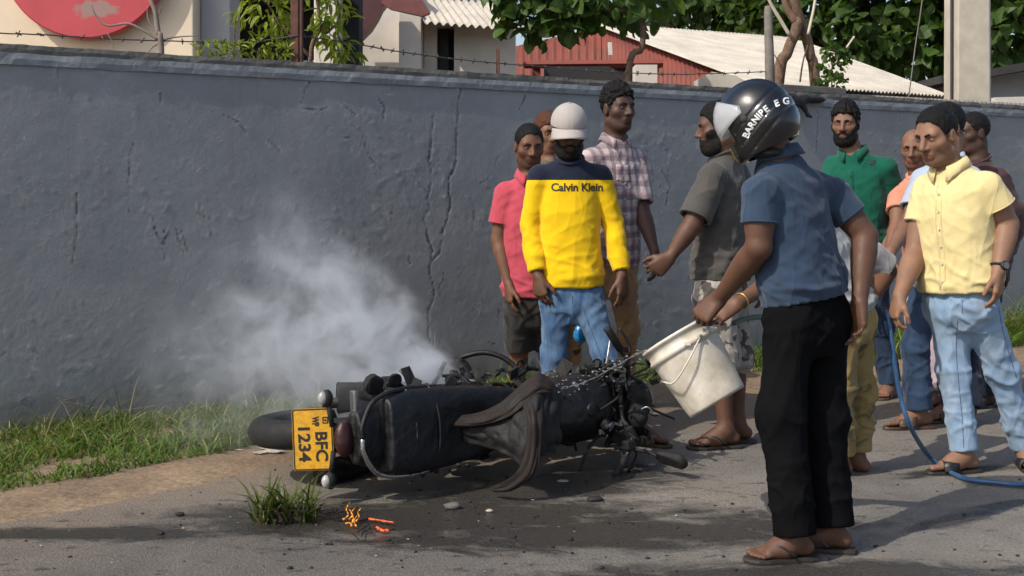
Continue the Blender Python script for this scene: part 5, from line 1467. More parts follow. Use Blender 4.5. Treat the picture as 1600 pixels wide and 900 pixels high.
JEAN_DARK = cloth('jeans_dark', (0.012, 0.018, 0.034), 0.3, 0.5)
KHAKI = cloth('khaki_cotton', (0.33, 0.21, 0.11), 0.2, 0.5)
KHAKI_G = cloth('khaki_green_cotton', (0.26, 0.19, 0.075), 0.25, 0.6, col2=(0.14, 0.11, 0.05), scale2=9, thr=0.55)
BLACKC = cloth('black_trouser_cloth', (0.0050, 0.0050, 0.0058), 0.25, 0.4)
BLACKC.node_tree.nodes['Principled BSDF'].inputs['Sheen Weight'].default_value = 0.0
BLACKC.node_tree.nodes['Principled BSDF'].inputs['Specular IOR Level'].default_value = 0.06
CHAR = cloth('charcoal_shorts', (0.030, 0.027, 0.025), 0.3, 0.4)
CAMO = cloth('camouflage_cotton', (0.33, 0.30, 0.27), 0.2, 0.5, col2=(0.075, 0.065, 0.06), scale2=15, thr=0.53)
PINK = patch_mat('pink_pique', (0.44, 0.066, 0.094), (0.22, 0.085, 0.03), 0.55, 1.10, 11, 0.0)
YEL = split_mat('yellow_navy_jersey', C_NAVY, (0.74, 0.47, 0.006), 1.335)
PLAID = plaid_mat('plaid_cotton')
GREYT = cloth('grey_tee', (0.070, 0.066, 0.060), 0.2, 0.45)
BLUEP = cloth('slate_blue_pique', (0.031, 0.052, 0.090), 0.18, 0.45)
GREENP = patch_mat('green_pique', (0.006, 0.090, 0.056), (0.16, 0.045, 0.045), 0.8, 1.16, 13, 0.0, 0.56)
PALEY = cloth('pale_yellow_cotton', (0.66, 0.55, 0.27), 0.08, 0.4)
LBLUE = cloth('light_blue_cotton', (0.36, 0.42, 0.52), 0.12, 0.4)
PEACH = cloth('peach_cotton', (0.62, 0.25, 0.17), 0.12, 0.4)
MAROON = cloth('maroon_cotton', (0.060, 0.030, 0.033), 0.2, 0.4)
GREYW = cloth('grey_white_cotton', (0.27, 0.28, 0.30), 0.25, 0.5)
LAV = cloth('lavender_sarong', (0.42, 0.33, 0.38), 0.15, 0.5)
OLIVE = cloth('olive_cotton', (0.10, 0.09, 0.06), 0.2, 0.4)
M_BTN = simple('pearl_button', (0.6, 0.55, 0.45), 0.35)
M_PRINT = simple('dark_print', (0.022, 0.018, 0.012), 0.7, var=0.1, bmp=0)
HAIR_CURL = dict(t=0.013, top=0.026, curl=0.012, front=0.086, temple=0.066); HAIR_SHORT = dict(t=0.005, top=0.007, curl=0.003, front=0.092, temple=0.078); HAIR_MID = dict(t=0.010, top=0.014, curl=0.005, front=0.086, temple=0.068)
FULL = dict(t=0.007)
PEOPLE = {}
def cast():
    P = PEOPLE; SEAM_P = simple('pale_jeans_seam', (0.085,0.12,0.17), 0.9); SEAM_M = simple('mid_jeans_seam', (0.03,0.055,0.10), 0.9)
    P['cap'] = build_person(dict(seed=1, D=6.35, res=0.0055, label='man in white cap and yellow and navy sweatshirt looking down at the burnt motorcycle',
        head=(889,206,-0.04), face=(0.02,-1), pitch=17, hh=0.240, neck=(889,247), shR=(843,266), shL=(937,266), elR=(829,352,0.02), elL=(958,350,0.02), wrR=(841,432,-0.08), wrL=(972,431,-0.08),
        hipR=(870,462), hipL=(917,462), knR=(866,555), knL=(944,550), anR=(856,652), anL=(992,664), toeR=(-0.3,-1), toeL=(0.85,-0.5), skin='dark', shoe='leather', footk=1.12,
        handR=dict(d=(0.15,-0.2,-1), n=(0.6,0.6,0), curl=0.5), handL=dict(d=(0.05,-0.2,-1), n=(-0.6,0.6,0), curl=0.45), beard=FULL, hair=dict(t=0.006, top=0.0, curl=0.002),
        top=dict(m=YEL, hem=447, sleeve=1.90, sr=0.044, collar='round', mc=cloth('navy_rib', C_NAVY), rib=True, ribm=cloth('yellow_rib', (0.76,0.48,0.006)), slf=0.007, k=0.94, loose=0.006, fold=0.8),
        legs=dict(kind='long', m=JEAN_MID, knee=0.060, calf=0.056, cuff=0.060, k=1.02, fold=1.2, ms=SEAM_M, seams=[[(895,462),(894,475)],[(912,485),(935,545),(955,600)]])))
    P['pink'] = build_person(dict(seed=2, D=6.8, label='man in pink polo shirt and charcoal shorts behind the sweatshirt man',
        head=(827,228,-0.02), face=(0.22,-1), pitch=14, hh=0.232, neck=(829,272), shR=(791,292), shL=(872,292), elR=(779,375,0.0), elL=(880,380), wrR=(795,443,-0.08), wrL=(875,445,-0.05),
        hipR=(812,470), hipL=(855,470), knR=(811,545), knL=(862,545), anR=(807,622), anL=(862,620), toeR=(-0.15,-1), toeL=(0.2,-1), skin='mid', stubble=0.45, hair=HAIR_SHORT,
        handR=dict(d=(0.05,-0.1,-1), n=(0.9,0.3,0), curl=0.42),
        top=dict(m=PINK, hem=462, sleeve=0.66, collar='polo', buttons=2, k=1.0, sr=0.074), legs=dict(kind='shorts', m=CHAR, len=0.98, k=0.92)))
    P['hidden'] = build_person(dict(seed=3, D=7.25, res=0.008, resc=0.010, label='person with reddish hair almost hidden between the pink polo and the white cap',
        head=(857,208), face=(0.3,-1), pitch=10, hh=0.232, neck=(862,250), shR=(830,268), shL=(900,268), elR=(832,345,0.1), elL=(905,345,0.1), wrR=(838,410,0.05), wrL=(900,410,0.05),
        hipR=(850,440), hipL=(885,440), knR=(852,520), knL=(880,520), anR=(852,600), anL=(878,600), toeR=(0,-1), toeL=(0.1,-1), skin='brown', hair=dict(t=0.012, top=0.012, curl=0.005, m=HAIR_RED),
        top=dict(m=OLIVE, hem=455, k=0.9), legs=dict(kind='long', m=JEAN_DARK, k=0.9)))
    P['plaid'] = build_person(dict(seed=4, D=6.75, label='tall man in checked shirt and khaki trousers behind the sweatshirt man',
        head=(966,170,-0.02), face=(0.55,-0.84), pitch=2, hh=0.240, neck=(961,218), shR=(924,240,-0.07), shL=(993,240,0.08), elR=(917,330,0.12), elL=(1003,328,-0.02), wrR=(926,420,0.05), wrL=(1023,394,-0.20),
        hipR=(934,425), hipL=(968,425), knR=(897,515), knL=(982,512), anR=(886,612), anL=(976,612), toeR=(-0.1,-1), toeL=(0.4,-1), skin='deep', hair=HAIR_CURL, stubble=0.2,
        handL=dict(d=(0.1,-0.15,-1), n=(-0.85,0.3,0), curl=0.55), handR=dict(d=(0,-0.2,-1), n=(0.3,0.8,0), curl=0.9),
        top=dict(m=PLAID, hem=413, sleeve=0.88, collar='shirt', open=0.55, placket=0.42, buttons=5, mb=M_BTN, k=0.96, sr=0.072, rib=False), legs=dict(kind='long', m=KHAKI, cuff=0.062, fold=1.4)))
    P['grey'] = build_person(dict(seed=5, D=6.25, label='bearded man in dark grey tee and camouflage shorts seen in profile behind the bucket',
        head=(1121,200,-0.02), face=(-1,0.05), pitch=8, hh=0.240, neck=(1133,243), shR=(1150,262,0.17), shL=(1113,266,-0.15), elR=(1176,352,0.2), elL=(1081,352,-0.22), wrR=(1190,430,0.05), wrL=(1047,402,-0.24),
        hipR=(1133,452,0.09), hipL=(1118,452,-0.09), knR=(1146,562), knL=(1125,562), anR=(1153,663), anL=(1134,671), toeR=(-1,0.1), toeL=(-1,-0.18), skin='dark', beard=FULL, hair=HAIR_MID, footk=1.1, build=1.08,
        handL=dict(d=(-0.6,-0.1,-0.5), n=(0.1,0.9,0.2), curl=1.15, thumb=0.9),
        top=dict(m=GREYT, hem=436, sleeve=0.86, sr=0.078, k=1.06, loose=0.012, fold=1.2), legs=dict(kind='shorts', m=CAMO, len=1.12, cuff=0.094, k=1.0, fold=1.5)))
    P['helmet'] = build_person(dict(seed=6, D=4.36, res=0.005, resc=0.006, label='man in black motorcycle helmet and blue polo tipping the bucket, back to camera',
        head=(1181,191,0.0), face=(-0.92,0.36), pitch=28, hh=0.208, neck=(1217,243,0.02), shR=(1298,288,0.13), shL=(1188,286,-0.10), elR=(1352,368,0.10), elL=(1186,386,-0.12), wrR=(1343,470,0.0), wrL=(1124,466,0.10),
        hipR=(1288,492,0.07), hipL=(1236,494,-0.05), knR=(1288,655,0.02), knL=(1220,652,-0.10), anR=(1302,825), anL=(1243,838), toeR=(-1,0.28), toeL=(-1,-0.12), armk=1.10, skin='dark', face_on=False, footk=1.0, shoe='flip',
        handL=dict(d=(-0.62,0.1,-0.62), n=(0.35,0.55,-0.5), curl=1.1, thumb=1.0), handR=dict(d=(-0.05,-0.1,-1), n=(-0.8,-0.2,0), curl=0.45),
        hair=dict(t=0.006, top=0.004, curl=0.003), top=dict(m=BLUEP, hem=466, sleeve=0.58, sr=0.066, collar='polo', placket=0, k=1.0, loose=0.004, fold=1.25), legs=dict(kind='long', m=BLACKC, cuff=0.070, calf=0.070, knee=0.074, k=1.06, len=0.985, fold=1.0)))
    P['green'] = build_person(dict(seed=7, D=7.45, label='bearded man in green polo shirt standing by the wall beside the helmeted man',
        head=(1321,194,-0.02), face=(-0.45,-0.9), pitch=6, hh=0.232, neck=(1333,236), shR=(1303,252,0.07), shL=(1384,254,-0.07), elR=(1295,330,-0.1), elL=(1398,330,0.05), wrR=(1310,400,-0.2), wrL=(1380,398,-0.15),
        hipR=(1325,425), hipL=(1362,425), knR=(1330,510), knL=(1378,510), anR=(1335,600), anL=(1390,599), toeR=(-0.5,-1), toeL=(-0.6,-0.8), skin='brown', beard=FULL, hair=HAIR_CURL, shoe='leather', build=1.04,
        top=dict(m=GREENP, hem=415, sleeve=0.62, sr=0.08, collar='polo', buttons=2, open=0.4, k=1.05), legs=dict(kind='long', m=JEAN_NAVY, cuff=0.068)))
    P['bent'] = build_person(dict(seed=8, D=5.45, label='stooping person in grey shirt and khaki trousers mostly hidden behind the helmeted man',
        head=(1236,300,0.05), face=(-1,0.2), pitch=45, hh=0.245, neck=(1262,335,0.03), shR=(1310,352,0.17), shL=(1268,360,-0.12), elR=(1386,424,0.22), elL=(1232,425,-0.2), wrR=(1352,478,0.02), wrL=(1152,474,-0.42),
        hipR=(1330,486,0.07), hipL=(1316,486,-0.07), knR=(1345,605), knL=(1312,608), anR=(1338,713), anL=(1313,720), toeR=(-0.75,0.6), toeL=(-0.8,-0.5), skin='mid', shoe=None, hair=HAIR_MID,
        handL=dict(d=(-0.8,-0.1,-0.4), n=(0.1,0.7,-0.5), curl=0.9), handR=dict(d=(-0.4,-0.1,-0.9), n=(-0.6,0.2,0), curl=0.5),
        top=dict(m=GREYW, hem_t=-0.05, sleeve=0.95, sr=0.078, k=0.95, fold=1.6), legs=dict(kind='long', m=KHAKI_G, cuff=0.066, len=0.9, fold=2.0)))
    P['yellow'] = build_person(dict(seed=9, D=5.55, res=0.005, resc=0.0065, label='man in pale yellow shirt and light jeans holding the blue hose',
        head=(1463,212,-0.03), face=(-0.84,-0.55), pitch=19, hh=0.247, neck=(1484,258), shR=(1450,284,0.11), shL=(1542,280,-0.11), elR=(1431,395,0.06), elL=(1574,350,-0.10), wrR=(1406,462,-0.10), wrL=(1560,424,-0.18),
        hipR=(1482,468,0.05), hipL=(1522,465,-0.05), knR=(1491,585), knL=(1566,580), anR=(1507,708), anL=(1601,700), toeR=(-1,-0.18), toeL=(-0.15,-1), skin='tan', stubble=0.25, hair=HAIR_SHORT, shoe='flat', build=1.05, armk=1.14, girth=1.06, footk=1.05,
        handR=dict(d=(-0.3,-0.1,-0.95), n=(0.75,0.1,0), curl=0.75, thumb=0.8), handL=dict(d=(-0.08,-0.15,-1), n=(-0.6,0.5,0), curl=0.45),
        top=dict(m=PALEY, hem=453, sleeve=0.55, sr=0.076, collar='shirt', placket=0.47, vee=0.07, buttons=6, mb=M_BTN, open=0.3, k=1.03, loose=0.006, fold=0.9), legs=dict(kind='long', m=JEAN_PALE, knee=0.060, calf=0.056, cuff=0.057, k=1.04, fold=1.2, ms=SEAM_P, seams=[[(1496,500),(1494,545),(1498,600),(1503,650),(1506,700)],[(1560,480),(1570,530),(1588,590)],[(1503,462),(1504,490)]])))
    P['lblue'] = build_person(dict(seed=10, D=6.55, label='person in light blue shirt and navy jeans right behind the pale yellow shirt',
        head=(1478,200,0.05), face=(-0.95,-0.3), pitch=12, hh=0.236, neck=(1482,246), shR=(1443,272,0.08), shL=(1515,270,-0.08), elR=(1422,345,0.0), elL=(1520,350,0.1), wrR=(1392,393,-0.25), wrL=(1505,430,0.05),
        hipR=(1448,445), hipL=(1490,445), knR=(1430,545), knL=(1485,545), anR=(1436,642), anL=(1490,632), toeR=(-1,-0.12), toeL=(-1,-0.2), skin='brown', hair=HAIR_MID, shoe='leather', footk=1.12, build=1.05,
        handR=dict(d=(-0.6,-0.1,-0.6), n=(0.3,0.6,-0.4), curl=0.9),
        top=dict(m=LBLUE, hem=450, sleeve=0.72, sr=0.074, k=1.0, collar='polo'), legs=dict(kind='long', m=JEAN_NAVY, cuff=0.070, calf=0.066, knee=0.066, fold=1.2)))
    P['bald'] = build_person(dict(seed=11, D=7.35, res=0.007, label='bald older man in peach shirt looking past the pale yellow shirt',
        head=(1429,232,0), face=(-0.5,-0.85), pitch=12, hh=0.228, neck=(1437,272), shR=(1404,292,0.05), shL=(1472,292,-0.05), elR=(1402,352,-0.1), elL=(1480,355), wrR=(1388,398,-0.25), wrL=(1470,410,-0.1),
        hipR=(1440,440), hipL=(1478,440), knR=(1450,520), knL=(1482,520), anR=(1455,616), anL=(1485,612), toeR=(-0.9,-0.5), toeL=(-0.5,-0.9), skin='brown', shoe='flat', hair=None, 
        top=dict(m=PEACH, hem=450, k=0.95, collar='round'), legs=dict(kind='sarong', m=LAV, hem=0.10)))
    P['maroon'] = build_person(dict(seed=12, D=6.95, res=0.007, label='rightmost person, in maroon shirt and dark jeans, half hidden by the pale yellow shirt',
        head=(1519,208,0), face=(-0.95,-0.25), pitch=5, hh=0.226, neck=(1528,250), shR=(1506,272,0.13), shL=(1560,270,-0.13), elR=(1495,350,0.1), elL=(1577,345,-0.12), wrR=(1490,420,-0.2), wrL=(1570,410,0.05),
        hipR=(1508,440,-0.06), hipL=(1542,440,0.06), knR=(1514,540), knL=(1540,540), anR=(1514,640), anL=(1540,615), toeR=(-0.5,-0.8), toeL=(-0.9,-0.2), skin='deep', hair=HAIR_SHORT, shoe='flat',
        top=dict(m=MAROON, hem=450, sleeve=0.85, k=0.98), legs=dict(kind='long', m=JEAN_DARK, cuff=0.072)))
cast()
# ------------------------------------------------------------------ things worn and carried
def fit_text(me, width):
    xs = [v.co.x for v in me.vertices]; k = width/(max(xs)-min(xs)); me.transform(Matrix.Scale(k, 4)); return me
def headwear():
    # white cap
    P = PEOPLE['cap']; base, HM, hs, H = P['base'], P['HM'], P['hs'], P['H']
    hc = P['j']['head']
    mcap = cloth('cap_cloth', (0.38, 0.345, 0.32), 0.06, 0.03)
    g = Field((-0.12,-0.15,-0.02), (0.12,0.13,0.17), 0.0045)
    dome = P_ell((0,-0.010,0.046), (0.094,0.116,0.102))[0]; inn = P_ell((0,-0.010,0.040), (0.084,0.105,0.086))[0]
    def fn(v, X, Y, Z):
        d = dome(X, Y, Z) + 0*v
        d = np.maximum(d, 0.036 - Z + 0.10*np.minimum(Y, 0)*-0.0)
        seam = np.abs(np.sin(3*np.arctan2(X, Y+0.01)))                 # six panels
        d = d + 0.0016*np.exp(-(seam/0.09)**2)
        return np.maximum(d, -inn(X, Y, Z))
    g.whole(fn); V, Q = g.mesh()
    cap = link('cap', mesh_np('cap', hc + (V@HM)*hs - base, Q), mcap, P['root'])
    n = 18; V = []; F = []                                               # curved bill
    for i in range(n+1):
        a = math.radians(-68 + 136*i/n); x = 0.090*math.sin(a); y0 = -0.010 + 0.110*math.cos(a); ln = 0.062*math.cos(a*1.18)**0.6 if abs(a*1.18) < math.pi/2 else 0.0
        for k in range(6):
            t = k/5; V.append(H(x*(1+0.08*t), y0 - 0.004 + ln*t, 0.038 - 0.034*t - 0.030*(x/0.086)**2*(0.4+0.6*t)) - base)
    for i in range(n):
        for k in range(5): F.append((i*6+k, i*6+k+1, (i+1)*6+k+1, (i+1)*6+k))
    b = link('bill', mesh_np('bill', V, np.array(F)), mcap, cap); so = b.modifiers.new('s', 'SOLIDIFY'); so.thickness = 0.005
    MB().ball(H(0,-0.01,0.149)-base, 0.008, 10, 6, (1,1,0.6)).build('button', mcap, cap, True)
    MB().ball(H(-0.050,0.073,0.080)-base, 0.007, 8, 6, (1,0.6,0.8)).build('emblem', simple('steel_emblem', (0.55,0.55,0.55), 0.3, 0.9), cap, True)
    # lettering on the sweatshirt
    D = 6.2; c = pix(903, 293, D) - base
    me = fit_text(text_mesh('Calvin Klein', 0.05, 0.98, 0.0012, 3), 0.268)
    r = unit(-P['tr']); u = np.array([0,0,1.0]); d = -P['tf']
    pts = [c + r*v.co.x + u*(v.co.y - v.co.x*0.02) for v in me.vertices]; hit = project(P['bvh'], pts, d, 0.0025, 0.5); last = Vector(c)
    for v, h in zip(me.vertices, hit):
        v.co = h if h is not None else last; last = v.co.copy()
    me.materials.clear(); link('lettering', me, M_PRINT, P['shirt'])
    # small badge on the green polo, pocket on the pale yellow shirt
    P = PEOPLE['green']; c = pix(1361,254,7.3) - P['base']
    def patch(P, name, c, w, h, mat, off=0.0025, cut=0.25):
        r = unit(-P['tr']); u = np.array([0,0,1.0]); pts = []; n = 9
        for i in range(n):
            for k in range(n):
                x = (k/(n-1)-0.5)*w; z = (i/(n-1)-0.5)*h
                if i == 0: z += cut*h*abs(2*k/(n-1)-1)
                pts.append(c + r*x + u*z)
        hit = project(P['bvh'], pts, -P['tf'], off, 0.5)
        F = [(i*n+k, i*n+k+1, (i+1)*n+k+1, (i+1)*n+k) for i in range(n-1) for k in range(n-1) if all(hit[q] is not None for q in (i*n+k, i*n+k+1, (i+1)*n+k+1, (i+1)*n+k))]
        if len(F) < (n-1)**2: return
        o = link(name, mesh_np(name, hit, np.array(F)), mat, P['shirt']); so = o.modifiers.new('s', 'SOLIDIFY'); so.thickness = 0.002; return o
    patch(P, 'badge', c, 0.030, 0.030, simple('dark_badge', (0.01,0.02,0.02), 0.7))
    
    P = PEOPLE['plaid']; patch(P, 'pocket', pix(984,272,6.6) - P['base'], 0.085, 0.10, PLAID, 0.0022)
    # wrist watch
    P = PEOPLE['yellow']; w = P['j']['wrL']; e = P['j']['elL']; ax = unit(w-e); c = w - ax*0.022 - P['base']
    u_ = unit(np.cross(ax, [0,1,0])); v_ = np.cross(ax, u_)
    R = [c + (u_*math.cos(a)+v_*math.sin(a))*0.0335 for a in np.linspace(0, 2*math.pi, 26)]
    M_WATCH = simple('watch_rubber', (0.010,0.010,0.011), 0.45)
    wt = MB().tube(R + [R[1]], 0.010, 8, False, 0.55).build('watch', M_WATCH, P['root'], True)
    f = unit(np.array([0.35,-1,0.1])); f = unit(f - ax*(f@ax)); mm = Matrix.Translation(Vector(c+f*0.036)) @ Vector(f).to_track_quat('Z','Y').to_matrix().to_4x4()
    MB().lathe([(0.021,-0.008),(0.022,0.0),(0.020,0.006),(0.017,0.007)], 20, mm).build('watch_case', M_WATCH, wt, True)
    MB().lathe([(0.0155,0.0072),(0.0155,0.0082)], 20, mm).build('watch_face', simple('watch_dial', (0.10,0.11,0.11), 0.2), wt)
    # bracelet of gold beads on the stooping person's wrist is too small to show singly: one band
    P = PEOPLE['bent']; w = P['j']['wrL']; e = P['j']['elL']; ax = unit(w-e); c = w - ax*0.03 - P['base']; u_ = unit(np.cross(ax,[0,1,0])); v_ = np.cross(ax,u_)
    R = [c + (u_*math.cos(a)+v_*math.sin(a))*0.032 for a in np.linspace(0, 2*math.pi, 22)]
    MB().tube(R+[R[1]], 0.004, 6, False).build('bracelet', simple('gold_band', (0.5,0.33,0.12), 0.35, 0.8), P['root'], True)
def helmet():
    P = PEOPLE['helmet']; base, HM, hs, H = P['base'], P['HM'], P['hs'], P['H']; hc = P['j']['head']
    m, N, L, b = nt('helmet_gloss'); b.inputs['Base Color'].default_value = (0.006,0.006,0.007,1); b.inputs['Coat Weight'].default_value = 0.6; b.inputs['Coat Roughness'].default_value = 0.06
    L.new(ramp(N, L, noise(N, L, coords(N, L), 25, 5), [(0.3,0.20),(0.7,0.36)]), b.inputs['Roughness'])
    g = Field((-0.17,-0.20,-0.20), (0.17,0.21,0.20), 0.005)
    s1 = P_ell((0,-0.012,0.030), (0.128,0.152,0.138))[0]; s2 = P_cap((0,-0.045,-0.04), (0,0.035,-0.085), (0.118,0.108))[0]; i1 = P_ell((0,-0.012,0.025), (0.108,0.130,0.116))[0]; i2 = P_cap((0,-0.03,-0.05), (0,0.02,-0.14), (0.098,0.086))[0]
    def fn(v, X, Y, Z):
        a = s1(X,Y,Z); c = s2(X,Y,Z) + 0*v; k = 0.06; h = np.maximum(k-np.abs(a-c),0)/k; d = np.minimum(a,c) - h*h*k*0.25
        # sculpted ribs and vents round the shell
        w = Z + 0.42*Y
        for w0, dp in ((0.020,0.0040),(-0.035,0.005),(-0.085,0.005)): d = d + dp*np.exp(-((w-w0)/0.0055)**2)*(Y < 0.085)
        d = d - 0.006*np.exp(-((np.abs(X)-0.030)/0.012)**2)*np.clip((Z-0.05)/0.05,0,1)
        d = np.maximum(d, -(Z + 0.128 + 0.25*np.minimum(Y,0)*-1*0))
        d = np.maximum(d, -i1(X,Y,Z)); d = np.maximum(d, -i2(X,Y,Z))
        ey = np.maximum(np.maximum(0.100 - Y, np.abs(Z-0.006)-0.050), np.abs(X)-0.108)
        return np.maximum(d, -ey)
    g.whole(fn); V, Q = g.mesh(); V = relax(V, Q, 1, 0.4); Vw = hc + (V@HM)*hs - base
    hl = link('helmet', mesh_np('helmet', Vw, Q), m, P['root'])
    bv = BVHTree.FromPolygons([tuple(v) for v in Vw], [tuple(q) for q in Q])
    # raised clear visor
    mv, N, L, b = nt('visor_plastic'); b.inputs['Base Color'].default_value = (0.75,0.77,0.80,1); b.inputs['Roughness'].default_value = 0.14; b.inputs['Alpha'].default_value = 0.34
    V = []; F = []; n = 24; r0 = math.radians(20)
    for i in range(n+1):
        a = math.radians(-82 + 164*i/n); q = abs(2*i/n-1)
        for k in range(7):
            t = k/6; el = math.radians(-30*(1-0.75*q**3) + (30 + 30*(1-q**3))*t) + r0
            rad = 0.158 - 0.010*q
            V.append(H(rad*0.90*math.sin(a)*math.cos(el*0.6), -0.006 + rad*1.06*math.cos(a)*math.cos(el), 0.030 + rad*math.sin(el)*(0.35+0.65*math.cos(a)) ) - base)
    for i in range(n):
        for k in range(6): F.append((i*7+k, i*7+k+1, (i+1)*7+k+1, (i+1)*7+k))
    vz = link('visor', mesh_np('visor', V, np.array(F)), mv, hl); so = vz.modifiers.new('s','SOLIDIFY'); so.thickness = 0.003
    for sx in (-1, 1): 
        mm = Matrix.Translation(Vector(H(0.127*sx,0.018,0.018)-base)) @ Vector(HM[0]*sx).to_track_quat('Z','Y').to_matrix().to_4x4()
        MB().lathe([(0.013,-0.010),(0.013,0.002),(0.009,0.005)], 16, mm).build('visor_pivot', M_SOLE, hl, True)
    mc = MB().ball(H(0.0,0.02,-0.13)-base, 0.03, 10, 6, (2.4,2.6,0.8)); mc.build('padding', simple('helmet_lining', (0.012,0.012,0.013), 0.95), hl, True)
    # white lettering round the side
    mw = simple('white_decal', (0.72,0.72,0.72), 0.5, var=0.1)
    path = catmull([(1166,213), (1172,200), (1181,187), (1192,175), (1205,166), (1219,160), (1232,158)], 12); L_ = np.concatenate([[0], np.cumsum(np.linalg.norm(np.diff(path,axis=0),axis=1))])
    for ch, t in zip('BARNIPEEG', (0.02, 0.115, 0.22, 0.335, 0.42, 0.485, 0.585, 0.79, 0.955)):
        q = np.array([np.interp(t*L_[-1], L_, path[:,i]) for i in (0,1)]); q2 = np.array([np.interp(min(t*L_[-1]+4, L_[-1]+4), L_, path[:,i]) for i in (0,1)]); q0 = np.array([np.interp(t*L_[-1]-4, L_, path[:,i]) for i in (0,1)])
        tg = (q2-q0); tg /= np.linalg.norm(tg)+1e-9
        me = text_mesh(ch, 0.033, 1, 0.0012, 2)
        cp = Vector((0,0,CAMH)) - Vector(base); ok = []; 
        for v in me.vertices:
            x, y = v.co.x*436, v.co.y*436                            # metres to photograph pixels at the helmet
            pxy = q + tg*x + np.array([tg[1], -tg[0]])*y
            dr = Vector(((pxy[0]-CX)/FPX, 1, -(pxy[1]-HY)/FPX)).normalized(); h = bv.ray_cast(cp, dr, 9)
            if h[0] is not None: v.co = h[0] + h[1]*0.0015; ok.append(v.co.copy())
            elif ok: v.co = ok[-1]
        if len(ok) < 4: continue
        me.materials.clear(); link('lettering', me, mw, hl)
headwear(); helmet()
def bucket():
    d = 4.62; B0 = pix(1121,629,d-0.02); B1 = pix(1057,523,d+0.05); ax = B1-B0; Lb = np.linalg.norm(ax)
    m, N, L, b = nt('white_plastic'); v = coords(N, L)
    f = noise(N, L, v, 9, 6, 0.65); f2 = noise(N, L, v, 34, 4, 0.7)
    c = ramp(N, L, f, [(0.32,(0.42,0.37,0.28)),(0.62,(0.66,0.62,0.54))]); c = mixc(N, L, ramp(N, L, f2, [(0.62,0.0),(0.74,0.6)]), c, (0.26,0.22,0.16))
    L.new(c, b.inputs['Base Color']); b.inputs['Roughness'].default_value = 0.45; b.inputs['Subsurface Weight'].default_value = 0.2; b.inputs['Subsurface Radius'].default_value = (0.01,0.01,0.008)
    bump(N, L, b, f2, 0.15, 0.003)
    o = empty('bucket', B0); tag(o, 'dirty white plastic bucket tipped towards the motorcycle', 'bucket')
    R = Vector(ax).to_track_quat('Z','X').to_matrix().to_4x4()
    rb, rt = 0.117, 0.140
    prof = [(0.001,0.002),(rb-0.012,0.002),(rb,0.0),(rb+0.003,0.010)]
    for k in range(1, 13): prof.append((rb+0.003+(rt-rb-0.003)*k/12*0.98 , 0.010+(Lb-0.085)*k/12))
    prof += [(rt,Lb-0.070),(rt+0.007,Lb-0.068),(rt+0.008,Lb-0.052),(rt+0.002,Lb-0.050),(rt+0.003,Lb-0.014),(rt+0.012,Lb-0.012),(rt+0.012,Lb),(rt-0.002,Lb),(rt-0.004,Lb-0.06)]
    for k in range(0, 7): prof.append((rt-0.006-(rt-rb)*k/6, (Lb-0.08)*(1-k/6)+0.008))
    prof.append((0.001,0.008))
    MB().lathe(prof, 56, R).build('shell', m, o, True)
    Ri = R.inverted()
    toc = unit(np.array([0,-1,0.05])); ul = Ri.to_3x3() @ Vector(toc); a0 = math.atan2(ul.y, ul.x)
    def rim(a, r, z): return R @ Vector((r*math.cos(a), r*math.sin(a), z))
    # wire bail hanging across the near side, with its lugs
    e1 = rim(a0+0.42, rt+0.012, Lb-0.060); e2 = rim(a0-1.25, rt+0.008, Lb-0.13); c1 = rim(a0-0.15, rt+0.03, Lb-0.115); c2 = rim(a0-0.7, rt+0.028, Lb-0.155)
    # which way is down the picture decides the sag
    P = catmull([np.array(e1), np.array(c1), np.array(c2), np.array(e2)], 8)
    MB().tube(P, 0.0034, 8).build('handle', simple('handle_plastic', (0.55,0.50,0.42), 0.5), o, True)
    for e in (e1, e2): MB().ball(e, 0.009, 8, 6).build('handle_lug', simple('lug', (0.12,0.11,0.10), 0.5), o, True)
    for k in range(3):
        a = a0+0.75-0.36*k; p = rim(a, rt+0.010, Lb-0.060); mm = Matrix.Translation(p) @ (R.to_3x3() @ Vector((math.cos(a),math.sin(a),0))).to_track_quat('Z','Y').to_matrix().to_4x4()
        MB().box((-0.012,-0.006,-0.004),(0.012,0.006,0.006),mm).build('rim_tab', m, o)
    # water leaving the lip
    w, N, L, b = nt('water'); b.inputs['Base Color'].default_value = (0.88,0.92,0.96,1); b.inputs['Roughness'].default_value = 0.08; b.inputs['Transmission Weight'].default_value = 0.93; b.inputs['IOR'].default_value = 1.33
    r = np.random.default_rng(4); mb = MB()
    path = catmull([pix(1012,546,4.66), pix(990,556,4.72), pix(960,573,4.82), pix(925,592,4.95), pix(898,602,5.05), pix(876,607,5.12)], 10)
    for s in range(3):
        t = np.linspace(0,1,len(path)); q = path + 0.008*np.column_stack([perlin(np.column_stack([t*9,t*0+s*7,t*0])), perlin(np.column_stack([t*9,t*0+s*7+3,t*0])), 1.6*perlin(np.column_stack([t*8,t*0+s*11,t*0]))])
        R_ = 0.0019*(0.35+1.3*np.abs(perlin(np.column_stack([t*16,t*0+s,t*0+2]))*2)); mb.tube(q, R_, 7)
    for _ in range(40):
        t = r.random()**0.8; i = int(t*(len(path)-1)); c = path[i] + r.normal(size=3)*[0.02,0.04,0.022*(0.4+t)]
        mb.ball(c, r.uniform(0.0012,0.0036), 6, 4, (2.0,1,1))
    for _ in range(8):
        c = pix(r.uniform(868,900), r.uniform(598,612), 5.1) + r.normal(size=3)*[0.01,0.04,0.01]; mb.ball(c, r.uniform(0.002,0.005), 6, 4)
    o = mb.build('water_splash', w, None, True); tag(o, 'thin stream of water and drops from the bucket to the motorcycle', 'water', kind='stuff')
bucket()
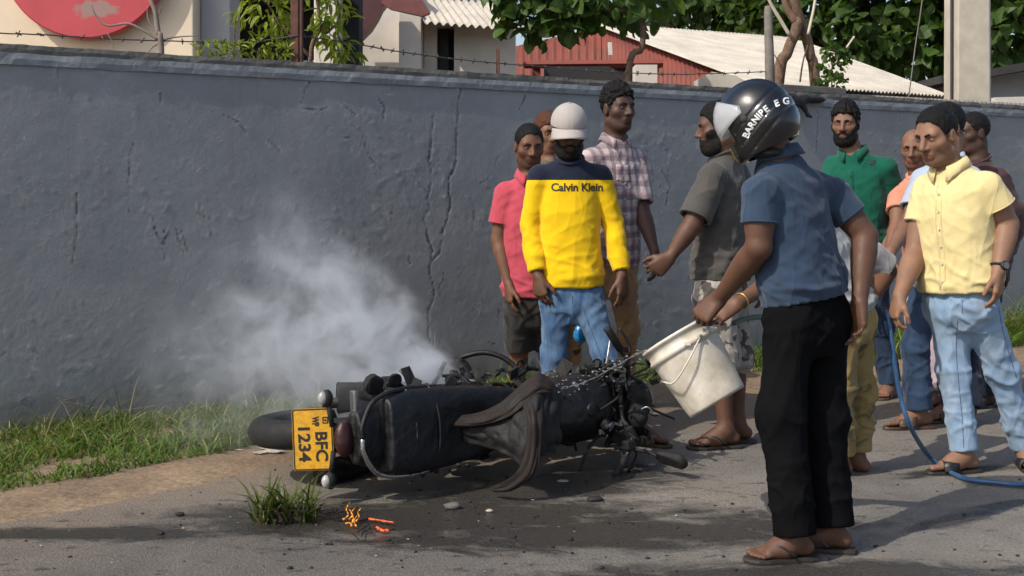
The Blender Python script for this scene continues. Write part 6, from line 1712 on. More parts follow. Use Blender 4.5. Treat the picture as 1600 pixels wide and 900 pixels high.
def hoses():
    m = simple('blue_hose_plastic', (0.035,0.095,0.20), 0.35, var=0.15)
    h = PEOPLE['yellow']['j']['wrR']; d0 = h[1]-0.03
    P = [pix(1384,487,d0+0.06), pix(1388,500,d0+0.02), pix(1393,530,d0), pix(1399,575,d0+0.0), pix(1407,620,d0), pix(1424,670,5.42), gpix(1455,716,0.03), gpix(1500,745,0.016), gpix(1555,754,0.016), gpix(1620,757,0.016), gpix(1760,748,0.016), gpix(1900,730,0.016)]
    tag(MB().tube(catmull(P, 10), 0.0108, 12).build('hose', m, None, True), 'blue hose hanging from a hand and lying across the road', 'hose')
    g = simple('green_hose_plastic', (0.075,0.115,0.085), 0.4, var=0.15)
    P = [pix(1146,505,5.06), pix(1165,498,5.1), pix(1195,495,5.15), pix(1225,500,5.25), pix(1250,540,5.3), pix(1256,620,5.5), gpix(1258,700,0.02), gpix(1262,660,0.014), gpix(1258,610,0.014)]
    tag(MB().tube(catmull(P, 10), 0.012, 10).build('hose', g, None, True), 'dull green hose held behind the bucket', 'hose')
    # blue plastic jug held by the man in the checked shirt
    d = 6.6; c = pix(907,519,d); f = Field((-0.1,-0.1,-0.14),(0.1,0.1,0.12),0.004)
    for p_, k in ((P_ell((0,0,-0.015),(0.040,0.032,0.046)),0), (P_cap((0.0,0,0.02),(0.012,0,0.05),(0.024,0.010)),0.02)): f.op(p_, k)
    V, F = f.mesh(); V = V + vnormals(V,F)*(0.004*perlin(V*45))[:,None]
    o = link('pouch', mesh_np('pouch', V, F), simple('blue_film', (0.02,0.20,0.48), 0.3, var=0.25, scale=30, bmp=0.4), None, c)
    tag(o, 'small bright blue plastic pouch hanging in the gap between jeans legs', 'pouch')
    wr = PEOPLE['plaid']['j']['wrR']; MB().tube(catmull([np.array([0.012,0,0.05]), wr+[0,0,-0.10]-c+[0,-0.02,0]], 4), 0.004, 6).build('string', simple('blue_string', (0.03,0.16,0.36), 0.5), o, True)
hoses()
def litter():
    r = np.random.default_rng(15)
    def stone(name, px, py, size, mat, label, cat='stone', sq=0.55, gz0=0.0):
        m = MB().ball((0,0,0), 1.0, 12, 8); V = np.array(m.V); V = V*(1+0.45*perlin(V*1.5+px)+0.2*perlin(V*3.7+px))[:,None]*size*np.array([1.25,0.9,sq])
        m.V = [tuple(v) for v in V]; p = gpix(px, py); o = m.build(name, mat, None, True, (p[0], p[1], -V[:,2].min()*0.75+gz0)); tag(o, label, cat); return o
    MS = simple('grey_stone', (0.11,0.10,0.09), 0.9, var=0.3, scale=30); MK = simple('charred_lump', (0.012,0.011,0.011), 0.8, var=0.4, scale=40, bmp=0.6); MP = simple('pale_scrap', (0.40,0.35,0.28), 0.8, var=0.2)
    stone('stone', 708, 795, 0.026, MS, 'grey stone lying on the wet road below the motorcycle'); stone('charred_scrap', 930, 782, 0.028, MK, 'black charred scrap on the road left of the handlebar grip', 'scrap', 0.35)
    stone('stone', 281, 806, 0.014, MK, 'small dark stone on the road in front of the sandy verge')
    stone('pale_scrap', 880, 752, 0.022, MP, 'flat pale scrap on the ground behind the draped cloth', 'scrap', 0.12); stone('pale_scrap', 1012, 672, 0.022, MP, 'crumpled white paper behind the leather sandal', 'scrap', 0.7)
    stone('pale_scrap', 765, 800, 0.012, MP, 'tiny pale chip on the road below the engine', 'chip', 0.5)
    # torn pale plastic on the grass edge
    mb = MB(); 
    for _ in range(9):
        c = gpix(r.uniform(372,432), r.uniform(704,716)) + [0,0,0.025]; q = MB().ball((0,0,0), 1, 9, 6); V = np.array(q.V); V = V*(1+0.9*perlin(V*2.1+c*9))[:,None]*r.uniform(0.008,0.024)*np.array([2.2,1,0.35]); mb.add(V + c, q.F)
    tag(mb.build('torn_plastic', MP), 'torn pale plastic shreds at the grass edge behind the number plate', 'litter', kind='stuff')
    # grit, soot flakes and chips scattered on the road, too many to count
    mb = MB(); n = 210
    for k in range(n):
        if k < 90: x, y = r.uniform(0,1600), 900-abs(r.normal(0,90))-5
        else: x, y = r.normal(690,230), r.normal(800,38)
        if y < 715 or y > 905: continue
        p = gpix(x, y); s = r.uniform(0.0025,0.008)*(1.5 if r.random() < 0.08 else 1); mb.ball(p+[0,0,s*0.4+float(gz(p[0],p[1])[0])], s, 5, 4, (r.uniform(0.7,1.5),1,0.6))
    o = mb.build('grit', MK, None, False); tag(o, 'dark grit and soot flakes scattered over the road', 'grit', kind='stuff')
    mb = MB()
    for k in range(36):
        x, y = (r.normal(600,260), r.normal(815,40)) if k < 26 else (r.uniform(0,500), r.uniform(730,890))
        if y < 715 or y > 905: continue
        p = gpix(x, y); s = r.uniform(0.0015,0.0045); mb.ball(p+[0,0,s*0.4+float(gz(p[0],p[1])[0])+0.004], s, 5, 4, (r.uniform(0.8,2.2),1,0.5))
    tag(mb.build('pale_chips', MP), 'pale chips and broken glass scattered round the motorcycle', 'chips', kind='stuff')
    # grass tuft by the rear wheel
    P0 = gpix(445, 812); n = 230; a = r.uniform(0,2*math.pi,n); q = r.random(n)**0.6*0.085
    P = np.column_stack([P0[0]+np.cos(a)*q*1.5, P0[1]+np.sin(a)*q*0.8, np.full(n,0.0)]); root = empty('grass_tuft', P0*[1,1,0]); tag(root, 'uprooted tuft of coarse grass on the road below the number plate', 'grass tuft')
    for nm, sel, hm, mt, w in (('blade_clump', slice(0,110), 0.21, leaf_mat('tuft_green', (0.045,0.075,0.014), (0.13,0.165,0.035), 0.2, 6), 0.0075), ('dry_blades', slice(110,230), 0.13, simple('charred_grass', (0.060,0.042,0.026), 0.9, var=0.5), 0.006)):
        o = grass_obj(nm, P[sel]-P0*[1,1,0], hm*r.uniform(0.45,1.1,len(P[sel])), r.uniform(0.2,1.6,len(P[sel])), r, mt, w); o.parent = root; o['kind'] = 'stuff'
    mb = MB().ball((0,0,0.004), 0.075, 14, 8, (1.35,0.7,0.28)); V = np.array(mb.V); V *= (1+0.35*perlin(V*22))[:,None]; mb.V = [tuple(v) for v in V]; mb.build('root_ball', simple('root_soil', (0.045,0.032,0.022), 0.95, var=0.4, scale=40, bmp=0.7), root, True)
    # embers and small flames
    def glow(name, col, st):
        m, N, L, b = nt(name); f = noise(N, L, coords(N, L), 90, 4); e = ramp(N, L, f, [(0.42,(col[0]*0.25,col[1]*0.12,0.0)),(0.65,col)])
        b.inputs['Base Color'].default_value = (0.05,0.02,0.01,1); L.new(e, b.inputs['Emission Color']); b.inputs['Emission Strength'].default_value = st; return m
    ME = glow('ember_glow', (1.0,0.14,0.02), 1.7); MF = glow('flame_glow', (1.0,0.42,0.05), 1.7)
    o = empty('ember_stick', gpix(590,816)); off = np.array(o.location); tag(o, 'burning stick glowing orange on the road under the tail', 'ember')
    MB().tube(catmull([gpix(560,812,0.012)-off, gpix(575,810,0.014)-off], 4), [0.008]*5, 7).build('charred_end', MK, o, True)
    Q = catmull([gpix(575,810,0.014)-off, gpix(595,813,0.016)-off, gpix(614,816,0.016)-off], 5); MB().tube(Q, 0.0048+0.0020*np.sin(np.arange(len(Q))*1.3), 7, True, 0.55).build('glowing_end', ME, o, True)
    o = empty('small_flame', gpix(550,824)); off = np.array(o.location); tag(o, 'small yellow flames licking burning stems beside the grass tuft', 'flame')
    for pts in ([(536,816,0),(544,814,0.014),(541,808,0.022),(546,803,0.036)], [(548,826,0),(552,818,0.01),(549,814,0.022),(554,810,0.030)], [(556,826,0),(553,822,0.012),(558,817,0.018)], [(545,815,0.0),(551,813,0.012),(546,808,0.02)], [(556,818,0.0),(561,816,0.01),(559,812,0.02),(564,808,0.024)], [(540,822,0),(546,824,0.008),(550,828,0.006)]):
        Pq = catmull([gpix(x, y, 0.0)*[1,1,0]+[0,0,z+0.01]-off for x, y, z in pts], 5); MB().tube(Pq, np.linspace(0.0026,0.0010,len(Pq))*(1+0.5*np.sin(np.arange(len(Pq))*2.1)), 6).build('flame_tongue', MF, o, True)
    for pts in ([(535,805),(552,800),(558,796)], [(560,830),(575,822),(590,826)], [(565,838),(570,828),(582,832)], [(530,828),(545,830),(556,838)]):
        MB().tube(catmull([gpix(x, y, 0.012)-off for x, y in pts], 4), 0.0022, 5).build('stem', MK, o)
    tag(MB().tube(catmull([gpix(588,824,0.012), gpix(598,829,0.013), gpix(606,828,0.012)], 4), 0.005, 6).build('ember_stick', ME, None, True), 'short glowing ember in front of the burning stick', 'ember')
litter()
# ------------------------------------------------------------------ the burnt motorcycle, lying on its right side
def char_mat(name, base, ash, rough=0.62, metal=0.0, amt=0.5, bmp=0.5):
    m, N, L, b = nt(name); v = coords(N, L)
    f = noise(N, L, v, 7, 7, 0.7, 0.6); g = noise(N, L, v, 45, 5, 0.7)
    c = mixc(N, L, ramp(N, L, f, [(0.50, 0.0), (0.75, amt)]), base, ash)
    c = mixc(N, L, 0.35, c, ramp(N, L, g, [(0.3, 0.1), (0.7, 0.8)]), 'OVERLAY')
    L.new(c, b.inputs['Base Color']); b.inputs['Metallic'].default_value = metal
    L.new(ramp(N, L, f, [(0.35, max(0.05, rough-0.2)), (0.7, min(1, rough+0.2))]), b.inputs['Roughness'])
    p = bump(N, L, b, g, bmp, 0.006); bump(N, L, b, f, 0.3, 0.02, p); return m
K_BODY = char_mat('sooty_paint', (0.0040,0.0045,0.0060), (0.018,0.019,0.022), 0.55); K_RUB = char_mat('burnt_rubber', (0.0075,0.0075,0.008), (0.030,0.030,0.030), 0.8)
K_MET = char_mat('sooty_metal', (0.014,0.013,0.013), (0.07,0.064,0.058), 0.55, 0.4); K_SEAT = char_mat('burnt_vinyl', (0.0042,0.0046,0.0062), (0.016,0.017,0.020), 0.5)
K_CHROME = char_mat('dulled_chrome', (0.42,0.42,0.42), (0.10,0.09,0.08), 0.32, 0.9, 0.7, 0.15); K_BROWN = char_mat('scorched_cloth', (0.0095,0.0050,0.0034), (0.022,0.0115,0.0070), 0.85, 0, 0.8)
K_RED = simple('tail_lens', (0.035,0.007,0.007), 0.5, var=0.5); K_LENS = simple('clear_lens', (0.38,0.37,0.35), 0.25, var=0.45)
K_DARKC = char_mat('charred_cloth', (0.0050,0.0045,0.0045), (0.014,0.011,0.010), 0.75, 0, 0.8)
def motorcycle():
    th = math.radians(38); dl = math.radians(5)
    f = np.array([math.cos(th), math.sin(th), 0]); u0 = np.array([math.sin(th), -math.cos(th), 0]); Z = np.array([0,0,1.0])
    up = u0*math.cos(dl) + Z*math.sin(dl); lf = np.cross(up, f)
    O = np.array([-0.815, 4.98, 0.262]) - (-0.45*f + 0.66*up)
    root = empty('motorcycle', O); root.rotation_euler = Matrix([[f[i], lf[i], up[i]] for i in range(3)]).to_euler()
    tag(root, 'burnt black motorcycle lying on its side and smoking', 'motorcycle')
    B = lambda name, m, mat, par=root, smooth=True, bevel=0: m.build(name, mat, par, smooth, bevel=bevel)
    def sdf(name, prims, lo, hi, res, mat, par=root, rough=0.003, fr=22, cut=None):
        g = Field(lo, hi, res)
        for p_, k in prims: g.op(p_, k)
        if cut is not None: g.whole(cut)
        V, Q = g.mesh(); V = relax(V, Q, 1, 0.4); V = V + vnormals(V, Q)*(rough*perlin(V*fr) + rough*0.6*perlin(V*fr*2.6))[:,None]
        return link(name, mesh_np(name, V, Q), mat, par)
    def wheel(x, z, R, tw, steer=0.0, name='wheel'):
        M = Matrix.Translation((x, 0, z)) @ Matrix.Rotation(steer, 4, 'Z') @ Matrix.Rotation(math.radians(90), 4, 'X')
        w = empty(name); w.parent = root; w.matrix_local = M
        prof = [(R - tw*0.52*(1-math.cos(a)) , tw*0.5*math.sin(a)) for a in np.linspace(-2.1, 2.1, 15)]
        B('tyre', MB().lathe(prof + [(R-tw*0.95, tw*0.36), (R-tw*0.95, -tw*0.36)], 48, None, True), K_RUB, w)
        B('rim', MB().lathe([(R-tw*0.72, -tw*0.40),(R-tw*0.78,-tw*0.30),(R-tw*1.05,-tw*0.12),(R-tw*1.05,tw*0.12),(R-tw*0.78,tw*0.30),(R-tw*0.72,tw*0.40),(R-tw*0.9,tw*0.22),(R-tw*0.9,-tw*0.22)], 40, None, True), K_MET, w)
        B('hub', MB().lathe([(0.012,-0.075),(0.045,-0.07),(0.06,-0.03),(0.06,0.03),(0.045,0.07),(0.012,0.075)], 20), K_MET, w)
        for k in range(6):
            a = 2*math.pi*k/6; c, s = math.cos(a), math.sin(a); B('spoke', MB().tube([(0.05*c,0.05*s,0),((R-tw)*0.55*c,(R-tw)*0.55*s,0.006),((R-tw*0.98)*c,(R-tw*0.98)*s,0)], [0.018,0.014,0.012], 8, True, 0.6), K_MET, w)
        B('brake_disc', MB().lathe([(0.075,0.058),(0.125,0.058),(0.125,0.063),(0.075,0.063)], 32, None, True), K_MET, w, False)
        return w
    wheel(-0.20, 0.31, 0.335, 0.125, 0, 'wheel'); wheel(1.20, 0.31, 0.305, 0.095, math.radians(14), 'wheel')
    # frame, swing arm, fork
    B('frame', MB().tube(catmull([(0.98,0,0.86),(0.75,0,0.80),(0.45,0,0.70),(0.10,0,0.70),(-0.28,0,0.74)], 6), 0.024, 10), K_MET)
    for s in (-1, 1):
        B('swing_arm', MB().tube([(-0.20,0.10*s,0.31),(0.15,0.09*s,0.33),(0.40,0.075*s,0.36)], 0.024, 8), K_MET)
        B('shock_absorber', MB().tube([(-0.05,0.125*s,0.38),(0.02,0.125*s,0.50),(0.08,0.12*s,0.66)], [0.022,0.034,0.022], 12), K_MET)
        B('subframe', MB().tube(catmull([(0.45,0.09*s,0.62),(0.10,0.11*s,0.66),(-0.26,0.09*s,0.72)], 5), 0.014, 8), K_MET)
        B('fork_leg', MB().tube([(1.20,0.085*s,0.30),(1.13,0.085*s,0.55),(0.985,0.085*s,0.98)], [0.030,0.030,0.021], 12), K_MET)
        B('foot_peg', MB().tube([(0.42,0.11*s,0.34),(0.42,0.21*s,0.33)], 0.016, 8), K_RUB)
    B('down_tube', MB().tube(catmull([(0.96,0,0.80),(0.86,0,0.55),(0.78,0,0.30),(0.55,0,0.24),(0.40,0,0.30)], 6), 0.022, 10), K_MET)
    for z, x in ((0.80,1.05),(0.93,1.0)): B('triple_clamp', MB().box((x-0.035,-0.115,z-0.014),(x+0.045,0.115,z+0.014)), K_MET, root, False, 0.006)
    # engine
    sdf('engine', [(P_ell((0.55,0,0.34),(0.17,0.135,0.12)),0), (P_cap((0.60,-0.11,0.34),(0.60,-0.165,0.34),0.085),0.02), (P_cap((0.50,0.11,0.33),(0.50,0.16,0.33),0.090),0.02), (P_cap((0.66,0,0.40),(0.76,0,0.58),(0.080,0.072)),0.02), (P_cap((0.38,0,0.36),(0.48,0,0.34),(0.08,0.10)),0.03)], (0.24,-0.28,0.16), (0.92,0.28,0.72), 0.008, K_MET, rough=0.005, fr=30)
    for k in range(6):
        t = k/5; c = np.array([0.67,0,0.42])*(1-t) + np.array([0.755,0,0.575])*t; M = Matrix.Translation(c) @ Matrix.Rotation(math.radians(28), 4, 'Y')
        B('cooling_fin', MB().box((-0.098,-0.105,-0.0045),(0.098,0.105,0.0045), M), K_MET, root, False, 0.002)
    B('carburettor', MB().tube([(0.60,0,0.56),(0.46,0,0.56),(0.40,0.01,0.55)], [0.04,0.045,0.055], 12), K_MET)
    B('exhaust_pipe', MB().tube(catmull([(0.80,-0.03,0.52),(0.88,-0.09,0.40),(0.78,-0.14,0.24),(0.50,-0.15,0.22),(0.25,-0.16,0.28)], 7), 0.021, 10), K_MET)
    B('muffler', MB().tube([(0.25,-0.16,0.28),(0.18,-0.165,0.295),(-0.18,-0.185,0.38),(-0.28,-0.19,0.405),(-0.30,-0.19,0.41)], [0.024,0.048,0.056,0.054,0.030], 16), K_MET)
    # tank, seat, panels, tail
    sdf('fuel_tank', [(P_ell((0.76,0,0.86),(0.225,0.150,0.115)),0), (P_cap((0.62,0,0.80),(0.90,0,0.83),(0.125,0.13)),0.06), (P_ell((0.54,0,0.78),(0.12,0.10,0.07)),0.05)], (0.40,-0.22,0.62), (1.05,0.22,1.02), 0.008, K_BODY, rough=0.007, fr=14)
    MBm = MB().lathe([(0.034,0),(0.034,0.008),(0.026,0.014)], 20, Matrix.Translation((0.80,0,0.972))); B('filler_cap', MBm, K_MET)
    sdf('seat', [(P_sweep((0.58,0,0.765), (-0.22,0,0.835), (0,1,0), [(0,0.105,0.05),(0.25,0.140,0.06),(0.6,0.170,0.066),(0.85,0.176,0.07),(1.0,0.150,0.06)], expo=3.6),0)], (-0.40,-0.24,0.64), (0.70,0.24,0.98), 0.007, K_SEAT, rough=0.004, fr=18)
    for x, w in ((0.02,0.180),(-0.10,0.183)):
        pts = [(x+0.006*math.cos(a*2), w*math.sin(a), 0.815+0.074*math.cos(a)) for a in np.linspace(-1.5,1.5,15)]; B('seat_seam', MB().tube(pts, 0.006, 6), K_CHROME if x < 0 else K_SEAT)
    sdf('tail_cowl', [(P_sweep((0.30,0,0.68), (-0.34,0,0.80), (0,1,0), [(0,0.15,0.065),(0.4,0.172,0.072),(0.8,0.145,0.06),(1.0,0.105,0.05)]),0)], (-0.50,-0.22,0.55), (0.42,0.22,0.92), 0.008, K_BODY, rough=0.005, fr=16)
    for s in (-1, 1):
        sdf('side_panel', [(P_ell((0.30,0.125*s,0.60),(0.15,0.030,0.095)),0)], (0.10,0.125*s-0.07,0.46), (0.50,0.125*s+0.07,0.74), 0.007, K_BODY, rough=0.006, fr=20)
        B('grab_rail', MB().tube(catmull([(0.10,0.165*s,0.80),(-0.10,0.178*s,0.83),(-0.26,0.15*s,0.85),(-0.33,0.06*s,0.86),(-0.335,0.0,0.86)], 6), 0.011, 8), K_CHROME if s < 0 else K_MET)
    sdf('mudguard', [(P_cap((-0.26,0,0.70),(-0.40,0,0.65),(0.055,0.04)),0), (P_cap((-0.05,0,0.68),(-0.26,0,0.70),(0.055,0.055)),0.04)], (-0.66,-0.15,0.22), (0.05,0.15,0.80), 0.008, K_RUB, rough=0.003)
    sdf('mudguard', [(P_cap((1.02,0,0.56),(1.22,0,0.655),(0.058,0.062)),0), (P_cap((1.22,0,0.655),(1.43,0,0.58),(0.062,0.045)),0.04)], (0.92,-0.14,0.42), (1.55,0.14,0.80), 0.008, K_BODY, rough=0.005, cut=lambda v,X,Y,Z_: np.maximum(v, -(np.sqrt((X-1.20)**2+(Z_-0.31)**2)-0.318)*1.0))
    tl = sdf('tail_lamp', [(P_ell((-0.37,0,0.775),(0.042,0.075,0.034)),0)], (-0.48,-0.14,0.68), (-0.28,0.14,0.86), 0.006, K_RED, rough=0.003)
    # number plate: faces back and up
    pc = np.array([-0.45, 0, 0.66]); t = math.radians(44); pn = np.array([-math.cos(t), 0, math.sin(t)]); pu = np.array([math.sin(t), 0, math.cos(t)]); pr = np.array([0,-1.0,0])
    M = Matrix([[pr[i], pu[i], pn[i], pc[i]] for i in range(3)] + [[0,0,0,1]])
    pl = empty('number_plate'); pl.parent = root; pl.matrix_local = M
    W_, H_ = 0.252, 0.172
    ym = char_mat('plate_yellow', (0.60,0.31,0.012), (0.22,0.12,0.02), 0.5, 0, 0.55, 0.1); km = simple('plate_black', (0.012,0.010,0.008), 0.5)
    def rr(w, h, r, z, n=6):
        P = []
        for cx, cy, a0 in ((w/2-r,h/2-r,0),(-w/2+r,h/2-r,math.pi/2),(-w/2+r,-h/2+r,math.pi),(w/2-r,-h/2+r,1.5*math.pi)):
            P += [(cx+r*math.cos(a0+math.pi/2*i/n), cy+r*math.sin(a0+math.pi/2*i/n), z) for i in range(n+1)]
        return P
    def slab(w, h, r, z0, z1):
        a, b = rr(w,h,r,z0), rr(w,h,r,z1); n = len(a); return MB().add(a+b, [tuple(range(n))[::-1], tuple(range(n,2*n))]+[(i,(i+1)%n,n+(i+1)%n,n+i) for i in range(n)])
    B('plate', slab(W_, H_, 0.014, 0, 0.002), ym, pl, False)
    a, b = rr(W_-0.004,H_-0.004,0.012,0.0034), rr(W_-0.014,H_-0.014,0.009,0.0034); n = len(a)
    B('border', MB().add(a+b, [(i,(i+1)%n,n+(i+1)%n,n+i) for i in range(n)]), km, pl, False)
    def txt(s, x, y, h, w):
        me = text_mesh(s, h, 1.0, 0.0014, 0); xs = [v.co.x for v in me.vertices]; ys = [v.co.y for v in me.vertices]
        cx, cy = (min(xs)+max(xs))/2, (min(ys)+max(ys))/2; sx, sy = w/(max(xs)-min(xs)), h/(max(ys)-min(ys))
        for v in me.vertices: v.co = ((v.co.x-cx)*sx+x, (v.co.y-cy)*sy+y, 0.0036)
        me.materials.clear(); link('lettering', me, km, pl)
    txt('WP', -0.073, 0.014, 0.030, 0.040); txt('BFC', 0.030, 0.036, 0.052, 0.118); txt('1234', 0.020, -0.036, 0.052, 0.140)
    e1, e2 = rr(0.028,0.024,0.004,0.0036), rr(0.019,0.015,0.003,0.0036); e1 = [(x-0.076,y+0.056,z) for x,y,z in e1]; e2 = [(x-0.076,y+0.056,z) for x,y,z in e2]; n = len(e1)
    em = MB().add(e1+e2, [(i,(i+1)%n,n+(i+1)%n,n+i) for i in range(n)]); B('emblem', em, km, pl, False)
    B('emblem', MB().lathe([(0.005,0.0035),(0.005,0.0038)], 10, Matrix.Translation((-0.076,0.056,0))), km, pl, False)
    B('plate_bracket', MB().box((-0.05,-0.03,-0.14),(0.05,0.06,-0.002)), K_MET, pl, False, 0.004)
    # indicators
    for s, x, z in ((1,-0.40,0.735),(-1,-0.40,0.735),(1,1.06,0.84),(-1,1.06,0.84)):
        yy = 0.165; st = MB().tube([(x,0.05*s,z),(x-0.01,(yy-0.02)*s,z-0.01)], 0.011, 8); ind = B('indicator', st.ball((x-0.012,yy*s,z-0.012), 0.030, 14, 9, (0.85,1.25,0.8)), K_RUB)
        B('lens', MB().ball((x-0.032 if x < 0 else x+0.012,(yy+0.003)*s,z-0.012), 0.023, 14, 9, (0.85,1.2,0.85)), K_LENS, ind)
    # left rear: broken bracket sticking up with bright end
    B('bracket', MB().box((-0.33,0.10,0.76),(-0.31,0.19,0.80)), K_CHROME, root, False, 0.006)
    # headlamp, instruments, bars
    sdf('headlamp', [(P_ell((1.16,0,0.86),(0.085,0.10,0.095)),0), (P_cap((1.06,0,0.86),(1.14,0,0.86),(0.07,0.095)),0.03)], (0.95,-0.16,0.72), (1.30,0.16,1.02), 0.008, K_BODY, rough=0.007, fr=20)
    B('headlamp_glass', MB().lathe([(0.070,0),(0.062,0.012),(0.03,0.02),(0.002,0.022)], 24, Matrix.Translation((1.228,0,0.86)) @ Matrix.Rotation(math.radians(90),4,'Y')), K_LENS)
    sdf('instrument_panel', [(P_ell((1.06,0.055,0.995),(0.045,0.058,0.055)),0), (P_ell((1.06,-0.055,0.995),(0.045,0.058,0.055)),0.02)], (0.95,-0.16,0.90), (1.16,0.16,1.09), 0.007, K_RUB, rough=0.006, fr=30)
    for s in (-1, 1):
        s0 = s; s = s*(0.82 if s < 0 else 1.0)          # the lower bar end is bent in by the fall
        bar = B('handlebar', MB().tube(catmull([(0.99,0.0,0.965),(0.985,0.08*s,0.975),(0.97,0.15*s,1.045),(0.93,0.24*s,1.06),(0.875,0.345*s,1.035)], 6), 0.0115, 10), K_MET)
        B('grip', MB().tube([(0.918,0.262*s,1.058),(0.875,0.350*s,1.034),(0.868,0.365*s,1.030)], [0.018,0.018,0.020], 12), K_RUB, bar)
        B('lever', MB().tube(catmull([(0.965,0.22*s,1.055),(0.985,0.27*s,1.05),(0.955,0.36*s,1.02)], 5), [0.011]+[0.008]*10, 8, True, 0.6), K_MET, bar)
        B('switch_box', MB().box((0.905,0.205*s-0.022,1.035),(0.955,0.205*s+0.022,1.085)), K_RUB, bar, False, 0.008)
    # mirror broken off its clamp: stalk reaching up past the grip, seen as the paddle right of the bars
    mr = B('mirror', MB().tube(catmull([(0.95,-0.19,1.07),(0.98,-0.20,1.13),(1.0,-0.22,1.17)], 5), 0.008, 8), K_RUB)
    sdf('mirror_head', [(P_cap((1.01,-0.225,1.185),(1.04,-0.235,1.27),(0.032,0.040)),0)], (0.90,-0.33,1.08), (1.14,-0.12,1.36), 0.006, K_RUB, mr, 0.002, cut=lambda v,X,Y,Z_: np.maximum(v, np.abs((X-1.025)*0.80+(Y+0.23)*0.60)-0.018))
    B('mirror', MB().tube(catmull([(0.95,0.19,1.07),(0.93,0.20,1.13),(0.90,0.205,1.15)], 5), 0.008, 8), K_RUB)
    # engine guard loops, left one stands up against the wall
    for s in (-1, 1):
        hgt = 0.25 if s > 0 else 0.18
        B('engine_guard', MB().tube(catmull([(0.52,0.06*s,0.30),(0.52,(hgt-0.04)*s,0.30),(0.55,hgt*s,0.36),(0.63,(hgt+0.01)*s,0.44),(0.71,(hgt-0.05)*s,0.52),(0.76,0.06*s,0.58)], 6), 0.013, 10), K_MET)
    B('chain_cover', MB().tube([(0.42,0.10,0.34),(0.15,0.115,0.36),(-0.14,0.12,0.33)], [0.05,0.05,0.07], 12, True, 0.3), K_RUB)
    # hanging cables and melted strips
    r = np.random.default_rng(6)
    for k in range(26):
        p = np.array([r.uniform(0.82,1.10), r.uniform(-0.12,0.16), r.uniform(0.78,1.02)]); q = p + r.normal(size=3)*[0.14,0.12,0.12]; mid = (p+q)/2 + r.normal(size=3)*0.05
        B('cable', MB().tube(catmull([p, mid, q], 6), r.uniform(0.004,0.007), 6), K_CHROME if k in (2,7,11,17) else K_RUB)
    def shard(p, size, mat):                             # torn, sharp-edged remains
        R = Matrix.Rotation(r.uniform(0, 6.28), 3, unit(r.normal(size=3))); w = np.array(r.uniform(0.25, 1.3, 3))*size; w[r.integers(0,3)] *= 0.25
        kind = r.integers(0, 4)
        if kind == 0: m_ = MB().lathe([(w[0]*0.8,-w[1]*0.4),(w[0],-w[1]*0.3),(w[0],w[1]*0.3),(w[0]*0.6,w[1]*0.5)], 12)
        elif kind == 1: m_ = MB().tube(catmull([(-w[0]*1.6,0,0),(0,w[1]*0.6,0),(w[0]*1.2,0,w[2])], 4), [size*0.22]*9, 7)
        else: m_ = MB().box(tuple(-w), tuple(w))
        V = np.array(m_.V); V = V + size*0.25*np.column_stack([perlin(V*30+p), perlin(V*30+p+4), perlin(V*30+p+8)])
        m_.V = [tuple(np.array(R @ Vector(v)) + p) for v in V]; B('charred_piece', m_, mat, root, False)
    for k in range(95):
        p = np.array([r.uniform(0.80,1.20), r.uniform(-0.19,0.20), r.uniform(0.60,1.06)]); shard(p, r.uniform(0.015,0.048), (K_BODY, K_RUB, K_RUB, K_MET)[k%4] if k % 17 else K_CHROME)
    for k in range(40):                                  # slumped remains along the left flank
        p = np.array([r.uniform(-0.05,0.85), r.uniform(0.12,0.20), r.uniform(0.40,0.84)]); shard(p, r.uniform(0.02,0.05), (K_BODY, K_RUB)[k%2])
    for k in range(22):
        p = np.array([r.uniform(0.0,0.7), r.uniform(-0.22,-0.13), r.uniform(0.25,0.8)]); shard(p, r.uniform(0.02,0.045), (K_RUB, K_MET)[k%2])
    B('side_stand', MB().tube([(0.40,0.12,0.28),(0.18,0.15,0.22),(0.05,0.16,0.20)], 0.011, 8), K_MET)
    for k, (x, z) in enumerate(((0.30,0.26),(0.16,0.44))): B('peg_bracket', MB().tube([(x,-0.12,z),(x-0.06,-0.20,z-0.05),(x-0.05,-0.25,z-0.06)], [0.02,0.026,0.018], 8), K_RUB)
    # scorched cover draped over the tank (world pixels give its folds)
    def drape(name, pts, rad, mat, lab=None, flat=0.20, nv=(0.3,-0.9,0.3)):
        P = catmull([pix(*q) for q in pts], 8); R = np.interp(np.linspace(0,1,len(P)), np.linspace(0,1,len(rad)), rad); n = 14
        nv = unit(nv); V = []; F = []
        T = np.gradient(P, axis=0)
        for i in range(len(P)):
            t_ = unit(T[i]); sd = unit(np.cross(t_, nv)); nn = np.cross(sd, t_)
            for k in range(n):
                a = 2*math.pi*k/n; w = P[i] + R[i]*(math.cos(a)*sd + flat*math.sin(a)*nn); V.append(w)
        V = np.array(V); V = V + 0.020*np.column_stack([perlin(V*[16,16,7]), perlin(V*[16,16,7]+5), perlin(V*12+9)]) + 0.008*np.column_stack([perlin(V*40), perlin(V*40+5), perlin(V*40+9)])
        for i in range(len(P)-1):
            for k in range(n): F.append((i*n+k, i*n+(k+1)%n, (i+1)*n+(k+1)%n, (i+1)*n+k))
        F.append(tuple(range(n-1,-1,-1))); F.append(tuple((len(P)-1)*n+k for k in range(n)))
        return MB().add(V, F)
    o = empty('scorched_cover', gpix(800,765)); off = np.array(o.location); tag(o, 'scorched brown cloth draped over the motorcycle tank and hanging to the road', 'cloth')
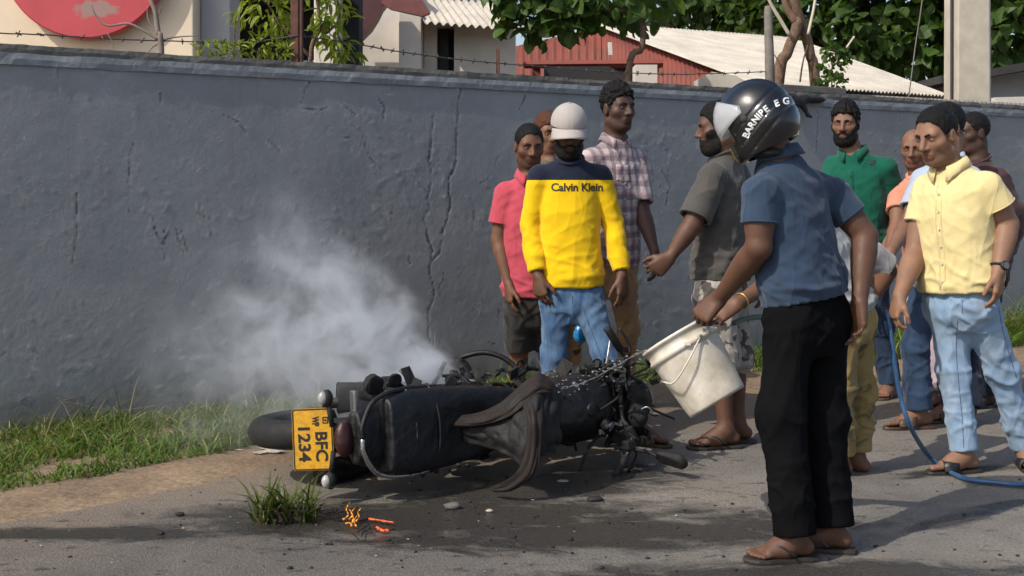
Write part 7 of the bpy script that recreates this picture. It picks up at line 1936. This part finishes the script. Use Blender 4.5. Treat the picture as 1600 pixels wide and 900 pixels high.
    def sheet(rows, nu=70, nv=34, amp=0.016, seed=0, parts=10, mat=None):
        G = np.array([catmull([pix(*q) for q in row], 12) for row in rows]); nr, nc, _ = G.shape
        G = np.stack([catmull(G[:,c], 10) for c in range(nc)], 1); n0, n1, _ = G.shape
        du = np.gradient(G, axis=1); dv = np.gradient(G, axis=0); nn = np.cross(du, dv); nn /= np.linalg.norm(nn, axis=2)[...,None]+1e-9
        U, W_ = np.meshgrid(np.linspace(0,1,n1), np.linspace(0,1,n0)); q = np.stack([U.ravel()*parts, W_.ravel()*2.2+seed, U.ravel()*0], 1)
        hgt = (amp*1.3*(1-2.4*np.abs(perlin(q))) + amp*0.6*perlin(q*[2.3,2.5,1]+5) + amp*0.35*perlin(G.reshape(-1,3)*38)).reshape(n0, n1)*np.clip(W_*5, 0.15, 1)
        G = G + nn*hgt[...,None] - off; i_ = np.arange(n0*n1).reshape(n0, n1)
        F_ = np.stack([i_[:-1,:-1], i_[:-1,1:], i_[1:,1:], i_[1:,:-1]], -1).reshape(-1, 4)
        e = link('fold', mesh_np('fold', G.reshape(-1,3), F_), mat or K_BROWN, o); so = e.modifiers.new('s', 'SOLIDIFY'); so.thickness = 0.005; return e
    sheet([[(690,652,5.34),(735,648,5.32),(775,636,5.30),(808,610,5.28),(838,588,5.27),(862,596,5.28),(880,618,5.30)],
           [(696,662,5.24),(742,660,5.18),(784,652,5.14),(814,640,5.09),(838,630,5.06),(860,636,5.10),(880,650,5.16)],
           [(705,676,5.20),(752,680,5.14),(792,684,5.08),(818,690,5.04),(838,690,5.02),(858,684,5.06),(878,684,5.12)],
           [(716,690,5.20),(760,702,5.15),(794,716,5.08),(816,734,5.03),(834,738,5.01),(852,712,5.06),(872,706,5.12)]], mat=K_DARKC)
    sheet([[(700,652,5.20),(745,646,5.19),(782,630,5.18),(812,604,5.18),(838,584,5.18),(858,590,5.19)], [(703,660,5.16),(748,656,5.14),(786,642,5.12),(816,618,5.12),(838,600,5.13),(860,602,5.15)], [(708,666,5.15),(752,664,5.13),(790,654,5.11),(818,634,5.10),(838,616,5.11),(862,614,5.14)]], amp=0.006, seed=4, parts=4)
    sheet([[(812,604,5.24),(826,594,5.23),(846,592,5.23)], [(820,650,5.05),(832,650,5.03),(848,650,5.04)], [(822,700,5.01),(834,702,5.00),(846,698,5.01)], [(806,738,4.99),(822,744,4.98),(838,738,4.99)], [(784,754,5.01),(794,764,5.0),(808,764,5.0)], [(764,762,5.06),(770,767,5.05),(776,769,5.05)]], amp=0.007, seed=9, parts=3)
    return root
motorcycle()
# ------------------------------------------------------------------ smoke drifting off the motorcycle along the wall
def smoke():
    S = pix(690,598,5.75); E_ = pix(150,440,6.05)
    lo = np.array([-2.75, 5.0, 0.06]); hi = np.array([-0.02, 7.2, 1.55])
    o = MB().box(tuple(lo), tuple(hi)).build('smoke', None); tag(o, 'white smoke drifting left from the motorcycle along the wall', 'smoke', kind='stuff')
    m = bpy.data.materials.new('smoke'); m.use_nodes = True; N, L = m.node_tree.nodes, m.node_tree.links
    for n in list(N):
        if n.type == 'BSDF_PRINCIPLED': N.remove(n)
    v = N.new('ShaderNodeVolumePrincipled'); L.new(v.outputs[0], N['Material Output'].inputs['Volume'])
    v.inputs['Color'].default_value = (0.87,0.925,1.0,1); v.inputs['Anisotropy'].default_value = 0.0
    g = N.new('ShaderNodeTexCoord'); P = g.outputs['Object']
    nz = N.new('ShaderNodeTexNoise'); L.new(P, nz.inputs['Vector']); nz.inputs['Scale'].default_value = 2.6; nz.inputs['Detail'].default_value = 3
    wv = N.new('ShaderNodeVectorMath'); wv.operation = 'MULTIPLY_ADD'; L.new(nz.outputs['Color'], wv.inputs[0]); wv.inputs[1].default_value = (0.42,0.30,0.42); wv.inputs[2].default_value = (-0.21,-0.15,-0.21)
    ad = N.new('ShaderNodeVectorMath'); ad.operation = 'ADD'; L.new(P, ad.inputs[0]); L.new(wv.outputs[0], ad.inputs[1]); Q = ad.outputs[0]
    def plume(S, E_, r0, r1, k0, k1, pw=1.0):
        ax = E_-S; Ln = float(np.linalg.norm(ax)); dr = ax/Ln
        sb = N.new('ShaderNodeVectorMath'); sb.operation = 'SUBTRACT'; L.new(Q, sb.inputs[0]); sb.inputs[1].default_value = tuple(S)
        dt = N.new('ShaderNodeVectorMath'); dt.operation = 'DOT_PRODUCT'; L.new(sb.outputs[0], dt.inputs[0]); dt.inputs[1].default_value = tuple(dr)
        t = mth(N, L, 'DIVIDE', dt.outputs['Value'], Ln); tc = mth(N, L, 'MAXIMUM', t, 0.0, clamp=True)
        sc = N.new('ShaderNodeVectorMath'); sc.operation = 'SCALE'; sc.inputs[0].default_value = tuple(ax); L.new(tc, sc.inputs['Scale'])
        s2 = N.new('ShaderNodeVectorMath'); s2.operation = 'SUBTRACT'; L.new(sb.outputs[0], s2.inputs[0]); L.new(sc.outputs[0], s2.inputs[1])
        ln = N.new('ShaderNodeVectorMath'); ln.operation = 'LENGTH'; L.new(s2.outputs[0], ln.inputs[0])
        R = mth(N, L, 'ADD', r0, mth(N, L, 'MULTIPLY', mth(N, L, 'POWER', tc, 0.7), r1-r0))
        f = mth(N, L, 'SUBTRACT', 1.0, mth(N, L, 'DIVIDE', ln.outputs['Value'], R), clamp=True)
        f = mth(N, L, 'POWER', f, pw)
        fade = mth(N, L, 'POWER', mth(N, L, 'SUBTRACT', 1.0, tc), 1.9)
        k = mth(N, L, 'ADD', k1, mth(N, L, 'MULTIPLY', fade, k0-k1))
        end = mth(N, L, 'SUBTRACT', 1.0, mth(N, L, 'POWER', tc, 6.0))
        return mth(N, L, 'MULTIPLY', mth(N, L, 'MULTIPLY', f, k), end)
    d1 = plume(S, pix(300,420,6.1), 0.14, 0.74, 13.0, 0.0); d2 = plume(pix(640,600,5.7), pix(150,560,5.9), 0.26, 0.66, 4.2, 0.0)
    d = mth(N, L, 'ADD', d1, d2)
    n2 = noise(N, L, Q, 4.6, 6, 0.62, 0.8); tex = ramp(N, L, n2, [(0.40, 0.0), (0.50, 0.5), (0.66, 1.9)])
    d = mth(N, L, 'MULTIPLY', d, tex); L.new(d, v.inputs['Density'])
    o.data.materials.append(m)
    m.cycles.volume_step_rate = 1.0
smoke()
